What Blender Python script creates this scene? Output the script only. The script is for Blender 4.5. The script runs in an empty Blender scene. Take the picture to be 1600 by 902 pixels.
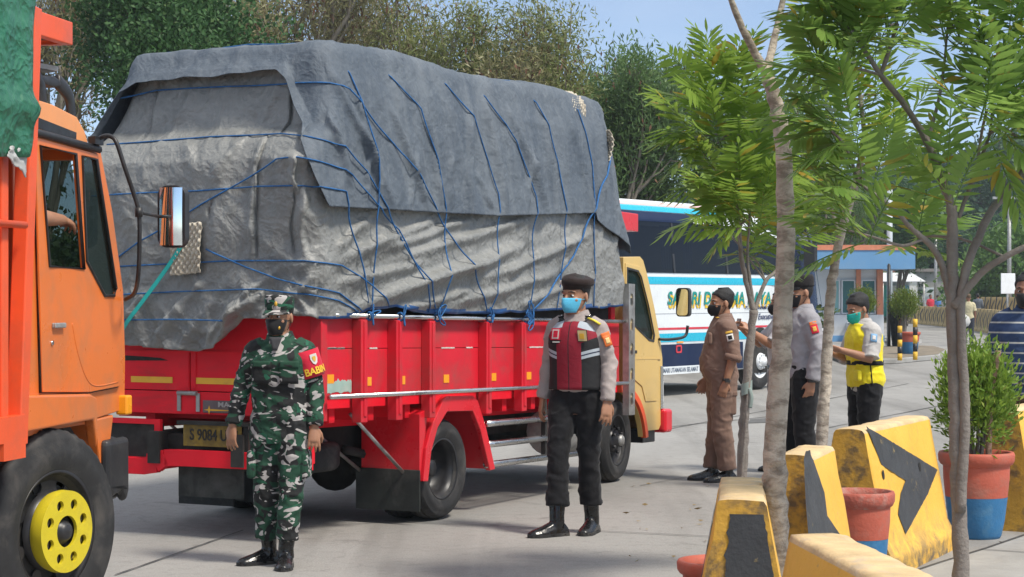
import bpy, bmesh, math, random
import numpy as np
from mathutils import Vector, Matrix, noise
from mathutils.bvhtree import BVHTree
from mathutils.geometry import tessellate_polygon
random.seed(7); RNG = np.random.default_rng(11)
rad = math.radians
SC = bpy.context.scene
# ---------------------------------------------------------------- camera, world, sun, exposure
EYE = 1.65
cam_d = bpy.data.cameras.new('camera'); cam = bpy.data.objects.new('camera', cam_d)
SC.collection.objects.link(cam); SC.camera = cam
cam.location = (0, 0, EYE); cam.rotation_euler = (rad(90), 0, 0)
cam_d.sensor_width = 36; cam_d.lens = 67.5; cam_d.shift_y = 0.0075
cam_d.clip_start = 0.1; cam_d.clip_end = 3000
SUN_EL, SUN_AZ = 56, 128          # azimuth clockwise from +Y (view direction)
world = bpy.data.worlds.new('World'); SC.world = world; world.use_nodes = True
wn = world.node_tree; wn.nodes.clear()
wo = wn.nodes.new('ShaderNodeOutputWorld'); wb = wn.nodes.new('ShaderNodeBackground')
sk = wn.nodes.new('ShaderNodeTexSky'); sk.sky_type = 'NISHITA'; sk.sun_disc = False
sk.sun_elevation = rad(SUN_EL); sk.sun_rotation = rad(SUN_AZ)
sk.air_density = 0.58; sk.dust_density = 0.2; sk.ozone_density = 1.6
tcw = wn.nodes.new('ShaderNodeTexCoord'); mpw = wn.nodes.new('ShaderNodeMapping'); mpw.inputs['Scale'].default_value = (1, 1, 2.6)
nzw = wn.nodes.new('ShaderNodeTexNoise'); nzw.inputs['Scale'].default_value = 5.0; nzw.inputs['Detail'].default_value = 7
crw = wn.nodes.new('ShaderNodeValToRGB'); crw.color_ramp.elements[0].position = .36; crw.color_ramp.elements[1].position = .62
crw.color_ramp.elements[1].color = (1, 1, 1, 1)
mxw = wn.nodes.new('ShaderNodeMix'); mxw.data_type = 'RGBA'
wn.links.new(tcw.outputs['Generated'], mpw.inputs[0]); wn.links.new(mpw.outputs[0], nzw.inputs['Vector'])
wn.links.new(nzw.outputs['Fac'], crw.inputs[0])
sxw = wn.nodes.new('ShaderNodeSeparateXYZ'); wn.links.new(tcw.outputs['Generated'], sxw.inputs[0])
elw = wn.nodes.new('ShaderNodeMapRange'); elw.inputs['From Min'].default_value = .16; elw.inputs['From Max'].default_value = .42; elw.inputs['To Min'].default_value = .10; elw.inputs['To Max'].default_value = .8; wn.links.new(sxw.outputs['Z'], elw.inputs['Value'])   # cloud thickened overhead, out of view, to add soft white fill
mlw = wn.nodes.new('ShaderNodeMath'); mlw.operation = 'MULTIPLY'; wn.links.new(crw.outputs[0], mlw.inputs[0]); wn.links.new(elw.outputs[0], mlw.inputs[1]); wn.links.new(mlw.outputs[0], mxw.inputs['Factor'])
wn.links.new(sk.outputs[0], mxw.inputs['A']); mxw.inputs['B'].default_value = (9.0, 9.2, 9.3, 1)
wn.links.new(mxw.outputs['Result'], wb.inputs[0]); wb.inputs[1].default_value = 0.095
wn.links.new(wb.outputs[0], wo.inputs[0])
sun_d = bpy.data.lights.new('sun', 'SUN'); sun = bpy.data.objects.new('sun', sun_d); SC.collection.objects.link(sun)
sun_d.energy = 2.6; sun_d.angle = rad(10); sun_d.color = (1, .93, .82)
_sd = Vector((math.sin(rad(SUN_AZ)) * math.cos(rad(SUN_EL)), math.cos(rad(SUN_AZ)) * math.cos(rad(SUN_EL)), math.sin(rad(SUN_EL))))
sun.rotation_euler = _sd.to_track_quat('Z', 'Y').to_euler()
SC.view_settings.view_transform = 'Standard'; SC.view_settings.look = 'None'
SC.view_settings.exposure = 0.82; SC.view_settings.gamma = 1; SC.view_settings.use_curve_mapping = False
SC.render.engine = 'CYCLES'
SC.cycles.max_bounces = 8; SC.cycles.transparent_max_bounces = 16
SC.cycles.use_denoising = True

# ---------------------------------------------------------------- helpers
def col_link(o): SC.collection.objects.link(o)
def tag(o, label=None, cat=None, group=None, kind=None):
    if label: o['label'] = label
    if cat: o['category'] = cat
    if group: o['group'] = group
    if kind: o['kind'] = kind
    return o
def thing(name, label, cat, loc=(0, 0, 0), rz=0, group=None, parent=None):
    o = bpy.data.objects.new(name, None); col_link(o); o.empty_display_size = .2
    o.location = loc; o.rotation_euler = (0, 0, rz)
    return tag(o, label, cat, group)
def copy_tree(o, parent=None):
    c = o.copy(); col_link(c)
    if parent is not None: c.parent = parent
    for ch in o.children: copy_tree(ch, c)
    return c

class MB:
    def __init__(s, shear=0): s.v = []; s.f = []; s.m = []; s.sm = []; s.shear = shear
    def add(s, vs, fs, mi=0, sm=False):
        o = len(s.v)
        if s.shear: s.v.extend((p[0], p[1], p[2] + s.shear * p[0]) for p in vs)
        else: s.v.extend((p[0], p[1], p[2]) for p in vs)
        for f in fs: s.f.append(tuple(i + o for i in f)); s.m.append(mi); s.sm.append(sm)
        return s
    def box(s, x0, x1, y0, y1, z0, z1, mi=0, M=None):
        vs = [Vector((x, y, z)) for x in (x0, x1) for y in (y0, y1) for z in (z0, z1)]
        if M: vs = [M @ p for p in vs]
        return s.add(vs, [(0, 1, 3, 2), (4, 6, 7, 5), (0, 4, 5, 1), (2, 3, 7, 6), (0, 2, 6, 4), (1, 5, 7, 3)], mi)
    def beam(s, p, q, w, h, mi=0, up=(0, 0, 1)):
        p = Vector(p); q = Vector(q); d = (q - p).normalized(); u = Vector(up)
        r = d.cross(u)
        if r.length < 1e-4: r = d.cross(Vector((1, 0, 0)))
        r.normalize(); u = r.cross(d)
        vs = [c + r * (i * w / 2) + u * (j * h / 2) for c in (p, q) for i in (-1, 1) for j in (-1, 1)]
        return s.add(vs, [(0, 1, 3, 2), (4, 6, 7, 5), (0, 4, 5, 1), (2, 3, 7, 6), (0, 2, 6, 4), (1, 5, 7, 3)], mi)
    def plate(s, outer, axis, t0, t1, holes=(), mi=0, sm=False):
        loops = [list(outer)] + [list(h) for h in holes]
        def P(a, b, t): return {'x': (t, a, b), 'y': (a, t, b), 'z': (a, b, t)}[axis]
        flat = [p for l in loops for p in l]; n = len(flat)
        tris = tessellate_polygon([[Vector((p[0], p[1], 0)) for p in l] for l in loops]) if (holes or len(outer) > 4) else [tuple(range(len(outer)))]
        vs = [P(*p, t0) for p in flat] + [P(*p, t1) for p in flat]
        fs = [tuple(t) for t in tris] + [tuple(i + n for i in reversed(t)) for t in tris]
        o = 0
        for l in loops:
            k = len(l)
            for i in range(k):
                j = (i + 1) % k; fs.append((o + i, o + j, o + j + n, o + i + n))
            o += k
        return s.add(vs, fs, mi, sm)
    def rings(s, R, closed=True, caps=True, mi=0, sm=True, loop=False):
        n = len(R[0]); vs = [p for r in R for p in r]; fs = []
        m = len(R)
        for i in range(m if loop else m - 1):
            i2 = (i + 1) % m
            for j in range(n if closed else n - 1):
                k = (j + 1) % n; fs.append((i * n + j, i * n + k, i2 * n + k, i2 * n + j))
        if caps and not loop: fs.append(tuple(range(n - 1, -1, -1))); fs.append(tuple((m - 1) * n + j for j in range(n)))
        return s.add(vs, fs, mi, sm)
    def tube(s, pts, r, n=8, mi=0, caps=True, flat=None, loop=False):
        pts = [Vector(p) for p in pts]; m = len(pts); R = []; ref = None
        for i, p in enumerate(pts):
            if loop: d = (pts[(i + 1) % m] - pts[i - 1])
            else: d = (pts[min(i + 1, m - 1)] - pts[max(i - 1, 0)])
            d = d.normalized() if d.length > 1e-9 else Vector((0, 0, 1))
            if ref is None:
                ref = Vector((1, 0, 0)) if abs(d.x) < .8 else Vector((0, 1, 0))
                if flat: ref = Vector(flat)
            a = (ref - d * ref.dot(d))
            if a.length < 1e-6: a = d.orthogonal()
            a.normalize(); b = d.cross(a); ref = a
            rr = r[i] if isinstance(r, list) else r
            ra, rb = rr if isinstance(rr, (list, tuple)) else (rr, rr)
            R.append([p + a * (ra * math.cos(2 * math.pi * k / n)) + b * (rb * math.sin(2 * math.pi * k / n)) for k in range(n)])
        return s.rings(R, True, caps, mi, True, loop)
    def cyl(s, p, q, r, n=16, mi=0, r2=None):
        p = Vector(p); q = Vector(q); d = (q - p).normalized(); a = d.orthogonal().normalized(); b = d.cross(a)
        r2 = r if r2 is None else r2
        R = [[c + a * (k * math.cos(2 * math.pi * i / n)) + b * (k * math.sin(2 * math.pi * i / n)) for i in range(n)] for c, k in ((p, r), (q, r2))]
        o = len(s.f); s.rings(R, mi=mi)
        s.sm[-1] = False; s.sm[-2] = False
        return s
    def lathe(s, prof, n=32, M=None, mi=0, sm=True, closed=False):
        R = []
        for r, z in prof:
            ring = [Vector((r * math.cos(2 * math.pi * i / n), r * math.sin(2 * math.pi * i / n), z)) for i in range(n)]
            R.append([M @ p for p in ring] if M else ring)
        return s.rings(R, True, False, mi, sm, closed)
    def ell(s, c, r, n=14, m=9, M=None, mi=0):
        c = Vector(c); R = []
        if not isinstance(r, (tuple, list)): r = (r, r, r)
        for i in range(m + 1):
            t = math.pi * (i / m) ; t = min(max(t, .06), math.pi - .06)
            ring = [Vector((r[0] * math.sin(t) * math.cos(2 * math.pi * j / n), r[1] * math.sin(t) * math.sin(2 * math.pi * j / n), -r[2] * math.cos(t))) for j in range(n)]
            R.append([c + (M @ p if M else p) for p in ring])
        return s.rings(R, mi=mi)
    def grid(s, fn, nu, nv, mi=0, mf=None, sm=True):
        vs = [fn(i / nu, j / nv) for i in range(nu + 1) for j in range(nv + 1)]
        o = len(s.v); s.add(vs, [], 0)
        for i in range(nu):
            for j in range(nv):
                a = o + i * (nv + 1) + j
                s.f.append((a, a + nv + 1, a + nv + 2, a + 1)); s.m.append(mf(i / nu, j / nv) if mf else mi); s.sm.append(sm)
        return s
    def data(s, name, mats, fix=True):
        me = bpy.data.meshes.new(name); me.from_pydata(s.v, [], s.f)
        for m in (mats if isinstance(mats, (list, tuple)) else [mats]): me.materials.append(m)
        me.polygons.foreach_set('material_index', s.m); me.polygons.foreach_set('use_smooth', s.sm)
        if fix and len(s.f) < 60000:
            bm = bmesh.new(); bm.from_mesh(me); bmesh.ops.recalc_face_normals(bm, faces=bm.faces); bm.to_mesh(me); bm.free()
        me.update(); return me
    def build(s, name, mats, parent=None, bevel=0, solid=0, seg=2, loc=None, rz=0, fix=True):
        o = bpy.data.objects.new(name, s.data(name, mats, fix)); col_link(o)
        if parent is not None: o.parent = parent
        if loc is not None: o.location = loc
        if rz: o.rotation_euler = (0, 0, rz)
        if solid:
            md = o.modifiers.new('t', 'SOLIDIFY'); md.thickness = solid; md.offset = 0
        if bevel:
            md = o.modifiers.new('b', 'BEVEL'); md.width = bevel; md.segments = seg; md.limit_method = 'ANGLE'; md.angle_limit = rad(35)
        return o

def circ(c, r, n=24, a0=0, a1=360):
    full = abs(a1 - a0) >= 360
    k = n if full else n + 1
    return [(c[0] + r * math.cos(rad(a0 + (a1 - a0) * i / n)), c[1] + r * math.sin(rad(a0 + (a1 - a0) * i / n))) for i in range(k)]
def rrect(x0, x1, y0, y1, r, n=4):
    p = []
    for cx, cy, a in ((x1 - r, y0 + r, -90), (x1 - r, y1 - r, 0), (x0 + r, y1 - r, 90), (x0 + r, y0 + r, 180)):
        p += [(cx + r * math.cos(rad(a + 90 * i / n)), cy + r * math.sin(rad(a + 90 * i / n))) for i in range(n + 1)]
    return p
def spline(pts, n=8):
    P = [Vector(p) for p in pts]; out = []
    for i in range(len(P) - 1):
        a = P[max(i - 1, 0)]; b = P[i]; c = P[i + 1]; d = P[min(i + 2, len(P) - 1)]
        for k in range(n):
            t = k / n; out.append(.5 * ((2 * b) + (c - a) * t + (2 * a - 5 * b + 4 * c - d) * t * t + (3 * b - a - 3 * c + d) * t ** 3))
    out.append(P[-1]); return out
def lerp(a, b, t): return a + (b - a) * t
def sstep(a, b, x):
    t = min(1, max(0, (x - a) / (b - a))); return t * t * (3 - 2 * t)
def pw(x, xs, ys):
    if x <= xs[0]: return ys[0]
    for i in range(len(xs) - 1):
        if x <= xs[i + 1]: return lerp(ys[i], ys[i + 1], (x - xs[i]) / (xs[i + 1] - xs[i]))
    return ys[-1]
def nz(x, y, z=0.): return noise.noise((x, y, z))

# survey: from a sight line of the photograph to a point on the ground, at a distance, or on a truck's side or rear plane
PF, PX, PY = 3000., 800., 463.
def at(x, y, d): return Vector(((x - PX) / PF * d, d, EYE - (y - PY) / PF * d))
def gnd(x, y):
    d = PF * EYE / (y - PY); return Vector(((x - PX) / PF * d, d, 0))
class Frame:
    def __init__(s, x, y, deg):
        a = rad(deg); s.R = (x, y); s.u = (math.sin(a), math.cos(a)); s.v = (-s.u[1], s.u[0]); s.rz = rad(90 - deg)
    def side(s, x, y, b=0):
        k = (x - PX) / PF; px = s.R[0] + s.v[0] * b; py = s.R[1] + s.v[1] * b
        a = (k * py - px) / (s.u[0] - k * s.u[1]); d = py + s.u[1] * a
        return a, EYE - (y - PY) / PF * d
    def rear(s, x, y, a=0):
        k = (x - PX) / PF; px = s.R[0] + s.u[0] * a; py = s.R[1] + s.u[1] * a
        b = (k * py - px) / (s.v[0] - k * s.v[1]); d = py + s.v[1] * b
        return b, EYE - (y - PY) / PF * d

# ---------------------------------------------------------------- materials
def nt(name):
    m = bpy.data.materials.new(name); m.use_nodes = True; t = m.node_tree; t.nodes.clear()
    o = t.nodes.new('ShaderNodeOutputMaterial'); b = t.nodes.new('ShaderNodeBsdfPrincipled'); t.links.new(b.outputs[0], o.inputs[0])
    return m, t, b, o
def N(t, typ, **kw):
    n = t.nodes.new(typ)
    for k, v in kw.items():
        if k in n.inputs: n.inputs[k].default_value = v
        else: setattr(n, k, v)
    return n
def L(t, a, b): t.links.new(a, b)
def ramp(t, src, stops, interp='LINEAR'):
    r = t.nodes.new('ShaderNodeValToRGB'); cr = r.color_ramp; cr.interpolation = interp
    while len(cr.elements) < len(stops): cr.elements.new(.5)
    for e, (p, c) in zip(cr.elements, stops):
        e.position = p; e.color = (c, c, c, 1) if isinstance(c, (int, float)) else (*c, 1)
    L(t, src, r.inputs[0]); return r.outputs[0]
def mix(t, f, a, b, mode='MIX'):
    m = t.nodes.new('ShaderNodeMix'); m.data_type = 'RGBA'; m.blend_type = mode
    for k, v in (('Factor', f), ('A', a), ('B', b)):
        if hasattr(v, 'node'): L(t, v, m.inputs[k])
        else: m.inputs[k].default_value = v if k == 'Factor' else (*v, 1)
    return m.outputs['Result']
def objco(t, scale=(1, 1, 1), rot=(0, 0, 0), out='Object'):
    c = t.nodes.new('ShaderNodeTexCoord'); m = t.nodes.new('ShaderNodeMapping')
    m.inputs['Scale'].default_value = scale; m.inputs['Rotation'].default_value = rot
    L(t, c.outputs[out], m.inputs[0]); return m.outputs[0]
def noi(t, vec, scale, detail=5, dist=0, rough=.55):
    n = N(t, 'ShaderNodeTexNoise', Scale=scale, Detail=detail, Distortion=dist, Roughness=rough); L(t, vec, n.inputs['Vector']); return n.outputs['Fac']
def sc(c, k): return tuple(min(1, max(0, x * k)) for x in c)
MATS = {}
def mat(name, col, rough=.5, metal=0, var=.15, vs=5, bump=0, bs=60, dirt=None, da=.5, ds=3, dth=(.5, .7), dscale=(1, 1, 1), coat=0, spec=.5, chip=None, cth=.68, cs=14):
    if name in MATS: return MATS[name]
    m, t, b, o = nt(name); co = objco(t)
    f = noi(t, co, vs, 6); c = mix(t, ramp(t, f, [(.3, 0), (.7, 1)]), sc(col, 1 - var), sc(col, 1 + var))
    if dirt:
        g = noi(t, objco(t, dscale), ds, 8, .4, .65); gf = ramp(t, g, [(dth[0], 0), (dth[1], da)])
        c = mix(t, gf, c, dirt)
    if chip:
        g = noi(t, objco(t, dscale), cs, 9, .2, .7); gf = ramp(t, g, [(cth, 0), (cth + .015, 1)]); c = mix(t, gf, c, chip)
    L(t, c, b.inputs['Base Color']); b.inputs['Metallic'].default_value = metal
    rr = ramp(t, noi(t, co, vs * 2.3, 5), [(.3, max(0, rough - .1)), (.7, min(1, rough + .12))]); L(t, rr, b.inputs['Roughness'])
    b.inputs['Specular IOR Level'].default_value = spec; b.inputs['Coat Weight'].default_value = coat; b.inputs['Coat Roughness'].default_value = .15
    if bump:
        bn = N(t, 'ShaderNodeBump', Strength=bump, Distance=.01); L(t, noi(t, co, bs, 6), bn.inputs['Height']); L(t, bn.outputs[0], b.inputs['Normal'])
    MATS[name] = m; return m
def glass(name, tint, op=.6, rough=.03):
    m, t, b, o = nt(name); b.inputs['Base Color'].default_value = (*tint, 1); b.inputs['Roughness'].default_value = rough; b.inputs['Specular IOR Level'].default_value = .15
    tr = t.nodes.new('ShaderNodeBsdfTransparent'); tr.inputs[0].default_value = (.75, .85, .85, 1)
    mx = t.nodes.new('ShaderNodeMixShader'); mx.inputs[0].default_value = op
    L(t, tr.outputs[0], mx.inputs[1]); L(t, b.outputs[0], mx.inputs[2]); L(t, mx.outputs[0], o.inputs[0]); return m
def leafmat(name, c1, c2, c3=None, trans=.35, rough=.45, ns=1.2):
    m, t, b, o = nt(name); ge = t.nodes.new('ShaderNodeNewGeometry'); co = objco(t)
    rp = ge.outputs['Random Per Island']
    c = mix(t, rp, c1, c2)
    if c3: c = mix(t, ramp(t, rp, [(.93, 0), (.94, 1)]), c, c3)
    c = mix(t, ramp(t, noi(t, co, ns, 3), [(.35, 0), (.7, .6)]), c, sc(c2, 1.15))
    L(t, c, b.inputs['Base Color']); b.inputs['Roughness'].default_value = rough; b.inputs['Specular IOR Level'].default_value = .3
    tl = t.nodes.new('ShaderNodeBsdfTranslucent'); L(t, mix(t, .5, c, sc(c2, 1.6)), tl.inputs[0])
    mx = t.nodes.new('ShaderNodeMixShader'); mx.inputs[0].default_value = trans
    L(t, b.outputs[0], mx.inputs[1]); L(t, tl.outputs[0], mx.inputs[2]); L(t, mx.outputs[0], o.inputs[0]); return m

DUST = (.30, .25, .20)
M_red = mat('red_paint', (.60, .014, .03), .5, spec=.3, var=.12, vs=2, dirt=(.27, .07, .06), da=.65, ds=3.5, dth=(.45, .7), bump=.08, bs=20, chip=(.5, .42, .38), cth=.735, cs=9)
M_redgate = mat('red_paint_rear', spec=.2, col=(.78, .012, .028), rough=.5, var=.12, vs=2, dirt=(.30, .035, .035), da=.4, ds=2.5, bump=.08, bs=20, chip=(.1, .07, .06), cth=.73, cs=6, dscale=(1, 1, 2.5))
M_redfresh = mat('red_fender', (.66, .012, .025), .3, var=.06, vs=2, coat=.2, dirt=(.3, .06, .05), da=.3)
M_orange = mat('orange_cab_paint', (.74, .175, .028), .33, var=.06, vs=1.5, coat=.25, dirt=(.38, .17, .08), da=.65, ds=2.6, dth=(.45, .72), chip=(.16, .09, .06), cth=.735, cs=11)
M_vermil = mat('vermilion_paint', (.80, .10, .025), .42, var=.08, vs=2, dirt=(.4, .1, .05), da=.45, ds=3, chip=(.2, .1, .06), cth=.75, cs=18)
M_cream = mat('pale_yellow_paint', (.68, .47, .16), .35, var=.05, vs=1.5, coat=.2, dirt=(.4, .3, .15), da=.35, ds=2)
M_chrome = mat('brushed_steel', (.62, .62, .61), .26, 1, var=.05, vs=2)
M_grey = mat('galvanised_steel', (.36, .36, .35), .5, .6, var=.25, vs=14, dirt=(.2, .16, .12), da=.5)
M_black = mat('black_plastic', (.018, .018, .02), .45, var=.3, vs=4, dirt=(.09, .085, .08), da=.4)
M_rubber = mat('tyre_rubber', (.02, .02, .021), .8, var=.3, vs=5, dirt=(.10, .09, .08), da=.55, ds=5, bump=.1, bs=80)
M_flap = mat('rubber_mud_flap', (.018, .022, .02), .75, var=.3, dirt=(.09, .09, .085), da=.5, ds=4, bump=.1)
M_under = mat('underbody', (.02, .019, .018), .85, var=.4, dirt=(.08, .07, .06), da=.5)
M_rim = mat('black_rim', (.025, .025, .028), .4, .2, var=.3, dirt=(.08, .07, .06), da=.4)
M_hub = mat('yellow_hub_paint', (.62, .50, .02), .4, var=.1, vs=8, dirt=(.3, .22, .04), da=.4, ds=8)
M_amber = mat('amber_reflector', (.85, .33, .01), .3, var=.08)
M_gold = mat('yellow_tape', (.80, .42, .02), .4, var=.1, dirt=(.4, .2, .05), da=.4, ds=8)
M_glass = glass('tinted_cab_glass', (.008, .016, .014), .55)
M_busglass = glass('dark_bus_glass', (.006, .008, .014), .9, .08)
M_mirror = mat('mirror_glass', (.8, .85, .86), .03, 1, var=0)
M_white = mat('white_paint', (.75, .77, .78), .35, var=.04, dirt=(.5, .5, .48), da=.35, ds=2)
M_wood = mat('weathered_wood', (.16, .09, .055), .8, var=.35, vs=9, bump=.2)
M_bluerope = mat('blue_rope', (.015, .11, .30), .7, var=.35, vs=30, bump=.3, bs=300)
M_eggtray = mat('pulp_tray', (.52, .47, .38), .95, var=.2, vs=10, bump=.2, bs=120, dirt=(.25, .19, .13), da=.6, ds=6)
# ================================================================ the setting
def concrete():
    m, t, b, o = nt('road_concrete'); co = objco(t)
    base = mix(t, ramp(t, noi(t, co, .35, 8, .3), [(.3, 0), (.72, 1)]), (.27, .262, .245), (.37, .36, .34))
    st = noi(t, objco(t, (1.6, .16, 1), (0, 0, rad(-22))), .8, 7, .5)
    base = mix(t, ramp(t, st, [(.46, 0), (.66, .75)]), base, (.17, .163, .15))
    sp = noi(t, co, 9, 10, .2, .75); base = mix(t, ramp(t, sp, [(.52, 0), (.72, .6)]), base, (.19, .185, .172))
    fine = noi(t, co, 90, 4); base = mix(t, ramp(t, fine, [(.35, .42), (.6, 0)]), base, (.12, .115, .11))
    oil = noi(t, co, 1.1, 6, 1.5, .6); base = mix(t, ramp(t, oil, [(.62, 0), (.72, .55)]), base, (.11, .106, .10))
    vo = N(t, 'ShaderNodeTexVoronoi', Scale=.22, feature='DISTANCE_TO_EDGE')
    wv = N(t, 'ShaderNodeTexNoise', Scale=1.2, Detail=6); L(t, co, wv.inputs['Vector'])
    va = N(t, 'ShaderNodeVectorMath', operation='MULTIPLY_ADD'); L(t, wv.outputs['Color'], va.inputs[0]); va.inputs[1].default_value = (1.6, 1.6, 0); L(t, co, va.inputs[2])
    L(t, va.outputs[0], vo.inputs['Vector'])
    base = mix(t, ramp(t, vo.outputs['Distance'], [(.001, .22), (.003, 0)]), base, (.09, .085, .08))
    L(t, base, b.inputs['Base Color']); b.inputs['Specular IOR Level'].default_value = .35
    L(t, ramp(t, sp, [(.3, .62), (.7, .9)]), b.inputs['Roughness'])
    bn = N(t, 'ShaderNodeBump', Strength=.35, Distance=.01); L(t, noi(t, co, 45, 8), bn.inputs['Height']); L(t, bn.outputs[0], b.inputs['Normal'])
    return m
M_conc = concrete()
def sheet(name, pts, z, m):
    mb = MB(); mb.add([(p[0], p[1], z) for p in pts], [tuple(range(len(pts)))]); o = mb.build(name, m, fix=False); return tag(o, kind='structure')
g = sheet('ground', [(-900, -200), (900, -200), (900, 1800), (-900, 1800)], 0, M_conc)
M_slab = mat('pavement_concrete', (.31, .305, .29), .85, var=.16, vs=2, dirt=(.2, .19, .17), da=.5, ds=2.5, bump=.25, bs=40)
M_line = mat('joint_filler', (.07, .068, .065), .9, var=.3, vs=9)
M_earth = mat('earth', (.20, .165, .12), .95, var=.25, vs=3, bump=.4, bs=20)
k0, k1 = gnd(1425, 895), gnd(1600, 838)
kd = (k1 - k0).normalized(); kn = Vector((kd.y, -kd.x, 0))
sheet('pavement', [k0 - kd * 3, k1 + kd * 7, k1 + kd * 7 + kn * 8, k0 - kd * 3 + kn * 8], .004, M_slab)
def strip(mb, p, q, w, z=.008):
    p = Vector(p); q = Vector(q); d = (q - p).normalized(); n = Vector((-d.y, d.x, 0)) * w / 2
    k = 14; vs = []
    for i in range(k + 1):
        c = p.lerp(q, i / k) + n.normalized() * (nz(i * 3.1, p.x) * w * .5); ww = .6 + .5 * abs(nz(i * 1.7, p.y))
        a, b2 = c + n * ww, c - n * ww
        vs += [(a.x, a.y, z), (b2.x, b2.y, z)]
    mb.add(vs, [(2 * i, 2 * i + 1, 2 * i + 3, 2 * i + 2) for i in range(k)])
mb = MB()
strip(mb, gnd(600, 815), gnd(1120, 840), .022)
strip(mb, gnd(1042, 668), gnd(1200, 652), .05)
strip(mb, gnd(1040, 672), gnd(1420, 600), .03)
strip(mb, gnd(1000, 760), gnd(1105, 740), .015)
strip(mb, gnd(380, 830), gnd(180, 900), .02)
strip(mb, gnd(1540, 620), gnd(1240, 680), .03)
strip(mb, k0 - kd * 3, k1 + kd * 7, .03, .009); strip(mb, k0 + kd * 1.2 + kn * .0, k0 + kd * 1.6 + kn * 6, .02, .009)
tag(mb.build('road_joints', M_line, fix=False), kind='structure')
M_patch = mat('asphalt_patch', (.11, .108, .105), .9, var=.25, vs=6, bump=.4)
sheet('road_patch', [gnd(1172, 656), gnd(1218, 653), gnd(1222, 660), gnd(1168, 662)], .006, M_patch)
# low kerbed island in front of the kiosk
isl = [gnd(*p) for p in ((1296, 560), (1340, 553), (1400, 545), (1462, 547), (1482, 553), (1470, 562), (1400, 569), (1320, 570))]
mb = MB(); mb.plate([(p.x, p.y) for p in isl], 'z', .003, .13); c = sum(isl, Vector()) / len(isl)
tag(mb.build('kerb', M_slab, bevel=.02), kind='structure')
sheet('island_soil', [c + (p - c) * .94 for p in isl], .136, M_earth)
isl2 = [gnd(*p) for p in ((1385, 533), (1420, 531), (1440, 537), (1440, 543), (1390, 546))]
mb = MB(); mb.plate([(p.x, p.y) for p in isl2], 'z', .003, .15)
tag(mb.build('kerb', M_slab, bevel=.02), kind='structure')
# wooded hill behind
def hill_h(x, y):
    r = math.sin(min(1, max(0, (y - 118) / 130)) * math.pi / 2)
    side = sstep(-30, 60, x) * .75 + .25
    return r * side * (13.5 + 5 * sstep(30, 80, x) + 2.5 * nz(x * .03, y * .03)) - .05
mb = MB(); mb.grid(lambda u, v: (lerp(-160, 240, u), lerp(118, 420, v), hill_h(lerp(-160, 240, u), lerp(118, 420, v))), 60, 40)
M_hill = mat('hill_soil', (.07, .075, .04), .95, var=.3, vs=.2)
tag(mb.build('hill', M_hill, fix=False), kind='structure')

# ================================================================ wheels
RX = Matrix.Rotation(rad(90), 4, 'X')     # lathe axis z -> -y (outwards)
def tyre_mb(R, w, rr):
    mb = MB(); n = 96
    prof = [(rr - .012, -.035), (rr + .004, -.012), (rr + .02, -.004), (lerp(rr, R, .35), .008), (lerp(rr, R, .52), .012), (lerp(rr, R, .55), .009), (lerp(rr, R, .62), .008), (lerp(rr, R, .75), -.003), (lerp(rr, R, .80), -.002), (R - .018, -.022), (R - .004, -.042),
            (R, -.06), (R - .012, -.062), (R - .012, -.074), (R + .002, -.076), (R + .003, -w / 2 + .006), (R - .012, -w / 2 + .005), (R - .012, -w / 2 - .005), (R + .003, -w / 2 - .006)]
    prof += [(R, -w + .06), (R - .004, -w + .042), (lerp(rr, R, .75), -w + .003), (lerp(rr, R, .35), -w - .008), (rr + .004, -w + .012), (rr - .012, -w + .035)]
    rings = []
    for q, (r, z) in enumerate(prof):
        ring = []
        for i in range(n):
            rr2 = r
            if r > R - .03 and z > -.065 or (r > R - .03 and z < -w + .065): rr2 = r - (.008 if i % 2 else 0)
            p = Vector((rr2 * math.cos(2 * math.pi * i / n), rr2 * math.sin(2 * math.pi * i / n), z)); ring.append(RX @ p)
        rings.append(ring)
    mb.rings(rings, True, False); return mb
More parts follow.
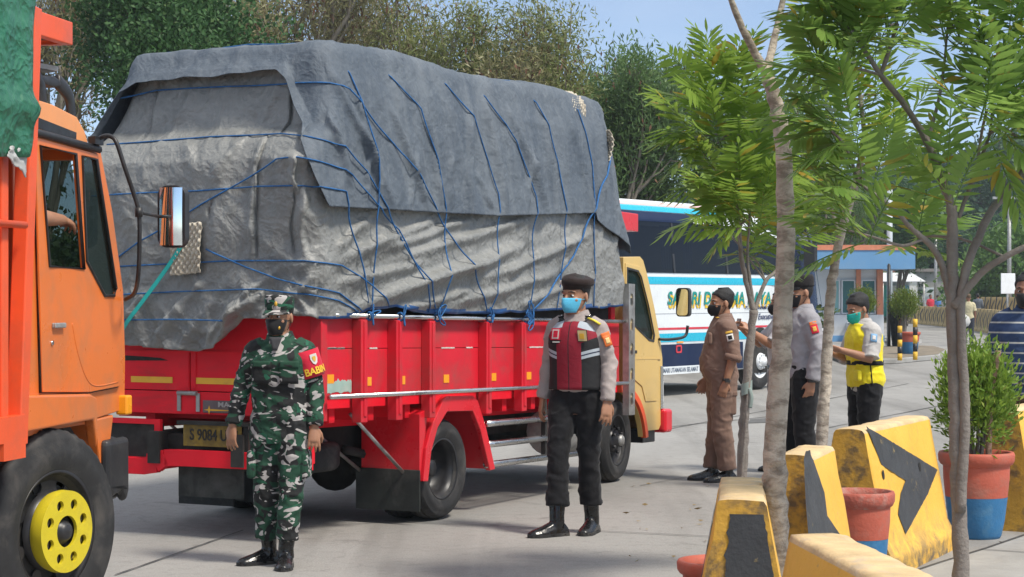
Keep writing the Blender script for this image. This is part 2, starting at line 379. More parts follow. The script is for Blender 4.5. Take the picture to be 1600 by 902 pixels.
def wheel(parent, loc, R, w, rr, style, rz=0, hub=None):
    mb = MB()
    rimp = [(rr, -.012), (rr + .012, -.006), (rr + .004, -.03), (rr - .02, -.05), (rr - .03, -.09)]
    if style == 'deep':
        d = -.19
        mb.lathe(rimp + [(rr - .035, d + .01), (rr - .06, d)], 48, RX)
        holes = [circ((.62 * rr * math.cos(rad(a)), .62 * rr * math.sin(rad(a))), .028, 12) for a in range(0, 360, 60)]
        mb.plate(circ((0, 0), rr - .03, 48), 'y', -d, -d + .012, holes, sm=False)
        mb.lathe([(rr * .42, d), (rr * .40, d + .03), (rr * .34, d + .035), (.07, d + .035), (.065, d + .09), (.05, d + .1), (.001, d + .1)], 32, RX)
        for i in range(6):
            a = rad(60 * i + 30); c = Vector((.1 * math.cos(a), -(d + .035), .1 * math.sin(a))); mb.cyl(c, c + Vector((0, -.03, 0)), .013, 6)
    elif style == 'flat':
        d = -.075
        mb.lathe(rimp[:3] + [(rr - .03, d + .01), (rr - .05, d)], 48, RX)
        holes = [circ((.66 * rr * math.cos(rad(a)), .66 * rr * math.sin(rad(a))), .03, 12) for a in range(0, 360, 45)]
        mb.plate(circ((0, 0), rr - .02, 48), 'y', -d, -d + .012, holes, sm=False)
        mb.lathe([(rr * .52, d), (rr * .5, d + .035), (rr * .42, d + .05), (.06, d + .055), (.055, d + .09), (.001, d + .095)], 32, RX)
        for i in range(6):
            a = rad(60 * i + 30); c = Vector((.105 * math.cos(a), -(d + .05), .105 * math.sin(a))); mb.cyl(c, c + Vector((0, -.03, 0)), .015, 6)
    elif style == 'truck':
        d = -.06
        mb.lathe([(rr, -.012), (rr + .014, -.006), (rr + .004, -.022), (rr - .03, -.05), (rr - .04, d)], 64, RX)
        holes = [[(p[0], p[1]) for p in circ((.82 * rr * math.cos(rad(a)), .82 * rr * math.sin(rad(a))), .034, 14)] for a in range(22, 360, 45)]
        mb.plate(circ((0, 0), rr - .03, 64), 'y', -d, -d + .012, holes, sm=False)
        mb.lathe([(rr * .70, d), (rr * .67, d + .03), (rr * .62, d + .04), (rr * .3, d + .045)], 48, RX)
    elif style == 'bus':
        d = -.03
        mb.lathe([(rr, -.012), (rr + .014, -.006), (rr - .01, -.02), (rr - .04, d)], 40, RX)
        holes = [circ((.72 * rr * math.cos(rad(a)), .72 * rr * math.sin(rad(a))), .032, 10) for a in range(0, 360, 36)]
        mb.plate(circ((0, 0), rr - .03, 40), 'y', -d, -d + .012, holes, sm=False)
        mb.lathe([(rr * .55, d), (rr * .5, d + .05), (rr * .45, d + .06), (rr * .3, d + .06), (rr * .27, d + .12), (.001, d + .13)], 32, RX)
        for i in range(10):
            a = rad(36 * i); c = Vector((rr * .4 * math.cos(a), -(d + .06), rr * .4 * math.sin(a))); mb.cyl(c, c + Vector((0, -.03, 0)), .015, 6)
    wo = mb.build('wheel', M_white if style == 'bus' else M_rim, parent, loc=loc, rz=rz)
    tyre_mb(R, w, rr).build('tyre', M_rubber, wo)
    if style == 'deep': pass
    mb = MB(); mb.cyl((0, -d + .02, 0), (0, w, 0), rr - .05, 24); mb.build('brake_drum', M_under, wo)
    if style == 'flat':
        mb = MB(); mb.lathe([(.05, .0), (.05, .03), (.035, .045), (.001, .048)], 20, RX); mb.build('hub_cap', M_grey, wo)
    if style == 'truck':
        mb = MB(); hr = .20
        holes = [circ((0, 0), .078, 28)] + [circ((.138 * math.cos(rad(a)), .138 * math.sin(rad(a))), .026, 16) for a in range(22, 360, 45)]
        mb.plate(circ((0, 0), hr, 56), 'y', -.052, -.034, holes); mb.lathe([(hr, .042), (hr + .002, .01), (hr - .006, -.02), (hr - .03, -.03)], 56, RX)
        mb.build('hub_ring', M_hub, wo, bevel=.006, seg=3)
        mb = MB()
        for a in range(22, 360, 45):
            c = Vector((.138 * math.cos(rad(a)), -.0, .138 * math.sin(rad(a)))); mb.cyl(c, c + Vector((0, -.03, 0)), .02, 6)
        mb.build('lug_nuts', mat('rusty_nut', (.10, .085, .07), .6, .5, var=.3, vs=30), wo)
        mb = MB(); mb.lathe([(.076, -.03), (.072, .01), (.06, .03), (.05, .035), (.044, .05), (.03, .062), (.001, .066)], 28, RX); mb.build('hub_cap', M_rim, wo)
    return wo

# ================================================================ orange truck
OF = Frame(-2.22, 9.4, 10.5)
def OS(x, y, b=.08): return OF.side(x, y, b)
def orange_truck():
    T = thing('cargo_truck', 'orange cargo truck cut off by the left edge of the photo, with yellow hub ring', 'truck', (-2.22, 9.4, 0), OF.rz)
    W = 2.3; S = lambda pts, b=.08: [OS(*p, b) for p in pts]
    # cab shell
    out = S([(24, 688), (20, 196), (48, 200), (156, 229), (176, 330), (193, 455), (196, 560), (195, 640), (148, 655)])
    hole = S([(56, 220), (152, 242), (186, 458), (182, 470), (136, 470), (128, 432), (70, 426)])
    body = MB(); body.plate(out, 'y', .08, .12, [hole]); body.plate(out, 'y', W - .12, W - .08, [hole])
    body.box(-.47, -.43, .12, W - .12, 1.0, 2.42)          # rear wall
    body.box(.78, .84, .12, W - .12, .98, 1.62)            # front panel below windscreen
    body.box(-.43, .78, .12, W - .12, .98, 1.02)           # floor
    body.plate([(.46, 2.35), (.53, 2.35), (.53, 2.43), (.46, 2.43)], 'y', .12, W - .12)
    cab = body.build('cab_body', M_orange, T, bevel=.012)
    mb = MB(); mb.plate([(-.47, 2.405), (.53, 2.405), (.545, 2.44), (.5, 2.5), (.40, 2.565), (.1, 2.60), (-.47, 2.62)], 'y', .07, W - .07)
    mb.build('roof', mat('faded_orange_paint', (.82, .33, .12), .45, var=.07, vs=2, dirt=(.5, .28, .15), da=.4), T, bevel=.05, seg=4)
    mb = MB(); p = S([(20, 199), (48, 204), (157, 234)], .05); mb.tube([(a, .055, z) for a, z in p], (.016, .02), 8)
    mb.build('rain_gutter', M_black, T)
    mb = MB(); mb.add([(.84, .16, 1.62), (.84, W - .16, 1.62), (.5, W - .16, 2.38), (.5, .16, 2.38)], [(0, 1, 2, 3)]); mb.build('windscreen', M_glass, T, solid=.006)
    # door
    dout = S([(55, 214), (153, 241), (189, 468), (192, 592), (186, 604), (140, 613), (67, 613)], .06)
    w1 = S([(61, 227), (118, 240), (131, 421), (76, 417)], .06); w2 = S([(127, 243), (150, 248), (181, 452), (178, 463), (163, 463), (134, 408)], .06)
    mb = MB(); mb.plate(dout, 'y', .058, .079, [w1, w2]); door = mb.build('door', M_orange, T, bevel=.006)
    mb = MB(); mb.tube([(a, .072, z) for a, z in dout], .0075, 5, loop=True); mb.build('door_gap', M_under, door)
    mb = MB()
    for w in (w1, w2):
        c = (sum(p[0] for p in w) / len(w), sum(p[1] for p in w) / len(w)); mb.tube([(c[0] + (p[0] - c[0]) * .985, .057, c[1] + (p[1] - c[1]) * .99) for p in w], .009, 6, loop=True)
    mb.build('window_seal', M_black, door)
    mb = MB()
    mb.plate(w2, 'y', .066, .070)
    mb.build('window', M_glass, door)
    a, z = OS(88, 509, .06); mb = MB(); mb.box(a - .06, a + .07, .035, .05, z - .012, z + .014); mb.box(a - .06, a - .035, .045, .06, z - .012, z + .014); mb.box(a + .05, a + .07, .045, .06, z - .012, z + .014); mb.build('handle', M_grey, door, bevel=.006)
    a, z = OS(80, 536, .06); mb = MB(); mb.cyl((a, .05, z), (a, .06, z), .012, 14); mb.build('lock', M_chrome, door)
    mb = MB(); mb.tube([(v.x, .0585, v.y) for v in spline([Vector((OS(*p, .06)[0], OS(*p, .06)[1], 0)) for p in ((112, 505), (120, 548), (134, 590), (150, 603), (184, 597))], 6)], .004, 6); mb.build('pressed_crease', M_orange, door)
    # step panel and wheel arch
    mb = MB(); p = S([(22, 618), (140, 616), (150, 622), (150, 700), (145, 656), (37, 676), (22, 684)], .03)
    mb.plate(p, 'y', .02, .079); mb.build('arch_panel', M_orange, T, bevel=.012, seg=3)
    mb = MB(); p = S([(148, 655), (178, 648), (172, 700), (165, 735), (158, 735), (153, 690)], .08); mb.plate(p, 'y', .08, .4); mb.build('wing_stay', M_orange, T, bevel=.01)
    mb = MB(); mb.plate([(-.62 + 0, 1.0), (.3, 1.02), (.5, .85), (.58, .62), (.62, .62), (.55, .9), (.33, 1.06), (-.62, 1.06)], 'y', .13, .6); mb.build('inner_wheel_arch', M_under, T)
    mb = MB(); a, z = OS(197, 632, .06); mb.box(a - .05, a + .03, .035, .10, z - .055, z + .05); mb.build('indicator', M_amber, T, bevel=.01)
    mb = MB(); mb.box(.80, .87, .1, .2, .86, 1.05); mb.build('corner_panel', M_orange, T, bevel=.01)
    # bumper, end cap torn at the bottom
    mb = MB(); mb.plate([(.72, .89), (1.03, .89), (1.03, .60), (.99, .53), (.93, .60), (.80, .58), (.72, .62)], 'y', .04, .1); mb.box(.93, 1.03, .1, W - .1, .55, .89); mb.build('bumper', M_black, T, bevel=.03, seg=3)
    for y in (.3, W - .5):
        mb = MB(); mb.box(1.0, 1.045, y, y + .2, .66, .80); mb.build('headlight', M_white, T, bevel=.01)
    # mirror on its curved arm
    arm = [(150, 221), (160, 214), (172, 213), (182, 223), (195, 262), (208, 300), (217, 332), (218, 380), (216, 430), (210, 458), (196, 468)]
    P = []
    for q, p in enumerate(arm):
        b = [.06, .02, -.02, -.06, -.1, -.12, -.14, -.14, -.12, -.04, .05][q]; a, z = OF.side(*p, b); P.append((a, b, z))
    mb = MB(); mb.tube(spline(P, 5), .012, 8); a0, z0 = P[0][0], P[0][2]; mb.box(a0 - .08, a0 + .03, .03, .07, z0 - .02, z0 + .02); mb.build('mirror_arm', M_black, T)
    am = 1.02; b0, z1 = OF.rear(246, 290, am); b1, z2 = OF.rear(289, 387, am)
    mb = MB(); mb.plate(rrect(b1, b0, z2, z1, .055, 6), 'x', am, am + .07); mir = mb.build('mirror_housing', M_black, T, bevel=.02, seg=3)
    yc = (b0 + b1) / 2; zc = (z1 + z2) / 2; hw = (b0 - b1) / 2 - .014; hh = (z1 - z2) / 2 - .012
    mb = MB(); pts = rrect(-hw, hw, -hh, hh, .028)
    mb.grid(lambda u, v: (am - .003 - .022 * (1 - (2 * u - 1) ** 2 * .8 - (2 * v - 1) ** 2 * .2), yc + hw * (2 * u - 1), zc + hh * (2 * v - 1)), 12, 14); mb.build('mirror_glass', M_mirror, mir, fix=False)
    a, b, z = P[6]; mb = MB(); mb.tube([(a, b, z), (am + .05, b0 - .01, z - .01)], .009, 8); mb.cyl((a, b, z - .025), (a, b, z + .025), .02, 10); mb.build('mirror_bracket', M_black, T)
    # sun visor hoops on the roof
    mb = MB()
    for y in (.12, W - .2):
        for (q0, q1, q2) in (((66, 190), (62, 130), (50, 112)), ((112, 218), (107, 150), (88, 126))):
            p = [OF.side(*q, .12) for q in (q0, (q0[0] - 1, (q0[1] + q1[1]) / 2), q1, q2)]
            mb.tube([(v.x, y, v.y) for v in spline([Vector((a, z, 0)) for a, z in p], 4)], (.022, .045), 8, flat=(0, 1, 0))
    p = OF.side(78, 128, .12); mb.tube([(p[0] - .02, .1, p[1]), (p[0] - .02, W - .16, p[1])], (.13, .03), 10, flat=(1, 0, 0))
    mb.build('roof_visor', M_black, T, bevel=.01)
    mb = MB(); p = OF.side(70, 104, .12); q = OF.side(112, 206, .08); mb.beam((p[0] - .12, .3, p[1] + .02), (p[0] + .1, .12, p[1] - .005), .11, .025); mb.build('roof_plank', M_grey, T)
    mb = MB(); p = OF.side(60, 190, .07); q = OF.side(118, 215, .07); mb.beam((p[0] - .1, .075, p[1]), (q[0], .075, q[1]), .02, .05); mb.build('roof_rail', M_black, T)
    # seats and dashboard
    mb = MB(); ms = mat('grey_seat_cover', (.33, .36, .37), .9, var=.1)
    for y in (.5, 1.6):
        mb.box(-.33, .2, y - .25, y + .25, 1.25, 1.42); mb.box(-.4, -.27, y - .24, y + .24, 1.4, 2.0); mb.box(-.39, -.3, y - .12, y + .12, 2.02, 2.2)
    mb.build('seat', ms, T, bevel=.04, seg=3)
    mb = MB(); mb.box(.5, .78, .14, W - .14, 1.3, 1.6); mb.build('dashboard', M_black, T, bevel=.03)
    mb = MB(); c = Vector((.38, .55, 1.62)); ax = Vector((-.5, 0, .86)).normalized(); e1 = Vector((0, 1, 0)); e2 = ax.cross(e1)
    mb.tube([c + e1 * (.2 * math.cos(k * .2618)) + e2 * (.2 * math.sin(k * .2618)) for k in range(24)], .014, 6, loop=True); mb.cyl(c, c - ax * .25, .025, 10); mb.beam(c - e1 * .2, c + e1 * .2, .02, .02); mb.build('steering_wheel', M_black, T)
    # wheels and chassis
    wheel(T, (0, 0, .5), .5, .28, .285, 'truck', rz=rad(-14)); 
    for y, rz in ((W, math.pi - rad(14)),): wheel(T, (0, y, .5), .5, .28, .285, 'truck', rz=rz)
    for y, rz in ((.02, 0), (W - .02, math.pi)): wheel(T, (-4.2, y, .5), .5, .5, .285, 'deep', rz=rz)
    mb = MB(); mb.box(-6.2, .8, .7, .82, .72, .95); mb.box(-6.2, .8, W - .82, W - .7, .72, .95); mb.cyl((0, .3, .5), (0, W - .3, .5), .06, 12); mb.cyl((-4.2, .4, .5), (-4.2, W - .4, .5), .09, 12); mb.box(-.4, .75, .8, W - .8, .6, 1.0); mb.build('chassis', M_under, T)
    mb = MB(); a, z = OS(0, 690, .05); mb.cyl((a - .0, .1, z - .02), (a - .7, .1, z - .02), .05, 14); mb.build('air_tank', M_grey, T)
    # cargo body: floor, headboard, side wall with ribs, corner post
    x0, x1 = -6.3, -.5
    mb = MB(); mb.box(x0, x1, .02, W + .02, .98, 1.1); mb.build('cargo_floor', M_vermil, T)
    mb = MB(); mb.box(x1 - .02, x1 + .03, .06, W - .03, 1.1, 2.95); mb.box(x0, x0 + .05, .06, W - .03, 1.1, 2.95); mb.build('headboard', M_vermil, T)
    pb = OF.side(26, 694, .0); pt = OF.side(49, 12, .0)
    for yq in (.0, W):
        mb = MB(); mb.beam((pb[0], yq, pb[1]), (pt[0], yq, pt[1]), .075, .085, up=(1, 0, 0)); mb.build('corner_post', M_vermil, T, bevel=.006)
    for y0, sgn in ((.03, -1), (W, 1)):
        mb = MB(); mb.box(x0, x1 - .04, y0, y0 + .03, 1.1, 2.35)
        for x in np.arange(x1 - .13, x0, -.42): mb.box(x - .035, x + .035, y0 + (-.05 if sgn < 0 else .03), y0 + (.0 if sgn < 0 else .08), .96, 2.32)
        sw = mb.build('side_wall', M_vermil, T, bevel=.006)
        mb = MB(); yy = y0 + (-.075 if sgn < 0 else .1); mb.cyl((x0, yy, 1.98), (x1 + .02, yy, 1.98), .018, 10); mb.box(x0, x1 + .03, yy + .0, yy + .05, .98, 1.10); mb.box(x1 - .2, x1 + .03, yy + .0, yy + .05, .90, .98); mb.build('side_rail', M_vermil, sw)
    # rack over the cab
    a1, zt = OF.side(114, 31, 0); zt = 3.02
    mb = MB()
    for y in (.0, W - .04): mb.box(pt[0] - .02, a1, y, y + .05, zt - .12, zt - .005)
    mb.box(a1 - .05, a1, .05, W - .04, zt - .12, zt - .005); mb.build('over_cab_rack', M_vermil, T, bevel=.005)
    mb = MB()
    for q in range(6): mb.box(pt[0] + .02, a1 - .06, .08 + q * .36, .40 + q * .36, zt - .10, zt - .07)
    mb.build('rack_boards', M_wood, T)
    return T
orange_truck()
# ================================================================ red truck
RF = Frame(-1.27, 12.7, 27.5); KS = -.0207
def RS(x, y, b=0):                       # on the right side plane, body tilt removed
    a, z = RF.side(x, y, b); return a, z - KS * a
def text_mesh(s, size, m, parent, M, ext=.002, name='lettering', bold=0, shear=0, align='CENTER', spacing=1.0, sx=1):
    cu = bpy.data.curves.new(name, 'FONT'); cu.body = s; cu.size = size; cu.extrude = ext; cu.offset = bold; cu.shear = shear
    cu.align_x = align; cu.align_y = 'CENTER'; cu.space_character = spacing
    to = bpy.data.objects.new('t', cu); col_link(to); bpy.context.view_layer.update()
    me = bpy.data.meshes.new_from_object(to.evaluated_get(bpy.context.evaluated_depsgraph_get()))
    bpy.data.objects.remove(to); bpy.data.curves.remove(cu)
    me.transform(Matrix.Diagonal((sx, 1, 1, 1))); me.materials.clear(); me.materials.append(m); me.name = name
    o = bpy.data.objects.new(name, me); col_link(o); o.parent = parent; o.matrix_local = M; return o
def frame_mat(origin, xdir, ydir):
    x = Vector(xdir).normalized(); y = Vector(ydir).normalized(); z = x.cross(y); y = z.cross(x)
    M = Matrix((x, y, z)).transposed().to_4x4(); M.translation = Vector(origin); return M
BL, BW = 4.80, 1.90
def red_truck():
    T = thing('cargo_truck', 'red flatbed truck with pale yellow cab, loaded high under tied grey tarps', 'truck', (-1.27, 12.7, 0), RF.rz)
    # chassis
    mb = MB(); mb.box(-.1, 5.6, .55, .65, .5, .72); mb.box(-.1, 5.6, BW - .65, BW - .55, .5, .72)
    for x in (0, 1.1, 2.2, 3.2, 4.2, 5.4): mb.box(x, x + .08, .65, BW - .65, .52, .70)
    mb.cyl((1.66, .3, .37), (1.66, BW - .3, .37), .08, 14); mb.ell((1.66, BW / 2, .37), (.2, .2, .2)); mb.cyl((4.9, .3, .37), (4.9, BW - .3, .37), .05, 12)
    mb.cyl((1.7, BW / 2, .42), (4.4, BW / 2, .55), .05, 12); mb.box(4.4, 5.6, .5, BW - .5, .42, .95)
    for x0, x1 in ((1.0, 2.3), (4.4, 5.4)):
        for y in (.45, BW - .52): mb.tube([(x0, y, .55), ((x0 + x1) / 2, y, .36 + .06), (x1, y, .55)], (.03, .035), 6)
    mb.build('chassis', M_under, T)
    mb = MB(); mb.cyl((3.6, .12, .52), (4.3, .12, .52), .19, 24); mb.build('fuel_tank', M_grey, T, bevel=.01)
    mb = MB(); mb.cyl((.1, .95, .42), (.1, .95, .62), .37, 32); mb.cyl((.1, .95, .38), (.1, .95, .66), .2, 24); M = Matrix.Translation((.5, 0, .0))
    mb.v = [(p[0] + .55, p[1] - .25, p[2]) for p in mb.v]; mb.build('spare_wheel', M_rubber, T, bevel=.05, seg=4)
    # wheels
    wheel(T, (1.66, .0, .375), .375, .2, .215, 'deep'); wheel(T, (1.66, .23, .375), .375, .2, .215, 'deep')
    wheel(T, (1.66, BW, .375), .375, .2, .215, 'deep', rz=math.pi); wheel(T, (1.66, BW - .23, .375), .375, .2, .215, 'deep', rz=math.pi)
    wheel(T, (4.9, .05, .37), .37, .2, .215, 'flat', rz=rad(5)); wheel(T, (4.9, BW - .05, .37), .37, .2, .215, 'flat', rz=math.pi + rad(5))
    # bed
    mb = MB(KS); mb.box(.0, BL, .02, BW - .02, .90, .985)
    for x in np.arange(.2, BL, .5): mb.box(x, x + .07, .06, BW - .06, .80, .90)
    mb.box(.05, BL - .05, .42, .5, .74, .86); mb.box(.05, BL - .05, BW - .5, BW - .42, .74, .86); mb.build('bed_floor', M_redgate, T)
    ribs = [(541, 562), (597, 616), (650, 666), (740, 752), (796, 808), (852, 864), (905, 916)]
    for y0, sgn in ((0, -1), (BW, 1)):
        n = 200
        mb = MB(KS)
        prev = 0
        xs = [RS(541, 560)[0]] + [RS(a, 560)[0] for a, b2 in ribs[1:]]
        for zz in ((.985, 1.30), (1.304, 1.53)):
            mb.box(.04, BL, y0 + (.0 if sgn < 0 else -.045), y0 + (.045 if sgn < 0 else .0), zz[0], zz[1])
        sw = mb.build('side_wall', M_red, T, bevel=.003)
        for k, (pa, pb) in enumerate(ribs):
            a0 = RS(pa, 560)[0] + .07; a1 = a0 + .085
            mb = MB(KS); yy = (-.075, -.001) if sgn < 0 else (.001, .075)
            mb.box(a0, a1, y0 + yy[0], y0 + yy[1], .80 if k < 5 else .86, 1.50)
            mb.box(a0 + .03, a1 - .02, y0 + (yy[0] - .008 if sgn < 0 else yy[0]), y0 + (yy[1] if sgn < 0 else yy[1] + .008), .84, 1.49)
            mb.build('rib', M_red, sw, bevel=.004)
            if k < 6:
                aw = [RS(x, 560)[0] for x in (516, 575, 628, 697, 771, 826)][k]; zc = 1.075 if k else 1.10
                mb = MB(KS); yb = y0 - .004 if sgn < 0 else y0 + .001
                mb.box(aw - .04, aw + .04, yb, yb + .003, zc - .03, zc + .03); mb.build('reflector', M_amber, sw)
        mb = MB(KS); yy = y0 - .08 if sgn < 0 else y0 + .08
        mb.tube([(.0, yy, .985), (BL, yy, .985)], .016, 10); mb.tube([(.1, yy + .03 * -sgn, 1.525), (BL, yy + .03 * -sgn, 1.525)], .017, 10); mb.build('side_rail', M_chrome, sw)
        if sgn < 0:
            mb = MB(KS); pts = [(lerp(.05, .385, k / 24), 1.012 - .012 * abs(nz(k * .9, 2)) * 2) for k in range(25)] + [(lerp(.385, .05, k / 24), 1.082 + .03 * abs(nz(k * .8, 5)) + .012 * nz(k * 2.3, 1)) for k in range(25)]
            mb.plate(pts, 'y', -.003, .0); mb.build('worn_paint_patch', mat('bare_primer', (.30, .42, .37), .8, var=.15, vs=8, dirt=(.5, .46, .42), da=.7, ds=9), sw)
            mb = MB(KS)
            for x0, x1, zc in ((.06, .3, 1.305), (.62, .72, 1.303), (1.62, 1.82, 1.303), (2.0, 2.1, 1.304), (3.05, 3.3, 1.304)):
                pts = []; k = 14
                top = [(lerp(x0, x1, i / k), zc + .004 + .006 * abs(nz(i * 2.3, x0 * 9))) for i in range(k + 1)]; bot = [(lerp(x0, x1, i / k), zc - .004 - .006 * abs(nz(i * 3.3, x0 * 5))) for i in range(k, -1, -1)]
                mb.plate(top + bot, 'y', -.0025, .0)
            mb.build('paint_chips', mat('chipped_primer', (.55, .5, .46), .9, var=.25, vs=20), sw)
            mb = MB(KS); mb.box(.05, .3, -.0045, -.003, 1.303, 1.309); mb.build('gap', M_under, sw)
    # rear corner posts and front post (perforated channel)
    for yq in (-.03, BW - .06):
        mb = MB(KS); mb.box(-.03, .045, yq, yq + .09, .82, 1.56); mb.build('corner_post', M_red, T, bevel=.005)
    for y0 in (-.09, BW + .05):
        mb = MB(KS); holes = [rrect(4.845, 4.905, z, z + .115, .028) for z in (.78, 1.0, 1.22, 1.44, 1.66)]
        mb.plate([(4.81, .70), (4.94, .70), (4.94, 1.86), (4.81, 1.86)], 'y', y0, y0 + .02, holes); mb.box(4.81, 4.825, y0 + .02, y0 + .06, .7, 1.86); mb.build('perforated_post', M_grey, T)
        mb = MB(KS); yy = y0 + .002 if y0 < 0 else y0 + .016
        for z in (.78, 1.0, 1.22, 1.44, 1.66): mb.box(4.845, 4.905, yy + .012, yy + .016, z + .075, z + .115)
        mb.build('post_plates', mat('cream_primer', (.6, .5, .3), .6), T)
    mb = MB(KS); mb.box(4.72, 4.80, .04, BW - .04, .985, 2.9); mb.build('headboard', M_redgate, T)
    mb = MB(KS); mb.box(4.80, 5.22, .0, .06, 2.34, 2.50); mb.box(5.16, 5.22, .06, BW - .06, 2.34, 2.50); mb.box(4.80, 5.22, BW - .06, BW, 2.34, 2.5); mb.box(4.8, 5.16, .06, BW - .06, 2.34, 2.37); mb.build('over_cab_board', M_redfresh, T, bevel=.006)
    # rear gate: two doors, lower sill
    mb = MB(KS); mb.box(-.012, .02, .06, 1.045, 1.0, 1.56); mb.box(-.012, .02, 1.055, BW - .06, 1.0, 1.56); rg = mb.build('rear_gate', M_redgate, T, bevel=.004)
    mb = MB(KS); mb.box(.1, BL - .1, .06, BW - .06, .99, 1.75); mb.build('cargo_stack', M_under, T)
    mb = MB(KS); mb.box(-.02, .03, .0, BW, .84, .995); mb.build('rear_sill', M_redgate, T, bevel=.004)
    mb = MB(KS); mb.box(-.019, -.012, 1.0, 1.04, 1.02, 1.56); mb.box(-.019, -.012, 1.06, 1.09, 1.02, 1.56); mb.box(-.022, -.012, .07, BW - .07, 1.265, 1.275); mb.build('gate_edges', M_redgate, rg)
    for b0, b1 in ((.64, 1.0), (1.2, 1.56)):
        mb = MB(KS); mb.box(-.0155, -.0125, b0, b1, 1.05, 1.092); mb.build('reflective_strip', M_gold, rg)
    mb = MB(KS); mb.cyl((-.035, .98, .985), (-.035, 1.14, .985), .016, 10); mb.box(-.03, -.021, 1.12, 1.15, .86, .985); mb.box(-.03, -.021, .96, .99, .86, .985); mb.build('hinge', M_grey, rg)
    mb = MB(KS); pts = [(1.24, 1.205), (1.6, 1.2), (1.75, 1.195), (1.75, 1.225), (1.6, 1.235), (1.45, 1.23), (1.3, 1.222)]
    mb.plate(pts, 'x', -.0145, -.0125); mb.build('scrape', M_under, rg)
    b0, b1 = .60, .935
    mb = MB(KS); mb.box(-.027, -.0205, b0, b1, .855, .94); mb.build('badge_plate', mat('dark_badge', (.12, .085, .09), .45, var=.2, dirt=(.3, .2, .15), da=.4), T, bevel=.004)
    Mg = frame_mat((-.0285, (b0 + b1) / 2 - .03, .912), (0, -1, 0), (0, 0, 1)); text_mesh('MAX', .05, mat('worn_silver', (.4, .37, .36), .5, .3), T, Mg, bold=.001, sx=1.3)
    mb = MB(); c = (.88, .875); st = []
    for k in range(8): r = .03 if k % 2 == 0 else .008; a = k * math.pi / 4; st.append((c[0] + r * 1.5 * math.cos(a), c[1] + r * math.sin(a)))
    mb.plate(st, 'x', -.0295, -.0275); mb.plate([(.86, .882), (.86, .868), (.64, .874)], 'x', -.0295, -.0275); mb.build('star_mark', M_gold, T)
    # underrun bar, plate, lamps, flaps
    mb = MB(); P = [(-.06, .05, .545), (-.06, 1.05, .545), (-.06, 1.22, .54), (-.06, 1.3, .49), (-.06, 1.4, .475), (-.06, 1.86, .475)]
    for i in range(len(P) - 1):
        mb.beam(Vector(P[i]) - (Vector(P[i + 1]) - Vector(P[i])).normalized() * .01, P[i + 1], .05, .115)
    mb.box(-.05, 0.3, .5, .6, .5, .6); mb.box(-.05, 0.3, 1.3, 1.4, .45, .56); mb.build('underrun_bar', M_redgate, T, bevel=.004)
    mb = MB(); mb.plate([(1.28, .50), (1.84, .50), (1.84, .80), (1.28, .80)], 'x', -.05, -.02, [[(1.33, .535), (1.81, .535), (1.81, .765), (1.33, .765)]]); mb.build('lamp_frame', M_redgate, T)
    mb = MB(); mb.box(-.03, .06, 1.33, 1.81, .535, .765); lb = mb.build('lamp_box', M_under, T)
    for y in (.08, ): 
        mb = MB(); mb.plate([(.04, .50), (.55, .50), (.55, .80), (.04, .80)], 'x', -.05, -.02, [[(.08, .535), (.51, .535), (.51, .765), (.08, .765)]]); mb.box(-.03, .06, .08, .51, .535, .765); mb.build('lamp_frame', M_redgate, T)
    mb = MB(); mb.box(-.085, -.082, .57, 1.055, .63, .775); mb.build('number_plate', mat('yellow_plate', (.22, .14, .015), .7, var=.25, vs=10, dirt=(.05, .035, .02), da=.8, ds=8), T, bevel=.003)
    text_mesh('S 9084 UW', .105, M_under, T, frame_mat((-.087, .80, .705), (0, -1, 0), (0, 0, 1)), bold=.001, sx=.8)
    mb = MB(); mb.box(-.1, -.03, .5, 1.1, .775, .80); mb.box(-.08, -.03, .52, .56, .55, .78); mb.build('plate_bracket', M_under, T)
    for b0, b1 in ((.66, 1.1),): 
        mb = MB(); mb.box(.92, .935, 1.36, 1.86, .10, .52); mb.build('mud_flap', M_flap, T)
    mb = MB(); mb.box(.0, .015, .62, 1.16, .275, .50); mb.build('rear_flap', M_flap, T)
    # right rear mudguard
    outer = [RF.side(*p) for p in ((652, 752), (657, 700), (668, 660), (684, 624), (690, 619), (730, 618), (738, 626), (750, 665), (765, 733))]
    inner = [RF.side(*p) for p in ((660, 752), (665, 705), (675, 668), (690, 643), (730, 642), (742, 672), (757, 735))]
    for sgn in (-1, 1):
        y = (lambda b: b) if sgn < 0 else (lambda b: BW - b)
        mb = MB(); R = []
        for (a, z) in outer: R.append((a, z))
        mb.plate(outer + inner[::-1], 'y', y(-.05), y(-.01)); n = len(outer)
        vs = [(a, y(-.012), z) for a, z in outer] + [(a, y(.46), z) for a, z in outer]
        mb.add(vs, [(i, i + 1, i + 1 + n, i + n) for i in range(n - 1)])
        mg = mb.build('mudguard', M_redfresh, T, bevel=.006)
        bx = RF.side(612, 740)[0]
        mb = MB(); a0 = outer[0][0]
        mb.add([(a0 - .02, y(-.03), .36), (a0 - .02, y(.46), .36), (a0 - .02, y(.46), .80), (a0 - .02, y(-.03), .80), (a0 - .005, y(-.03), .36), (a0 - .005, y(.46), .36), (a0 + .1, y(.46), .84), (a0 + .1, y(-.03), .84)], [(0, 1, 2, 3), (4, 5, 6, 7), (0, 1, 5, 4), (3, 2, 6, 7), (0, 4, 7, 3), (1, 2, 6, 5)])
        mb.build('rear_guard_panel', M_redfresh, mg)
        mb = MB(); mb.box(a0 - .035, a0 - .022, y(-.04), y(.50), .10, .40); mb.build('mud_flap', M_flap, mg, bevel=.003)
        for b2, x1 in ((.10, .28), (.47, .12)):
            mb = MB(); mb.tube([(x1 + .25, y(b2), .84), (a0 - .03, y(b2), .38)], .013, 8); mb.build('flap_stay', M_grey, mg)
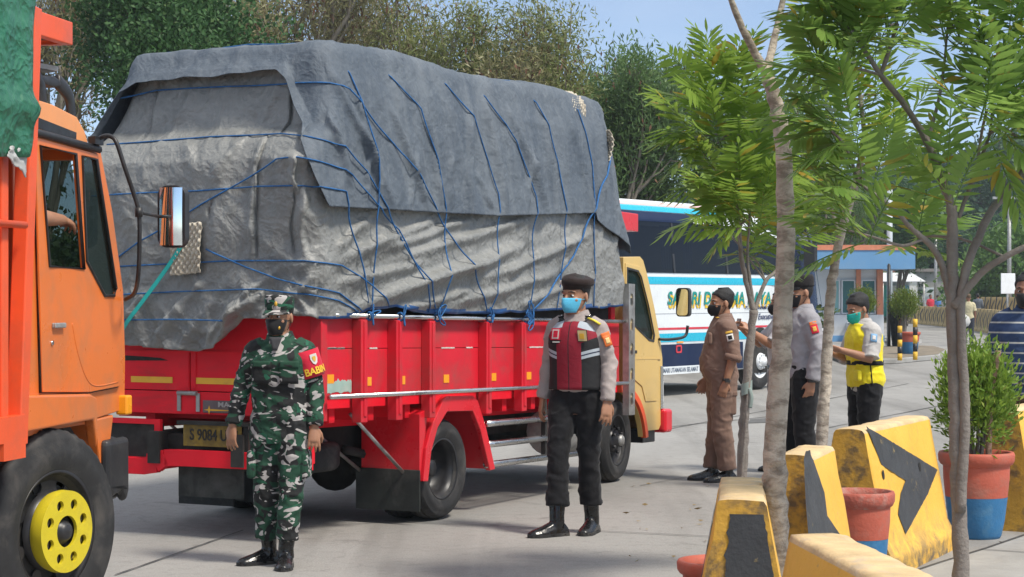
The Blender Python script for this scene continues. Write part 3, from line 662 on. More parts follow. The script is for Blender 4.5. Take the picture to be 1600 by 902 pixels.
    # side guard rails
    for y in (-.02, BW + .02):
        mb = MB()
        for z in (.66, .50, .345): mb.tube([(2.28, y, z + .012), (2.4, y, z + .01), (4.2, y, z - .02)], .026, 10)
        mb.build('side_guard', M_chrome, T)
        mb = MB()
        for x in (3.3, 4.15): mb.box(x, x + .03, y + .0, y + .04, .32, .82)
        mb.build('guard_bracket', M_under, T)
    # cab
    y0, y1 = .03, BW - .03
    arch = circ((4.9, .39), .50, 14, 78, 10)
    out = [(4.96, 2.10), (4.96, .90)] + [(a, z) for a, z in arch if a > 4.97] + [(5.44, .53), (5.76, .53), (5.83, .60), (5.86, .95), (5.845, 1.2), (5.80, 1.36), (5.66, 1.66), (5.50, 1.95), (5.40, 2.09), (5.33, 2.12)]
    win = [(5.03, 2.0), (5.27, 1.98), (5.34, 1.93), (5.50, 1.68), (5.63, 1.42), (5.61, 1.36), (5.5, 1.37), (5.25, 1.47), (5.03, 1.57)]
    mb = MB(KS)
    mb.plate(out, 'y', y0, y0 + .05, [win]); mb.plate(out, 'y', y1 - .05, y1, [win])
    mb.box(4.96, 5.0, y0 + .05, y1 - .05, .95, 2.1)
    mb.plate([(5.70, .53), (5.76, .53), (5.83, .60), (5.86, .95), (5.845, 1.2), (5.80, 1.36), (5.74, 1.36), (5.74, .6)], 'y', y0 + .05, y1 - .05)
    mb.plate([(4.96, 2.10), (5.33, 2.12), (5.40, 2.09), (5.44, 2.02), (5.40, 2.02), (5.3, 2.08), (4.96, 2.06)], 'y', y0 + .05, y1 - .05)
    mb.box(5.0, 5.7, y0 + .05, y1 - .05, .95, 1.0)
    mb.build('cab_body', M_cream, T, bevel=.022, seg=3)
    mb = MB(KS); mb.add([(5.80, y0 + .06, 1.37), (5.80, y1 - .06, 1.37), (5.44, y1 - .06, 2.03), (5.44, y0 + .06, 2.03)], [(0, 1, 2, 3)]); mb.build('windscreen', M_glass, T, solid=.006)
    mb = MB(KS); mb.plate([(4.97, 2.13), (5.3, 2.145), (5.36, 2.2), (5.2, 2.3), (4.97, 2.32)], 'y', .3, BW - .3); mb.build('wind_deflector', M_white, T, bevel=.03, seg=3)
    mb = MB(KS); sc2 = lambda k: [(5.3 + (p[0] - 5.3) * k, 1.7 + (p[1] - 1.7) * k) for p in win]
    dr = [(4.99, 2.05), (5.31, 2.03), (5.39, 1.96), (5.55, 1.70), (5.70, 1.40), (5.72, 1.12), (5.70, .80), (5.44, .80), (5.36, .94), (5.2, 1.0), (4.99, 1.0)]
    mb.plate(dr, 'y', y0 - .008, y0 - .001, [win]); dd = mb.build('door', M_cream, T, bevel=.004)
    mb = MB(KS); mb.plate(sc2(1.05), 'y', y0 - .012, y0 - .007, [sc2(.985)]); mb.build('window_seal', M_black, dd)
    mb = MB(KS); mb.plate(sc2(.99), 'y', y0 + .005, y0 + .009); mb.build('window', M_glass, dd)
    mb = MB(KS); mb.plate(sc2(.99), 'y', y1 - .02, y1 - .016); mb.build('window', M_glass, T)
    mb = MB(KS); mb.box(5.06, 5.2, y0 - .03, y0 - .012, 1.24, 1.27); mb.build('handle', M_black, dd, bevel=.005)
    mb = MB(KS); mb.plate([(4.99, 1.185), (5.79, 1.185), (5.79, 1.197), (4.99, 1.197)], 'y', y0 - .011, y0 - .0085); mb.build('pressed_line', M_cream, dd)
    # fender lip over the front wheel
    for yy in (y0 - .03, y1 - .02):
        mb = MB(KS); a = circ((4.9, .40), .56, 16, 96, 8); b2 = circ((4.9, .40), .50, 16, 8, 96); mb.plate(a + b2, 'y', yy, yy + .05); mb.build('fender_lip', M_vermil, T, bevel=.01)
    mb = MB(KS); mb.box(5.44, 5.72, y0 + .02, y1 - .02, .42, .54); mb.build('cab_step', M_black, T, bevel=.01)
    mb = MB(KS); mb.box(5.80, 5.98, -.02, BW + .02, .50, .72); mb.build('bumper', M_redfresh, T, bevel=.03, seg=3)
    mb = MB(KS); mb.box(5.845, 5.87, y0 - .005, y0 + .3, .78, .98); mb.box(5.845, 5.87, y1 - .3, y1 + .005, .78, .98); mb.build('headlight', M_white, T, bevel=.01)
    mb = MB(KS); mb.box(5.79, 5.84, y0 - .012, y0, .72, 1.12); mb.build('indicator', M_chrome, T, bevel=.004)
    # mirror
    am = 6.0; P = [(5.74, .02, 1.37), (5.85, -.06, 1.37), (am + .03, -.12, 1.40), (am + .05, -.14, 1.5)]
    mb = MB(KS); mb.tube(spline(P, 5), .014, 8); mb.build('mirror_arm', M_black, T)
    b0, z0 = RF.rear(1056, 495, am); b1, z1 = RF.rear(1077, 450, am)
    mb = MB(); mb.plate(rrect(b1, b0, z0, z1, .035), 'x', am, am + .06); mh = mb.build('mirror_housing', M_black, T, bevel=.02)
    mb = MB(); mb.plate(rrect(b1 + .012, b0 - .012, z0 + .012, z1 - .012, .03), 'x', am - .006, am - .001); mb.build('mirror_glass', M_mirror, mh)
    mb = MB(KS)
    for y in (.5, 1.4):
        mb.box(5.08, 5.5, y - .23, y + .23, 1.1, 1.25); mb.box(5.03, 5.14, y - .22, y + .22, 1.25, 1.75)
    mb.build('seat', M_under, T, bevel=.03)
    return T
RT = red_truck()

# ================================================================ the load under its tarps
def tarp_mat(name, c1, c2, dust, stripes, rough, crump=.6):
    m, t, b, o = nt(name); co = objco(t)
    c = mix(t, ramp(t, noi(t, co, 2.2, 8, .6, .62), [(.3, 0), (.7, 1)]), c1, c2)
    g = noi(t, objco(t, stripes), 2.0, 9, .8, .68); c = mix(t, ramp(t, g, [(.42, 0), (.72, .75)]), c, dust)
    g2 = noi(t, objco(t, (1, 1, 1)), 22, 8, .3, .7); c = mix(t, ramp(t, g2, [(.52, 0), (.7, .4)]), c, sc(dust, 1.15))
    L(t, c, b.inputs['Base Color']); L(t, ramp(t, g2, [(.3, rough - .08), (.7, rough + .14)]), b.inputs['Roughness'])
    wv = N(t, 'ShaderNodeTexWave', Scale=90, Distortion=1.5); L(t, co, wv.inputs['Vector'])
    nv = N(t, 'ShaderNodeTexNoise', Scale=2.2, Detail=4); L(t, co, nv.inputs['Vector'])
    acc = None
    for scl, wt, st in ((3.2, 1.0, stripes), (7.5, .5, (1, 1, 1)), (17, .24, (1, 1, 1))):
        va = N(t, 'ShaderNodeVectorMath', operation='MULTIPLY_ADD'); L(t, nv.outputs['Color'], va.inputs[0]); va.inputs[1].default_value = (.9, .9, .9); L(t, objco(t, tuple(lerp(1, q, .6) for q in st), (.4 * scl, .3, .2 * scl)), va.inputs[2])
        vo = N(t, 'ShaderNodeTexVoronoi', Scale=scl, Randomness=1.0); L(t, va.outputs[0], vo.inputs['Vector'])
        ma = N(t, 'ShaderNodeMath', operation='MULTIPLY_ADD'); L(t, vo.outputs['Distance'], ma.inputs[0]); ma.inputs[1].default_value = wt
        if acc is not None: L(t, acc, ma.inputs[2])
        else: ma.inputs[2].default_value = 0
        acc = ma.outputs[0]
    h = noi(t, objco(t, (1, 1, .55), (.3, .5, 0)), 6, 8, 1.0, .6); ma = N(t, 'ShaderNodeMath', operation='MULTIPLY_ADD'); L(t, h, ma.inputs[0]); ma.inputs[1].default_value = .8; L(t, acc, ma.inputs[2])
    bn = N(t, 'ShaderNodeBump', Strength=crump, Distance=.045); L(t, ma.outputs[0], bn.inputs['Height'])
    bn2 = N(t, 'ShaderNodeBump', Strength=.08, Distance=.004); L(t, wv.outputs['Fac'], bn2.inputs['Height']); L(t, bn.outputs[0], bn2.inputs['Normal']); L(t, bn2.outputs[0], b.inputs['Normal'])
    return m
M_silver = tarp_mat('silver_tarp', (.165, .17, .166), (.225, .228, .218), (.30, .305, .295), (.6, .6, 1.3), .44, .55)
M_dark = tarp_mat('slate_canvas', (.060, .080, .108), (.095, .118, .145), (.165, .188, .21), (1.8, 1.8, .3), .72, .34)
M_bluehem = mat('blue_tarp', (.012, .07, .22), .6, var=.3, vs=6, dirt=(.2, .25, .35), da=.4)
M_green = tarp_mat('green_tarp', (.012, .10, .055), (.02, .16, .085), (.05, .20, .11), (.8, .8, 1), .36, .7)

def per(s):
    """perimeter 0..1 -> fx, fy of a rounded unit rectangle; 0-.2 rear (left to right), .2-.5 right side, .5-.7 front, .7-1 left side"""
    s %= 1
    if s < .2: x, y = 0, 1 - s / .2
    elif s < .5: x, y = (s - .2) / .3, 0
    elif s < .7: x, y = 1, (s - .5) / .2
    else: x, y = 1 - (s - .7) / .3, 1
    rx, ry = .028, .07                    # round the corners
    cx = min(max(x, rx), 1 - rx); cy = min(max(y, ry), 1 - ry)
    dx, dy = (x - cx) / rx, (y - cy) / ry
    if abs(dx) > 0 and abs(dy) > 0:
        k = 1 / math.hypot(dx, dy) if math.hypot(dx, dy) > 1 else 1
        return cx + dx * k * rx, cy + dy * k * ry
    # corner squircle for points along the straight edges near the corner
    return x, y
ZT = 3.30
def lims(z, a, b):
    """the load's outline at height z"""
    rear = pw(z, [1.2, 1.5, 2.2, 2.55, 2.68, 2.80, 3.0, 3.3], [-.03, -.10, -.17, -.16, -.08, .06, .10, .14])
    rear += .025 * nz(b * 2.2, z * 1.8, 5)
    front = pw(z, [1.2, 2.0, 2.3, 2.9, 3.3], [4.84, 4.80, 4.70, 4.60, 4.52])
    right = pw(z, [1.2, 1.55, 1.9, 2.3, 2.8, 3.1, 3.3], [-.02, -.05, -.07, -.05, -.01, .03, .08])
    left = pw(z, [1.2, 1.6, 2.4, 2.7, 3.3], [1.84, 1.90, 1.93, 1.88, 1.60])
    return rear, front, right, left
def top_z(a):
    return ZT + .035 * nz(a * 1.3, 2.2) + .02 * math.sin(a * 2.1) + .015 * a
def load_pt(s, z, off=0, inset=0):
    fx, fy = per(s); 
    r, f, ri, le = lims(z, fx, fy); r, f, ri, le = r - off + inset, f + off - inset, ri - off + inset, le + off - inset
    if r > f: r = f = (r + f) / 2
    if ri > le: ri = le = (ri + le) / 2
    return Vector((lerp(r, f, fx), lerp(ri, le, fy), z))
def _mk(face, lst):
    out = []
    for (p, q, h, w) in lst:
        f = RF.side if face == 'side' else (lambda x, y: RF.rear(x, y, -.05))
        a, b = f(*p), f(*q); out.append((a[0], a[1], b[0], b[1], h, w))
    return out
FOLDS = {('silver', 'side'): _mk('side', [((800, 345), (612, 404), .05, .05), ((800, 383), (600, 452), .06, .055), ((715, 345), (590, 388), .05, .04), ((660, 345), (528, 398), .05, .05), ((760, 402), (545, 478), .055, .06), ((850, 425), (690, 476), .045, .05), ((905, 365), (745, 432), .055, .05), ((925, 345), (905, 470), .035, .03), ((950, 360), (935, 470), .04, .04), ((640, 410), (520, 440), .05, .05), ((890, 440), (800, 475), .04, .04), ((560, 345), (512, 385), .06, .05), ((875, 345), (865, 440), .03, .03), ((720, 455), (600, 490), .04, .04)]),
 ('silver', 'rear'): _mk('rear', [((222, 112), (213, 212), -.05, .018), ((437, 118), (436, 208), -.06, .018), ((418, 216), (410, 405), -.06, .016), ((413, 220), (404, 400), .035, .04), ((345, 312), (345, 345), -.03, .014), ((474, 290), (470, 400), -.05, .018), ((486, 290), (482, 400), .04, .03), ((500, 240), (455, 250), .07, .05), ((470, 245), (478, 300), .07, .035), ((300, 222), (330, 275), .03, .06), ((380, 222), (350, 280), .03, .06), ((210, 300), (250, 400), .025, .06), ((270, 330), (240, 300), .03, .04), ((380, 470), (330, 540), .06, .04), ((420, 455), (360, 500), .07, .04), ((460, 440), (400, 520), .07, .035), ((300, 470), (260, 530), .05, .05), ((490, 430), (440, 490), .05, .035), ((250, 455), (215, 500), .04, .05), ((330, 440), (300, 470), .04, .04)]),
 ('dark', 'side'): _mk('side', [((520, 118), (590, 320), .05, .05), ((548, 150), (572, 300), .05, .04), ((600, 160), (645, 322), .05, .05), ((655, 172), (668, 320), .05, .05), ((722, 185), (705, 330), .05, .045), ((790, 168), (828, 328), .05, .05), ((840, 165), (848, 330), .04, .04), ((882, 172), (905, 330), .045, .04), ((752, 150), (770, 330), .05, .05), ((930, 180), (925, 330), .05, .035), ((635, 240), (615, 320), .035, .03), ((690, 240), (680, 320), .035, .03), ((815, 240), (800, 325), .035, .03), ((870, 250), (872, 330), .03, .03), ((500, 150), (530, 300), .05, .05), ((560, 240), (545, 310), .04, .03), ((725, 270), (745, 325), .03, .03)])}
def folds(kind, p, s):
    face = 'rear' if s < .2 else ('side' if s < .5 else None); tot = 0
    for (x0, z0, x1, z1, h, w) in FOLDS.get((kind, face), ()):
        x, z = (p.x, p.z) if face == 'side' else (p.y, p.z)
        z = z + KS * p.x * .8
        dx, dz = x1 - x0, z1 - z0; ll = math.hypot(dx, dz); t = ((x - x0) * dx + (z - z0) * dz) / (ll * ll)
        if t < -.15 or t > 1.15: continue
        d = ((x - x0) * -dz + (z - z0) * dx) / ll + .03 * nz(t * 2.2, x0 * 7) 
        if abs(d) > w * 3: continue
        prof = math.exp(-(d / w) ** 2) if d * (1 if x0 > x1 else -1) > 0 else math.exp(-(d / (w * .45)) ** 2)
        tot += h * prof * (sstep(-.15, .2, t) * (1 - sstep(.8, 1.15, t)))
    return tot
def fold(p, s, amp, kind):
    """creases: how far the cloth stands off the load there"""
    x, y, z = p
    if kind == 'silver':
        u = x * 1.0 - z * 1.6 + .5 * nz(x * .9, z * .9, y)
        r = 1 - abs(nz(u * 1.1 + y * 1.4, (x + z) * .45 + y, 3.1)) * 2
        v = nz(x * 2.2 + 7, y * 2.6, z * 1.2) * .8 + nz(x * 5, y * 5, z * 5) * .35 + nz(x * 12, y * 12, z * 9) * .13
        w = 1 - abs(nz(y * 2.6 + x, z * .9, 9.3)) * 3
        return amp * (max(0, r) ** 2 * .9 + v + max(0, w) ** 3 * .8)
    u = x * 1.35 + .35 * nz(x, z * .8) + z * .12
    r = 1 - abs(nz(u * 1.9 + y * 2.2, z * .28, 1.7)) * 2.4
    v = nz(x * 1.4 + 3, y * 1.5, z * .7) * 1.0 + nz(x * 5.5, y * 5.5, z * 2.2) * .35 + nz(x * 13, y * 13, z * 5) * .12
    return amp * (max(0, r) ** 2 * 1.1 + v)
def load_cloth(name, hem, mats, kind, off, amp, parent, top=True, hemmat=False, tmin=None):
    NS, NV = 640, 104
    prof = []
    mb = MB(0)
    rowsv = []
    ztop0 = ZT - .1
    for i in range(NS):
        s = i / NS; fx, fy = per(s); a = fx * 4.8
        zt = top_z(a); rr = .10; zh = hem(s); col = []
        zs = [lerp(zh, zt - rr, j / (NV - 14)) for j in range(NV - 13)]
        for j, z in enumerate(zs):
            p = load_pt(s, z, off); nrm = (load_pt(s, z, off + .1) - p).normalized()
            d = fold(p, s, amp, kind) * (.35 + .65 * min(1, (zt - z) / .3))
            hd = z - zh
            if kind == 'silver' and z > hem_dark(s) + .05: d = min(d * .3, .02)
            d += folds(kind, p, s) * (1 if kind == 'dark' or z < hem_dark(s) + .1 else .25)
            if kind == 'silver' and s < .2:       # loose bunched bottom edge at the back
                d += (max(0, 1 - hd / .42)) * (.05 * (nz(fy * 9, 4.0) + .6) + .09 * max(0, 1 - 2.6 * abs(nz(fy * 6 + hd * 3, hd * 2.2, 7.7))) ** 2 + .05 * max(0, 1 - 2.6 * abs(nz(fy * 13 - hd * 4, hd * 5, 2.2))) ** 2)
            if kind == 'dark':
                d += .02 * max(0, 1 - hd / .25) * (1 + nz(s * 60, 8.2))
                if s < .185: d += .05 * max(0, 1 - hd / .15)
            col.append(p + nrm * d)
        for k in range(1, 14):
            t = k / 13
            if k <= 5: an = math.pi / 2 * k / 5; ins = rr * (1 - math.cos(an)); z = zt - rr + rr * math.sin(an)
            else:
                q = (k - 5) / 8; ins = rr + q * .86; z = zt + .05 * math.sin(q * 1.5) + .03 * nz(a * 3, fy * 3 + q)
            p = load_pt(s, min(zt - rr, 3.3), off, ins); p.z = z + fold(p, s, amp * .5, kind) + (off if k > 2 else off * k / 3); col.append(p)
        rowsv.append(col)
    nv = len(rowsv[0]); vs = []
    for c in rowsv:
        for p in c: vs.append((p.x, p.y, p.z + KS * p.x * .8))
    fs = []; o = len(mb.v); mb.add(vs, [])
    for i in range(NS):
        i2 = (i + 1) % NS
        for j in range(nv - 1):
            mb.f.append((i * nv + j, i2 * nv + j, i2 * nv + j + 1, i * nv + j + 1)); mb.sm.append(True)
            zz = rowsv[i][j].z - rowsv[i][0].z
            mb.m.append(1 if (hemmat and .2 < i / NS < .52 and zz < .018 + .03 * nz(i * .13, 3.3)) else 0)
    return mb
def hem_silver(s):
    s %= 1
    if s < .2:
        b = 1 - s / .2; return pw(b, [0, .12, .2, .30, .36, .42, .5, .7, 1], [1.50, 1.53, 1.50, 1.50, 1.40, 1.30, 1.275, 1.30, 1.33]) + .012 * nz(b * 14, 1)
    if s < .5:
        x = (s - .2) / .3; return pw(x, [0, .08, .12, .2, .28, .5, 1], [1.50, 1.50, 1.565, 1.585, 1.545, 1.555, 1.64]) + .012 * nz(x * 23, 2)
    if s < .7: return 1.64
    return pw((s - .7) / .3, [0, 1], [1.6, 1.33])
def hem_dark(s):
    s %= 1
    if s < .2:
        b = 1 - s / .2; return pw(b, [0, .04, .09, .15, .19, .23, .5, .85, .93, 1], [2.50, 2.60, 2.74, 2.92, 3.10, 3.17, 3.15, 3.14, 3.08, 2.72]) + .01 * nz(b * 9, 6)
    if s < .5:
        x = (s - .2) / .3; return pw(x, [0, .018, .03, .5, .855, .86, .95, 1], [2.50, 2.34, 2.235, 2.30, 2.42, 2.36, 2.24, 2.14])
    if s < .7: return 2.1 + .1 * nz(s * 40, 1)
    return 2.75
LOADS = thing('tarp', 'weathered silver grey tarp wrapping the load, bunched over the red tailgate', 'tarpaulin', (-1.27, 12.7, 0), RF.rz)
mbS = load_cloth('silver', hem_silver, None, 'silver', .0, .026, None, hemmat=True)
so = mbS.build('silver_sheet', [M_silver, M_bluehem], LOADS, fix=False, solid=.006)
DK = thing('tarp', 'slate blue canvas tarp thrown over the top half of the load', 'tarpaulin', (-1.27, 12.7, 0), RF.rz)
mbD = load_cloth('dark', hem_dark, None, 'dark', .065, .022, None)
do = mbD.build('canvas_sheet', M_dark, DK, fix=False, solid=.005)
# collapse to single meshes: the sheet is the tarp itself
for root, ch in ((LOADS, so), (DK, do)):
    for k in ('label', 'category'): ch[k] = root[k]
    ch.parent = None; ch.matrix_world = Matrix.Translation(root.location) @ Matrix.Rotation(RF.rz, 4, 'Z'); ch.name = 'tarp'
    bpy.data.objects.remove(root)
bvS = BVHTree.FromPolygons([Vector(v) for v in mbS.v], mbS.f); bvD = BVHTree.FromPolygons([Vector(v) for v in mbD.v], mbD.f)
def onload(o, d):
    best = None
    for bv in (bvS, bvD):
        h = bv.ray_cast(Vector(o), Vector(d))
        if h[0] is not None and (best is None or h[3] < best[1]): best = (h[0], h[3])
    return best[0] if best else None
LW = Matrix.Translation((-1.27, 12.7, 0)) @ Matrix.Rotation(RF.rz, 4, 'Z')
def rope_pts(px, face, off=.008, step=.06):
    """a rope drawn over the load: sight points on the side (or rear) plane, dropped onto the cloth"""
    raw = []
    for q in px:
        if face == 'side': a, z = RF.side(*q, .0); raw.append(Vector((a, z, 0)))
        else: b, z = RF.rear(*q, -.05); raw.append(Vector((b, z, 0)))
    out = []
    for i in range(len(raw) - 1):
        n = max(1, int((raw[i + 1] - raw[i]).length / step))
        for k in range(n): out.append(raw[i].lerp(raw[i + 1], k / n))
    out.append(raw[-1]); P = []
    for v in out:
        if face == 'side': h = onload((v.x, -2, v.y), (0, 1, 0)); h = h + Vector((0, -off, 0)) if h is not None else Vector((v.x, -.09, v.y))
        else: h = onload((-2, v.x, v.y), (1, 0, 0)); h = h + Vector((-off, 0, 0)) if h is not None else Vector((-.2, v.x, v.y))
        P.append(h)
    # taut: pull each point out to the chord of its neighbours
    for _ in range(6):
        for i in range(1, len(P) - 1):
            m = (P[i - 1] + P[i + 1]) / 2
            if face == 'side' and m.y < P[i].y: P[i].y = lerp(P[i].y, m.y, .7)
            if face == 'rear' and m.x < P[i].x: P[i].x = lerp(P[i].x, m.x, .7)
    return P
def rope(px, face, label, r=.0052, pts=None):
    P = pts or rope_pts(px, face); mb = MB(); mb.tube(P, r, 6)
    o = mb.build('rope', M_bluerope); o.matrix_world = LW; tag(o, label, 'rope', 'blue ropes lashing the load'); return o, P
LS = 'thin blue rope tied down the side of the tarps to the steel rail'
rope_list = [
    ('blue rope down the tarps nearest the rear corner of the red bed', [], [(532, 84), (546, 160), (562, 282), (563, 498)], 1),
    ('long blue rope from the level top lashing down the side to the steel rail', [(168, 152), (222, 138), (300, 134), (440, 128), (468, 127)], [(512, 130), (530, 140), (612, 248), (683, 370), (752, 498)], 1),
    ('blue rope dropping to the rail above the rear mudguard', [], [(590, 98), (600, 112), (644, 171), (660, 250), (675, 337), (669, 498)], 1),
    ('blue rope dropping to the rail just ahead of the rear mudguard', [], [(682, 116), (725, 182), (745, 250), (758, 304), (752, 498)], 1),
    ('blue rope dropping to the rail at the fifth rib of the red bed', [], [(745, 134), (794, 221), (815, 309), (811, 498)], 1),
    ('blue rope running down the tarps behind the beret of the walking officer', [], [(830, 137), (855, 254), (862, 340), (860, 496)], 0),
    ('blue rope at the front of the load beside the cab', [], [(900, 150), (912, 260), (910, 337), (916, 480)], 0),
    ('thick blue rope slanting from the front pulp tray back to the rail', [], [(944, 246), (922, 290), (900, 345), (880, 400), (845, 452), (813, 498)], 1),
    ('blue rope rising from behind the mirror then slanting down across the silver side', [(190, 410), (240, 378), (290, 348), (380, 295), (455, 251), (488, 248)], [(514, 266), (560, 320), (600, 359), (661, 498)], 1),
    ('level blue rope over the rear bulge turning down past the canvas corner', [(168, 226), (225, 222), (330, 214), (440, 209), (488, 214)], [(516, 232), (548, 268), (576, 326), (640, 440), (672, 498)], 0),
    ('level blue rope round the middle of the bulge above the pulp tray', [(165, 308), (250, 303), (330, 300), (420, 293), (490, 292)], [(514, 300), (520, 340), (545, 420), (563, 498)], 0),
    ('level blue rope low on the back of the silver tarp, then down to the rail', [(180, 418), (280, 413), (380, 408), (490, 408)], [(514, 415), (560, 445), (612, 498)], 1),
    ('sagging blue rope just above the bunched bottom of the silver tarp', [(180, 462), (290, 456), (420, 452), (492, 460)], [(516, 470), (560, 496)], 0),
    ('lowest blue rope across the bunched tarp behind the tailgate', [(195, 500), (290, 499), (380, 501)], [], 0),
    ('blue rope slanting down to the right from the pulp tray', [(340, 390), (400, 418), (448, 436), (490, 446)], [(516, 458), (566, 497)], 0)]
rope_ends = []
def hug(A, B):
    """carry a rope round the rear corner of the load, outside both sheets"""
    n = max(2, int((B[0] - A[-1]).length / .035)); res = []
    for k in range(1, n):
        q = A[-1].lerp(B[0], k / n)
        o = Vector((-.6, -.8, q.z)) ; d = (Vector((.35, .35, q.z)) - Vector((q.x, q.y, q.z))).normalized()
        h = onload(q - d * 1.2, d)
        if h is not None and (h - q).dot(d) < .05: q = h - d * .010
        res.append(q)
    return A + res + B
for lb, rp, sp2, kn in rope_list:
    P = []
    A = rope_pts(rp, 'rear') if rp else []; B2 = rope_pts(sp2, 'side') if sp2 else []
    P = hug(A, B2) if A and B2 else A + B2
    if not rp and sp2[0][1] < 160:            # carry on over the top of the load
        a0 = P[0]; over = [onload((a0.x, y, 6), (0, 0, -1)) for y in (1.45, 1.1, .75, .45, .3, .2)]; P = [q + Vector((0, 0, .006)) for q in over if q is not None] + P[2:]
    rope(None, 'side', lb, r=.0085 if 'thick' in lb else .0055, pts=P)
    if kn: rope_ends.append((lb, P[-1]))
# knots on the steel rail, one hank to each rope that ends there
KL = ['tangle of blue rope tied on the steel rail at the rear end of the bed', 'tangle of blue rope on the rail ahead of the rear wheel', 'tangle of blue rope on the rail over the rear wheel', None, 'tangle of blue rope on the rail at the fifth rib', 'thick tangle of blue rope where the slanting rope meets the rail', None, 'tangle of blue rope on the rail beside the third rib']
for k, (lb, e) in enumerate(rope_ends):
    if k >= len(KL) or KL[k] is None: continue
    mb = MB(); rr = random.Random(k); c = Vector((e.x + (.03 if k == 5 else 0), -.075, 1.525 + KS * e.x)); big = 1.5 if k == 5 else 1
    for q in range(5):
        ph = rr.uniform(0, 6); tl = rr.uniform(-.5, .5); P = [c + Vector(((t - 4) * .006 * tl + rr.uniform(-.012, .012), .024 * math.cos(t * .85 + ph), .028 * math.sin(t * .85 + ph) * big)) for t in range(9)]; mb.tube(spline(P, 2), .0062, 6)
    for q in range(3):
        w = rr.uniform(-.07, .07); h = rr.uniform(.03, .10) * big; P = [c + Vector((w * math.sin(t * .55) * (1 if q else 1.4) + w * t * .1, -.026, h * math.sin(t * .35) * (1 if q < 2 else -.7))) for t in range(10)]; mb.tube(spline(P, 2), .005, 6)
    o = mb.build('rope_knot', M_bluerope); o.matrix_world = LW; tag(o, KL[k], 'knot', 'rope knots on the steel rail')
# pulp egg trays used as edge protectors
def tray(center, ex, ey, w, h, label, bend=0):
    mb = MB(); nrm = Vector(ex).cross(Vector(ey)).normalized(); ex = Vector(ex).normalized(); ey = Vector(ey).normalized(); nu, nv = 60, 60
    def fn(u, v):
        x = (u - .5) * w; y = (v - .5) * h; d = .014 * math.sin(u * math.pi * 12) * math.sin(v * math.pi * 12) + .02 * nz(u * 2, v * 2, w)
        ed = min(u, 1 - u, v, 1 - v); 
        return Vector(center) + ex * (x + .012 * nz(v * 5, 2)) + ey * (y + .012 * nz(u * 5, 3)) + nrm * (d - bend * (2 * v - 1) ** 2)
    mb.grid(fn, nu, nv); o = mb.build('egg_tray', M_eggtray, solid=.006, fix=False); o.matrix_world = LW; tag(o, label, 'egg tray', 'pulp trays padding the ropes'); return o
h = onload((-2, *RF.rear(311, 390, -.05)), (1, 0, 0)); 
tray(h + Vector((-.045, 0, 0)), (0, -1, .06), (-.05, -.06, 1), .25, .34, 'stained grey pulp tray lashed flat on the back of the tarp')
a, z = RF.side(903, 158); h = onload((a, -2, z - .05), (0, 1, 0)) or Vector((a, .1, z))
tray(Vector((a, h.y + .03, z + .01)), (1, -.1, 0), (0, .55, .8), .26, .26, 'pale pulp tray folded over the top edge of the tarp', .05)
a, z = RF.side(946, 230); h = onload((a - .05, -2, z), (0, 1, 0)) or Vector((a, 0, z))
tray(Vector((a - .02, h.y + .05, z)), (.4, .9, 0), (0.1, 0, 1), .24, .27, 'pale pulp tray crumpled on the front corner of the load', .04)
# turquoise strap
P = rope_pts([(311, 380), (275, 430), (240, 480), (199, 534)], 'rear', .05); P[0].x -= .02
mb = MB()
for i in range(len(P) - 1):
    mb.beam(P[i], P[i + 1], .030, .004, up=(-1, 0, 0))
o = mb.build('strap', mat('turquoise_webbing', (.01, .40, .36), .55, var=.1, vs=20)); o.matrix_world = LW; tag(o, 'flat turquoise strap pulled down from the pulp tray behind the orange truck', 'strap')
# green tarp and cloth scrap on the orange truck
mb = MB()
def gfn(u, v):
    x = lerp(-6.2, -.40, u); z = lerp(2.28 + .03 * nz(x * 3, 0) + .10 * sstep(.985, 1, u) , 3.5, v)
    y = -.07 - .02 * nz(x * 2, z * 2) - .018 * nz(x * 6, z * 5, 1) - .05 * (1 - v) * abs(nz(x * 5, 2)) - .04 * math.exp(-((z - 2.52) / .05) ** 2) * sstep(.9, 1, u)
    return Vector((x - .05 * (1 - v), y, z))
mb.grid(gfn, 240, 40); o = mb.build('tarp', M_green, loc=(-2.22, 9.4, 0), rz=OF.rz, fix=False, solid=.006)
tag(o, 'green tarp hanging over the side of the orange cargo truck', 'tarpaulin')
mb = MB()
mb.grid(lambda u, v: Vector((lerp(-.70, -.53, u) - .03 * v * (1 - u), -.075 - .015 * nz(u * 4, v * 4), 2.33 - v * lerp(.05, .13, u) + .02 * nz(u * 6, 3))), 14, 10); o = mb.build('cloth_scrap', mat('white_plastic', (.42, .42, .41), .5, var=.1), loc=(-2.22, 9.4, 0), rz=OF.rz, fix=False, solid=.004)
tag(o, 'torn white plastic scrap sticking out below the green tarp', 'cloth')
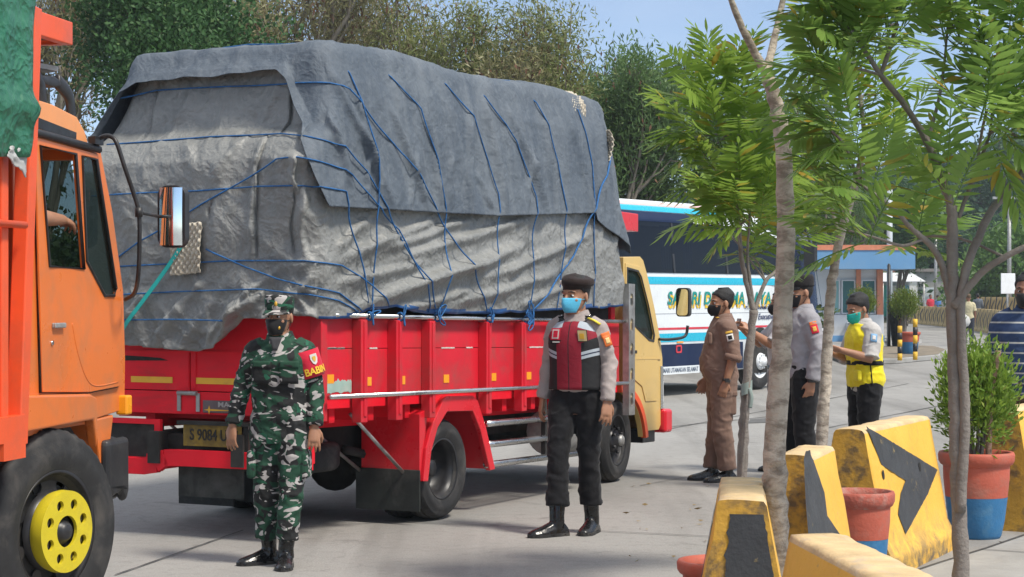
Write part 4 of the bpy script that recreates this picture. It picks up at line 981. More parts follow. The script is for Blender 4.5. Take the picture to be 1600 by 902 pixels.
# ================================================================ coach behind the red truck
BF = Frame(4.38, 33.9, 36)
def coach():
    T = thing('coach', 'white and navy long distance coach with turquoise stripes behind the red truck', 'bus', (4.38, 33.9, 0), BF.rz)
    W = 2.45; X0, X1 = -8.3, 1.28; H2 = 3.25
    navy = mat('navy_coach_paint', (.006, .016, .055), .4, var=.1, vs=1, spec=.25)
    cyan = mat('turquoise_paint', (.0, .42, .60), .3, var=.05, coat=.3); pink = mat('pale_pink_paint', (.75, .5, .48), .35, var=.05)
    wht = mat('coach_white', (.70, .74, .76), .25, var=.04, vs=1, coat=.4, dirt=(.5, .5, .48), da=.3, ds=1.5)
    redl = mat('red_pinstripe', (.6, .03, .05), .35)
    # body shell: cross-section lofted along the length, nose rounded back
    sec = [(0, .38), (-.0, 1.0), (0, 1.9), (.03, 2.4), (.07, 2.9), (.16, 3.10), (.34, 3.22), (.7, H2)]
    sec = [(y, z) for y, z in sec] + [(W - y, z) for y, z in sec[::-1]]
    R = []
    for x, k, dz in ((X0, 0, 0), (X1 - .9, 0, 0), (X1 - .45, .03, -.05), (X1 - .2, .09, -.10), (X1 - .05, .2, -.2), (X1, .35, -.32)):
        R.append([Vector((x - (.5 * sstep(1.6, 3.2, z) if x > 0 else 0), y + k * (1 if y < W / 2 else -1), z + dz * (z > 2.9))) for y, z in sec])
    mb = MB(); mb.rings(R, True, True); body = mb.build('body', wht, T)
    # wheel arches cut by dark boxes proud of the skirt
    def band(z0, z1, m, name, x0=X0, x1=X1 - .9, off=.004, y0=None):
        mb = MB()
        def yo(z): return pw(z, [p[1] for p in sec[:8]], [p[0] for p in sec[:8]])
        zs = [z0 + (z1 - z0) * i / 5 for i in range(6)]
        for sgn in (0, 1):
            vs = []
            for x in (x0, x1):
                for z in zs:
                    y = yo(z) - off; vs.append((x, y if not sgn else W - y, z))
            mb.add(vs, [(i, i + 1, i + 7, i + 6) for i in range(5)])
        return mb.build(name, m, body)
    band(.40, .86, navy, 'skirt', x1=.62 - 1.24 - .0); band(.40, .86, navy, 'skirt', x0=.62, x1=X1 - .35)
    band(.52, .86, navy, 'skirt', x0=.5, x1=.62)
    band(.90, 1.04, cyan, 'stripe', x1=X1 - .3, off=.006); band(1.10, 1.135, redl, 'pinstripe', x1=X1 - .3, off=.006)
    band(1.36, 1.365, navy, 'panel_line', x1=X1 - .4); band(1.845, 1.965, cyan, 'stripe', x1=X1 - .3, off=.006)
    band(2.03, 2.93, M_black, 'interior_shade', x1=X1 - .65, off=.002); band(2.03, 2.93, M_busglass, 'window_band', x1=X1 - .65, off=.012)  # black band under the glass stands in for the shaded interior
    band(2.86, 3.02, navy, 'roof_stripe', x1=-1.5, off=.012); band(3.03, 3.12, cyan, 'roof_stripe', x1=-1.2, off=.010); band(3.13, 3.19, pink, 'roof_stripe', x1=-1.4, off=.008)
    mb = MB(); pts = [(-2.4, 2.90), (-2.2, 2.97), (-1.5, 2.99), (.0, 2.92), (.8, 2.7), (.8, 2.60), (.2, 2.72), (-1.0, 2.86), (-2.2, 2.86)]
    mb.plate(pts, 'y', .02, .035); mb.build('window_swoosh', wht, body)
    for x in (-6.6, -4.7, -2.95, -1.2):
        mb = MB(); mb.plate([(0, 2.04), (.03, 2.4), (.06, 2.85), (.05, 2.85), (.02, 2.4), (-.015, 2.04)], 'x', x, x + .06); mb.build('window_pillar', M_black, body)
    # curtains hanging behind the glass
    mc = mat('blue_curtain', (.03, .06, .16), .9, var=.3, vs=4)
    for x in (-6.35, -5.35, -4.4, -3.3, -2.6, -1.5):
        mb = MB(); mb.grid(lambda u, v: Vector((x + u * .3, pw(2.1 + v * .7, [1.9, 2.4, 2.9], [0, .03, .07]) - .005 + .002 * math.sin(u * 25), 2.1 + v * .7)), 24, 2); mb.build('curtain', mc, body, fix=False)
    # wheel wells and wheels
    for x in (0, -4.55):
        for y, sg in ((-.004, 1), (W + .004, -1)):
            mb = MB(); mb.plate(circ((x, .5), .60, 20, 0, 180) + [(x - .6, .3), (x + .6, .3)], 'y', y - .002, y + .004); mb.build('wheel_well', M_under, T)
        wheel(T, (x, -.012, .5), .5, .28, .285, 'bus'); wheel(T, (x, W + .012, .5), .5, .28, .285, 'bus', rz=math.pi)
    # windscreen, headlamps, mirrors
    mb = MB(); mb.add([(X1 - .02, .42, 1.35), (X1 - .02, W - .42, 1.35), (X1 - .48, W - .38, 2.75), (X1 - .48, .38, 2.75)], [(0, 1, 2, 3)]); mb.v = [(p[0] + .03, p[1], p[2]) for p in mb.v]; mb.build('windscreen', M_busglass, T, solid=.01)
    for y in (.4, W - .65):
        mb = MB(); mb.box(X1 - .03, X1 + .02, y, y + .25, .72, .9); mb.build('headlight', M_chrome, T, bevel=.02)
    mb = MB(); mb.tube(spline([(X1 - .35, .1, 2.85), (X1 + .1, -.12, 2.9), (X1 + .25, -.2, 2.6)], 5), .025, 8); mb.box(X1 + .18, X1 + .3, -.32, -.1, 2.1, 2.6); mb.build('mirror', M_black, T, bevel=.01)
    # skirt fittings
    a, z = BF.side(1060, 546); mb = MB(); mb.plate(rrect(a - .09, a + .09, z - .06, z + .07, .03), 'y', -.014, -.004, [rrect(a - .06, a + .06, z - .035, z + .045, .02)]); mb.build('filler_flap', redl, T)
    a, z = BF.side(1062, 535); mb = MB(); mb.box(a - .1, a + .1, -.016, -.004, z - .01, z + .015); mb.build('side_marker', M_amber, T)
    a0, z0 = BF.side(1036, 586); a1, z1 = BF.side(1092, 573); 
    mb = MB(); mb.box(a0 - .3, a1, -.012, -.005, z0 + .0, z0 + .13); bd = mb.build('lettered_strip', wht, T)
    tx = lambda s, size, m, px, py, **k: text_mesh(s, size, m, T, frame_mat((BF.side(px, py)[0], k.pop('yy', -.012), BF.side(px, py)[1]), (1, 0, 0), (0, 0, 1)), **k)
    teal = mat('teal_lettering', (.0, .25, .22), .4); yel = mat('yellow_lettering', (.75, .5, .02), .4); blk = mat('navy_lettering', (.02, .03, .10), .5)
    text_mesh('MARI UTAMAKAN SELAMAT', .105, mat('grey_lettering', (.12, .15, .2), .6), T, frame_mat((BF.side(1063, 580)[0], -.014, z0 + .065), (1, 0, 0), (0, 0, 1)), bold=.002, sx=.85)
    for m, dx, dz, yy in ((yel, .035, -.06, -.011), (teal, 0, 0, -.015)):
        a, z = BF.side(1126, 467)
        text_mesh('SAFARI DHARMA RAYA', .30, m, T, frame_mat((a + dx, yy, z + dz), (1, 0, 0), (0, 0, 1)), bold=.006, shear=.15, sx=1.06, spacing=1.08)
    a, z = BF.side(1186, 481); text_mesh('PT. SAFARI DHARMA SAKTI', .085, blk, T, frame_mat((a, -.012, z), (1, 0, 0), (0, 0, 1)), bold=.001)
    a, z = BF.side(1196, 495); text_mesh('Executive', .15, blk, T, frame_mat((a, -.012, z), (1, 0, 0), (0, 0, 1)), bold=.0005, shear=.3)
    return T
coach()
# a second, dark blue coach further on, its nose showing between the trees
def dark_coach():
    p = at(1284, 463, 47); T = thing('coach', 'dark blue coach nose between the white coach and the kiosk', 'bus', (p.x, p.y, 0), rad(-9))
    dk = mat('dark_blue_coach', (.006, .014, .05), .25, coat=.4, var=.1)
    # nose faces the camera (local +x), body runs back
    R = []
    for x, k in ((-7, 0), (-.3, 0), (-.08, .06), (0, .2)):
        R.append([Vector((x - .25 * sstep(1.2, 3.2, z), y + k * (1 if y < 0 else -1), z)) for y, z in ((-1.2, .4), (-1.2, 2.9), (-1.0, 3.15), (1.0, 3.15), (1.2, 2.9), (1.2, .4))])
    mb = MB(); mb.rings(R, sm=False); mb.build('body', dk, T, bevel=.05)
    mb = MB(); mb.add([(.02, -.95, 1.25), (.02, .95, 1.25), (-.2, .95, 2.7), (-.2, -.95, 2.7)], [(0, 1, 2, 3)]); mb.build('windscreen', glass('blue_windscreen', (.03, .09, .16), .9), T, solid=.01)
    mb = MB(); mb.box(.0, .03, -.9, .9, .95, 1.02); mb.build('trim', M_chrome, T)
    for y in (-.9, .7):
        mb = MB(); mb.box(.0, .04, y, y + .22, .65, .85); mb.build('headlight', M_white, T, bevel=.02)
    for y, rz in ((-1.2, 0), (1.2, math.pi)):
        for x in (-1.6, -5.8): wheel(T, (x, y * 1.005, .48), .48, .26, .27, 'bus', rz=rz)
dark_coach()

# ================================================================ kiosk and what stands round it
def kiosk():
    c0 = gnd(1381, 534); d = c0.y; k = d / PF
    T = thing('kiosk', 'small white guard kiosk with blue fascia and orange pillars', 'kiosk', (c0.x, d, 0))
    wl = mat('kiosk_white_wall', (.62, .64, .66), .8, var=.08, vs=1, dirt=(.4, .4, .38), da=.5, ds=1.2)
    bl = mat('kiosk_blue_fascia', (.13, .30, .52), .55, var=.06, vs=1, dirt=(.2, .32, .45), da=.5, ds=1)
    orr = mat('kiosk_orange', (.62, .22, .12), .6, var=.1, dirt=(.4, .25, .18), da=.4)
    X = lambda px: (px - 1381) * k; Z = lambda py: EYE - (py - PY) * k
    xl = X(1268)
    mb = MB(); mb.box(xl, X(1381), 0, 3.2, .0, Z(492)); mb.build('base_wall', wl, T)
    mb = MB(); mb.box(xl, X(1381), .25, 3.0, Z(492) + .003, Z(421)); mb.box(xl, X(1381), .2, .24, Z(432), Z(421)); mb.build('upper_wall', wl, T)
    mb = MB(); mb.box(xl - .4, X(1422), -.9, 4, Z(421), Z(392)); mb.build('fascia', bl, T)
    mb = MB(); mb.box(xl - .43, X(1422) + .03, -.93, 4.03, Z(392) + .002, Z(384)); mb.build('roof_edge', orr, T)
    mb = MB(); mb.box(X(1371), X(1380), .02, .2, Z(492) + .002, Z(421) - .002); mb.box(X(1339), X(1346), .1, .2, Z(492) + .002, Z(421) - .002); mb.build('pillar', orr, T)
    gl = glass('kiosk_glass', (.05, .16, .17), .85)
    for a, b2, cu in ((1295, 1314, 1), (1316, 1338, 0), (1347, 1370, 0)):
        mb = MB(); mb.plate([(X(a), Z(491)), (X(b2), Z(491)), (X(b2), Z(437)), (X(a), Z(437))], 'y', .17, .21, [[(X(a) + .05, Z(491) + .05), (X(b2) - .05, Z(491) + .05), (X(b2) - .05, Z(437) - .05), (X(a) + .05, Z(437) - .05)]]); f = mb.build('window_frame', wl, T)
        mb = MB(); mb.box(X(a) + .05, X(b2) - .05, .19, .2, Z(491) + .05, Z(437) - .05); mb.build('pane', glass('curtained_glass', (.22, .42, .42), .95) if cu else gl, f)
    mb = MB(); mb.box(X(1322), X(1330), -.32, -.002, Z(520), Z(504)); mb.build('air_conditioner', wl, T, bevel=.02)
    mb = MB()
    for i in range(8): mb.box(X(1322) + .02, X(1330) - .02, -.335, -.322, Z(519) + i * .045, Z(519) + i * .045 + .02)
    mb.build('grille', M_black, T)
    mb = MB(); mb.box(xl - .02, X(1381) + .02, -.03, -.002, 0, .22); mb.build('plinth', bl, T)
    return T
kiosk()
def pole(px, y0, y1, d, r, name, label, cat, m):
    b = at(px, y1, d); t = at(px, y0, d); mb = MB(); mb.cyl((0, 0, 0), (0, 0, t.z), r, 12); mb.cyl((0, 0, 0), (0, 0, .05), r * 2, 12); mb.lathe([(r, t.z), (r * .6, t.z + .05), (.001, t.z + .06)], 12)
    o = mb.build(name, m, loc=(b.x, b.y, 0)); return tag(o, label, cat)
pole(1390, 296, 520, 74, .11, 'lamp_post', 'pale grey steel post rising behind the blue kiosk roof', 'post', mat('pale_post', (.42, .47, .5), .5))
pole(1389, 415, 551, 58, .05, 'post', 'thin black post at the right corner of the kiosk', 'post', M_black)
pole(1432, 515, 560, 55, .05, 'post', 'dark wooden post behind the little round tree by the bollards', 'post', M_wood)
for (px, y0, y1), lb in ((((1406, 519, 567)), 'shorter yellow and black banded bollard left of the painted tub'), (((1430, 508, 566)), 'taller yellow and black banded bollard right of the painted tub')):
    b = gnd(px, y1 + 5); s = PF / b.y; h = (y1 - y0 + 6) / s; T = thing('bollard', lb, 'bollard', (b.x, b.y, .13), group='banded bollards')
    for q in range(5):
        mb = MB(); mb.cyl((0, 0, h * q / 5 + .001), (0, 0, h * (q + 1) / 5), .055, 14); mb.build('band', mat('bollard_yellow', (.72, .42, .03), .6, var=.2, dirt=(.2, .15, .08), da=.4) if q % 2 == 0 else M_black, T)
# stall with a white tin awning, its wall and a red tiled roof behind
def stall():
    d = 118; k = d / PF; p = at(1410, 463, d); T = thing('stall', 'market stall with white tin awning beyond the kiosk', 'stall', (p.x, d, 0))
    X = lambda px: (px - 1410) * k; Z = lambda py: EYE - (py - PY) * k
    mb = MB(); mb.add([(X(1378), 0, Z(440)), (X(1446), 0, Z(440)), (X(1440), 3, Z(426)), (X(1380), 3, Z(426))], [(0, 1, 2, 3)]); mb.build('awning', M_white, T, solid=.05)
    mb = MB(); mb.box(X(1378), X(1446), 2.5, 5, 0, Z(428)); mb.build('wall', mat('stall_wall', (.30, .33, .34), .8, var=.2, vs=.6, dirt=(.1, .2, .2), da=.6, ds=.6), T)
    for a, b2, c in ((1380, 1398, (.02, .30, .25)), (1400, 1416, (.5, .52, .5)), (1418, 1432, (.08, .25, .42)), (1433, 1446, (.6, .62, .62))):
        mb = MB(); mb.box(X(a), X(b2), 2.3, 2.48, .4, Z(446)); mb.build('shutter', mat('shutter_%d' % a, c, .7, var=.2), T)
    mb = MB()
    for a in (1380, 1412, 1444): mb.cyl((X(a), .1, 0), (X(a), .1, Z(440)), .06, 8)
    mb.build('posts', M_grey, T)
    mb = MB(); mb.add([(X(1395), 5, Z(424)), (X(1425), 5, Z(424)), (X(1420), 9, Z(414)), (X(1398), 9, Z(414))], [(0, 1, 2, 3)]); mb.build('roof', mat('clay_tiles', (.25, .10, .06), .8, var=.3, vs=4), T, solid=.1)
stall()
def shed():
    d = 122; k = d / PF; p = at(1470, 463, d); T = thing('shed', 'grey concrete shed behind the far barriers', 'shed', (p.x, d, 0))
    mb = MB(); mb.box(-1.6, 2.4, 0, 3, 0, 3.2); mb.build('wall', mat('shed_wall', (.33, .33, .31), .85, var=.2, vs=.8, dirt=(.15, .16, .14), da=.6, ds=.8), T)
    mb = MB(); mb.plate([(-1.9, 3.203), (2.7, 3.203), (2.6, 3.4), (-1.8, 3.4)], 'y', -.3, 3.4); mb.build('roof', mat('shed_roof', (.22, .2, .19), .8), T)
    mb = MB(); mb.box(-1.2, -.4, -.04, -.002, .1, 2.2); mb.build('door', mat('shed_door', (.5, .55, .58), .7), T)
shed()
def sign():
    p = at(1574, 463, 80); T = thing('road_sign', 'back of a white road sign on a thin post behind the striped shirt', 'sign', (p.x, p.y, 0), rad(20))
    mb = MB(); mb.cyl((0, 0, 0), (0, 0, 2.6), .045, 10); mb.build('post', M_grey, T)
    mb = MB(); mb.box(-.35, .35, -.03, -.045 - .02, 1.75, 2.6); mb.build('panel', M_white, T, bevel=.03)
sign()
# parked cars far off
def car(px, d, label, c, rz):
    p = at(px, 463, d); T = thing('parked_car', label, 'car', (p.x, p.y, 0), rad(rz), group='cars parked beyond the far barriers')
    prof = [(-2.1, .35), (2.1, .35), (2.15, .75), (1.9, .95), (1.0, 1.02), (.45, 1.45), (-.9, 1.5), (-1.7, 1.05), (-2.1, .95)]
    mb = MB(); mb.plate(prof, 'y', -.8, .8); mb.build('body', mat('car_paint_%d' % px, c, .25, coat=.5, var=.04), T, bevel=.08, seg=3)
    for y in (-.81, .81):
        mb = MB(); mb.plate([(.82, 1.02), (.36, 1.38), (-.85, 1.42), (-1.4, 1.05)], 'y', y - .005, y + .005); mb.build('side_window', M_busglass, T)
    mb = MB(); mb.add([(1.02, -.7, 1.06), (1.02, .7, 1.06), (.5, .62, 1.44), (.5, -.62, 1.44)], [(0, 1, 2, 3)]); mb.build('windscreen', M_busglass, T, solid=.02)
    for x in (-1.3, 1.35):
        for y, r2 in ((-.82, 0), (.82, math.pi)):
            mb = MB(); mb.lathe([(.2, .01), (.31, .0), (.33, -.03), (.33, -.17), (.2, -.19), (.2, .01)], 24, RX); w = mb.build('wheel', M_rubber, T, loc=(x, y, .33), rz=r2)
            mb = MB(); mb.lathe([(.2, .0), (.12, .01), (.001, .02)], 20, RX); mb.build('rim', M_chrome, w)
car(1552, 105, 'pale blue car roof showing over the far barriers left of the road sign', (.45, .58, .62), 100)
car(1590, 112, 'white car farther right beyond the far barriers', (.7, .72, .74), 75)

# ================================================================ concrete barriers
def barrier_mat():
    m, t, b, o = nt('barrier_yellow'); co = objco(t)
    c = mix(t, ramp(t, noi(t, co, 2.5, 6), [(.3, 0), (.7, 1)]), (.74, .40, .045), (.82, .48, .07))
    g = noi(t, objco(t, (1, 1, .6)), 6, 10, .3, .72); c = mix(t, ramp(t, g, [(.56, 0), (.66, .65)]), c, (.42, .27, .09))
    c2 = noi(t, co, 17, 10, .2, .75); c = mix(t, ramp(t, c2, [(.64, 0), (.67, .85)]), c, (.30, .24, .18))
    sp = t.nodes.new('ShaderNodeSeparateXYZ'); L(t, objco(t), sp.inputs[0])
    lo = ramp(t, sp.outputs['Z'], [(.02, 1), (.30, 0)]); gg = N(t, 'ShaderNodeMath', operation='MULTIPLY'); L(t, lo, gg.inputs[0]); L(t, ramp(t, noi(t, co, 9, 9, .5, .7), [(.40, 0), (.58, 1)]), gg.inputs[1])
    c = mix(t, gg.outputs[0], c, (.16, .12, .075))
    L(t, c, b.inputs['Base Color']); b.inputs['Roughness'].default_value = .62
    bn = N(t, 'ShaderNodeBump', Strength=.5, Distance=.012); L(t, noi(t, co, 26, 9, .2, .7), bn.inputs['Height']); L(t, bn.outputs[0], b.inputs['Normal'])
    return m
M_bar = barrier_mat()
M_bartop = mat('worn_sunlit_barrier_top', (.62, .45, .24), .85, var=.2, vs=7, dirt=(.45, .38, .3), da=.8, ds=9, bump=.5, bs=40)  # worn top, made paler than the sides: sun brightness put into the colour
M_barend = mat('dirty_shaded_barrier_end', (.56, .31, .04), .75, var=.2, vs=5, dirt=(.10, .075, .05), da=.85, ds=5.5, dth=(.48, .6), bump=.5, bs=30)  # dirt over a darker base: the shade of the ends is painted in
M_barblack = mat('black_barrier_paint', (.04, .042, .045), .6, var=.25, vs=6, dirt=(.35, .25, .09), da=.6, ds=10, dth=(.62, .68), bump=.3)
def bar_prof(H=.86, s=1):
    # half widths by height: foot, kick, stem, rounded crown
    return [(.27, 0), (.27, .10), (.215, .20), (.095, H - .02), (.085, H)]
def hw_at(z, P):
    return pw(z, [p[1] for p in P], [p[0] for p in P])
def barrier_mesh(Lh, H=.86, seed=0, chip=True):
    rr = random.Random(seed); P = bar_prof(H); mb = MB(); n = 26; R = []
    half = [(w, z) for w, z in P]; zs = []
    pts = []
    for i in range(len(P) - 1):
        for k in range(5 if i < 3 else 2): pts.append((lerp(P[i][0], P[i + 1][0], k / (5 if i < 3 else 2)), lerp(P[i][1], P[i + 1][1], k / (5 if i < 3 else 2))))
    pts.append(P[-1]); top = [(.05, H + .004), (0, H + .005), (-.05, H + .004)]
    loop = [(-w, z) for w, z in pts][::-1]; loop = loop[::-1]                       # left side upward
    sec = [(-w, z) for w, z in pts] + [(-.05, H + .004), (0, H + .005), (.05, H + .004)] + [(w, z) for w, z in pts[::-1]]
    for i in range(n + 1):
        x = Lh * i / n; ring = []
        for (y, z) in sec:
            j = .006 * nz(x * 7 + seed * 3, y * 9, z * 7) + .003 * nz(x * 25, y * 25 + seed, z * 25)
            e = min(x, Lh - x)
            if chip and e < .05 and z > .05: j -= .012 * max(0, nz(z * 14 + seed, y * 20)) * (1 - e / .05)
            ring.append(Vector((x, y + j * (1 if y > 0 else -1), z + (j * .6 if z > .1 else 0))))
        R.append(ring)
    m = len(sec); vs = [p for r in R for p in r]; mb.add(vs, [])
    for i in range(n):
        for j in range(m - 1):
            mb.f.append((i * m + j, i * m + j + 1, (i + 1) * m + j + 1, (i + 1) * m + j)); mb.sm.append(True)
            mb.m.append(1 if min(sec[j][1], sec[j + 1][1]) > H - .035 else 0)
    mb.f.append(tuple(range(m))); mb.f.append(tuple(n * m + j for j in range(m))); mb.m += [2, 2]; mb.sm += [False, False]
    return mb
def side_decal(pts, side, H=.86, off=.005, name='arrow', m=None, parent=None, seed=0):
    """painted shape on the sloping side; pts in (x, z); edges a little ragged"""
    P = bar_prof(H); dense = []
    for i in range(len(pts)):
        a, b2 = Vector(pts[i]).to_3d(), Vector(pts[(i + 1) % len(pts)]).to_3d(); k = max(2, int((b2 - a).length / .03))
        for q in range(k):
            p = a.lerp(b2, q / k); dense.append((p.x + .004 * nz(p.x * 30, p.y * 30, seed), p.y + .004 * nz(p.x * 30, p.y * 30, seed + 9)))
    tris = tessellate_polygon([[Vector((p[0], p[1], 0)) for p in dense]])
    bm = bmesh.new(); vv = [bm.verts.new((p[0], 0, p[1])) for p in dense]
    for t in tris:
        try: bm.faces.new([vv[i] for i in t])
        except ValueError: pass
    bmesh.ops.triangulate(bm, faces=bm.faces)
    for z in (.20, .40, .6, H - .03):
        bmesh.ops.bisect_plane(bm, geom=bm.verts[:] + bm.edges[:] + bm.faces[:], plane_co=(0, 0, z), plane_no=(0, 0, 1))
    for v in bm.verts: v.co.y = side * (hw_at(v.co.z, P) + off)
    me = bpy.data.meshes.new(name); bm.to_mesh(me); bm.free(); me.materials.append(m or M_barblack)
    o = bpy.data.objects.new(name, me); col_link(o); o.parent = parent; return o
def barrier(p0, p1, label, seed, H=.86, arrows=(), endstripe=0, holes=True):
    d = (p1 - p0); Lh = d.length; rz = math.atan2(d.y, d.x)
    o = barrier_mesh(Lh, H, seed).build('concrete_barrier', [M_bar, M_bartop, M_barend], loc=(p0.x, p0.y, 0), rz=rz)
    tag(o, label, 'barrier', 'yellow concrete barriers along the lane')
    for side, pts in arrows: side_decal(pts, side, H, parent=o, seed=seed)
    if endstripe:
        P = bar_prof(H); mb = MB(); k = 40
        zs = [lerp(.10, H - .05, i / k) for i in range(k + 1)]
        l = [(-.84 * hw_at(z, P) + .006 * nz(z * 60, 1), z + (.03 * abs(nz(i, 3)) if i == 40 else 0)) for i, z in enumerate(zs)]; r = [(.45 * hw_at(z, P) + .010 * nz(z * 25, 5) + .012 * nz(z * 90, 5), z) for z in zs]
        xx = -.004 if endstripe < 0 else Lh + .004
        mb.plate(l + r[::-1], 'x', xx - .001, xx + .001); mb.build('stripe', M_barblack, o)
    return o
V2 = lambda x, y: Vector((x, y, 0))
def chev(x0, w, H, thick=.3, s=1):      # a > chevron filling the side
    zb, zm, zt = .22, .50, H - .07
    return [(x0, zt), (x0 + w, zm), (x0 + .05 * w, zb), (x0 + .12 * w, zb + .02 + .12), (x0 + w * .5, zm - .02), (x0 + .04 * w, zm + .10)]
# the stretch seen in the photo: end towards the camera first
def on_side(p0, p1, pts, b=-.165):
    d = p1 - p0; f = Frame(p0.x, p0.y, math.degrees(math.atan2(d.x, d.y))); return [f.side(x, y, b) for x, y in pts]
p0, p1 = V2(.885, 7.40), V2(1.0, 8.35)
barrier(p0, p1, 'narrow yellow barrier seen end on with a black stripe, beside the thick trunk', 1, endstripe=-1, arrows=[(1, [(.2, .22), (.75, .22), (.75, .78), (.35, .78)])])
p0, p1 = V2(1.40, 9.5), V2(1.60, 10.10)
barrier(p0, p1, 'yellow barrier with a slim black arrow, just behind the thick trunk', 2, arrows=[(-1, on_side(p0, p1, [(1283, 706), (1290, 704), (1299, 770), (1297, 806), (1314, 845), (1318, 880), (1262, 880), (1270, 790), (1276, 740)]))])
p0, p1 = V2(1.99, 11.34), V2(2.66, 12.66)
o = barrier(p0, p1, 'yellow barrier with a large dark right pointing arrow', 3, arrows=[(-1, on_side(p0, p1, [(1373, 667), (1466, 734), (1445, 772), (1402, 834), (1396, 803), (1405, 772), (1416, 751), (1385, 727)]))])
(h0, z0), (h1, z1) = on_side(p0, p1, [(1384, 742), (1440, 730)])
for hx, hz in ((h0, z0), (h1, z1)):
    w = hw_at(hz, bar_prof(.86)) + .009; mb = MB(); mb.add([(hx + .022 * math.cos(a * .5236), -w + .45 * .022 * math.sin(a * .5236) * .4, hz + .03 * math.sin(a * .5236)) for a in range(12)], [tuple(range(12))]); mb.build('lifting_hole_shade', M_under, o)  # flat dark disc: the shade inside the hole, painted on
p0, p1 = V2(3.46, 13.5), V2(4.2, 14.7)
barrier(p0, p1, 'yellow barrier cut by the right edge of the photo, behind the large painted pot', 4, arrows=[(-1, [(.50, .84), (1.2, .48), (.62, .10), (.56, .30), (.78, .44), (.53, .56)])])
p0, p1 = V2(1.01, 6.36), V2(1.13, 5.1)
barrier(p0, p1, 'yellow barrier nearest the camera showing its worn top coloured sunlit pale', 5, arrows=[(-1, [(.75, .70), (1.1, .45), (.7, .14), (.6, .2), (.8, .45), (.6, .6)])])
# the far curved line
far_px = [(1390, 491), (1418, 494), (1446, 497), (1474, 502), (1500, 507), (1524, 513), (1548, 519), (1574, 526), (1602, 534)]
fk = []
def fdist(y): return pw(y, [491, 500, 520, 535], [122, 108, 85, 70])
pts = [at(x, 463, fdist(y)) for x, y in far_px]; path = spline([V2(p.x, p.y) for p in pts], 12)
dist = [0]
for i in range(1, len(path)): dist.append(dist[-1] + (path[i] - path[i - 1]).length)
def along(s):
    for i in range(1, len(path)):
        if dist[i] >= s: return path[i - 1].lerp(path[i], (s - dist[i - 1]) / (dist[i] - dist[i - 1]))
    return path[-1]
M_barfar = mat('dusty_barrier', (.50, .36, .15), .8, var=.15, vs=2, dirt=(.25, .2, .13), da=.6, ds=2.5)
H2b = 1.05; bw = 1.5; n = int(dist[-1] / 1.62)
proto = None
BL_ = 'weathered dull yellow barrier with black chevron in the long curved line beyond the kiosk'
for i in range(n):
    p, q = along(i * 1.62), along(i * 1.62 + bw); d = q - p; rz = math.atan2(d.y, d.x)
    if proto is None:
        proto = barrier_mesh(bw, H2b, 9, False).build('concrete_barrier', [M_barfar, M_barfar, M_barblack]); 
        side_decal([(1.1, .95), (.35, .58), (1.05, .18), (1.2, .3), (.75, .58), (1.25, .85)], -1, H2b, .012, parent=proto, seed=9)
        side_decal([(.0, .95), (.12, .95), (.10, .12), (.0, .12)], -1, H2b, .012, name='stripe', parent=proto, seed=3)
        c = proto
    else: c = copy_tree(proto)
    c.location = p; c.rotation_euler = (0, 0, rz); tag(c, BL_, 'barrier', 'far curved line of barriers')
# second line behind
q0, q1 = at(1535, 463, 98), at(1600, 463, 88)
for i in range(7):
    p = q0.lerp(q1, i / 7); p2 = q0.lerp(q1, (i + .82) / 7); d = p2 - p; c = copy_tree(proto); c.location = (p.x, p.y, .55); c.rotation_euler = (0, 0, math.atan2(d.y, d.x)); c.scale = (d.length / bw, 1, 1)
    tag(c, 'dusty barrier in the higher second row behind the long curved line', 'barrier', 'second row of far barriers')
p0, p1, d = q0, q1, (q1 - q0).normalized(); nn = Vector((-d.y, d.x, 0))
mb = MB(); cs = [q0 - d - nn * .6, q1 + d * 8 - nn * .6, q1 + d * 8 + nn * 3, q0 - d + nn * 3]; mb.plate([(c.x, c.y) for c in cs], 'z', .004, .546); tag(mb.build('terrace', M_slab), kind='structure')

# ================================================================ pots
M_clay = mat('brick_red_pot_paint', (.46, .10, .06), .7, var=.15, vs=5, dirt=(.30, .17, .13), da=.6, ds=6, bump=.35, bs=45)
M_potblue = mat('blue_pot_paint', (.03, .16, .34), .6, var=.15, vs=5, dirt=(.12, .25, .35), da=.5, ds=8, bump=.3, bs=45)
M_potrim = mat('worn_pot_rim', (.40, .10, .07), .85, var=.2, vs=8, dirt=(.36, .28, .24), da=.8, ds=8, bump=.6, bs=50)
M_soil = mat('pot_soil', (.10, .075, .055), .95, var=.35, vs=20, bump=.9, bs=60)
def pot(loc, R, H, label, split=.48, rimm=None):
    T = thing('plant_pot', label, 'pot', loc)
    n = 40; zs = split * H
    def wob(p): return p
    mb = MB(); mb.lathe([(.001, .0), (R * .62, 0), (R * .66, .02), (R * .74, H * .2), (R * .82, zs)], n); base = mb.build('painted_base', M_potblue, T)
    mb = MB(); mb.lathe([(R * .82, zs + .001), (R * .87, H * .7), (R * .88, H * .84)], n); mb.build('body', M_clay, T)
    mb = MB(); mb.lathe([(R * .88, H * .84), (R * .95, H * .86), (R, H * .90), (R * 1.01, H * .97), (R * .98, H), (R * .88, H), (R * .86, H * .9), (R * .85, H * .8)], n); mb.build('rim', rimm or M_clay, T)
    mb = MB(); R0 = [[Vector((r * R * math.cos(2 * math.pi * i / n), r * R * math.sin(2 * math.pi * i / n), H * .90 + .025 * nz(r * 4 * math.cos(i), r * 4 * math.sin(i), R))) for i in range(n)] for r in (.86, .6, .35, .12)]
    mb.rings(R0, True, True); mb.build('soil', M_soil, T); return T
pot((1.96, 10.85, 0), .20, .55, 'weathered red and blue pot of bare soil between two yellow barriers', .52, M_potrim)
pot((3.18, 13.15, 0), .255, .585, 'large red and blue painted pot holding the leafy shrub')
pot((.985, 8.95, 0), .215, .42, 'low red pot mostly hidden behind the striped barrier end')
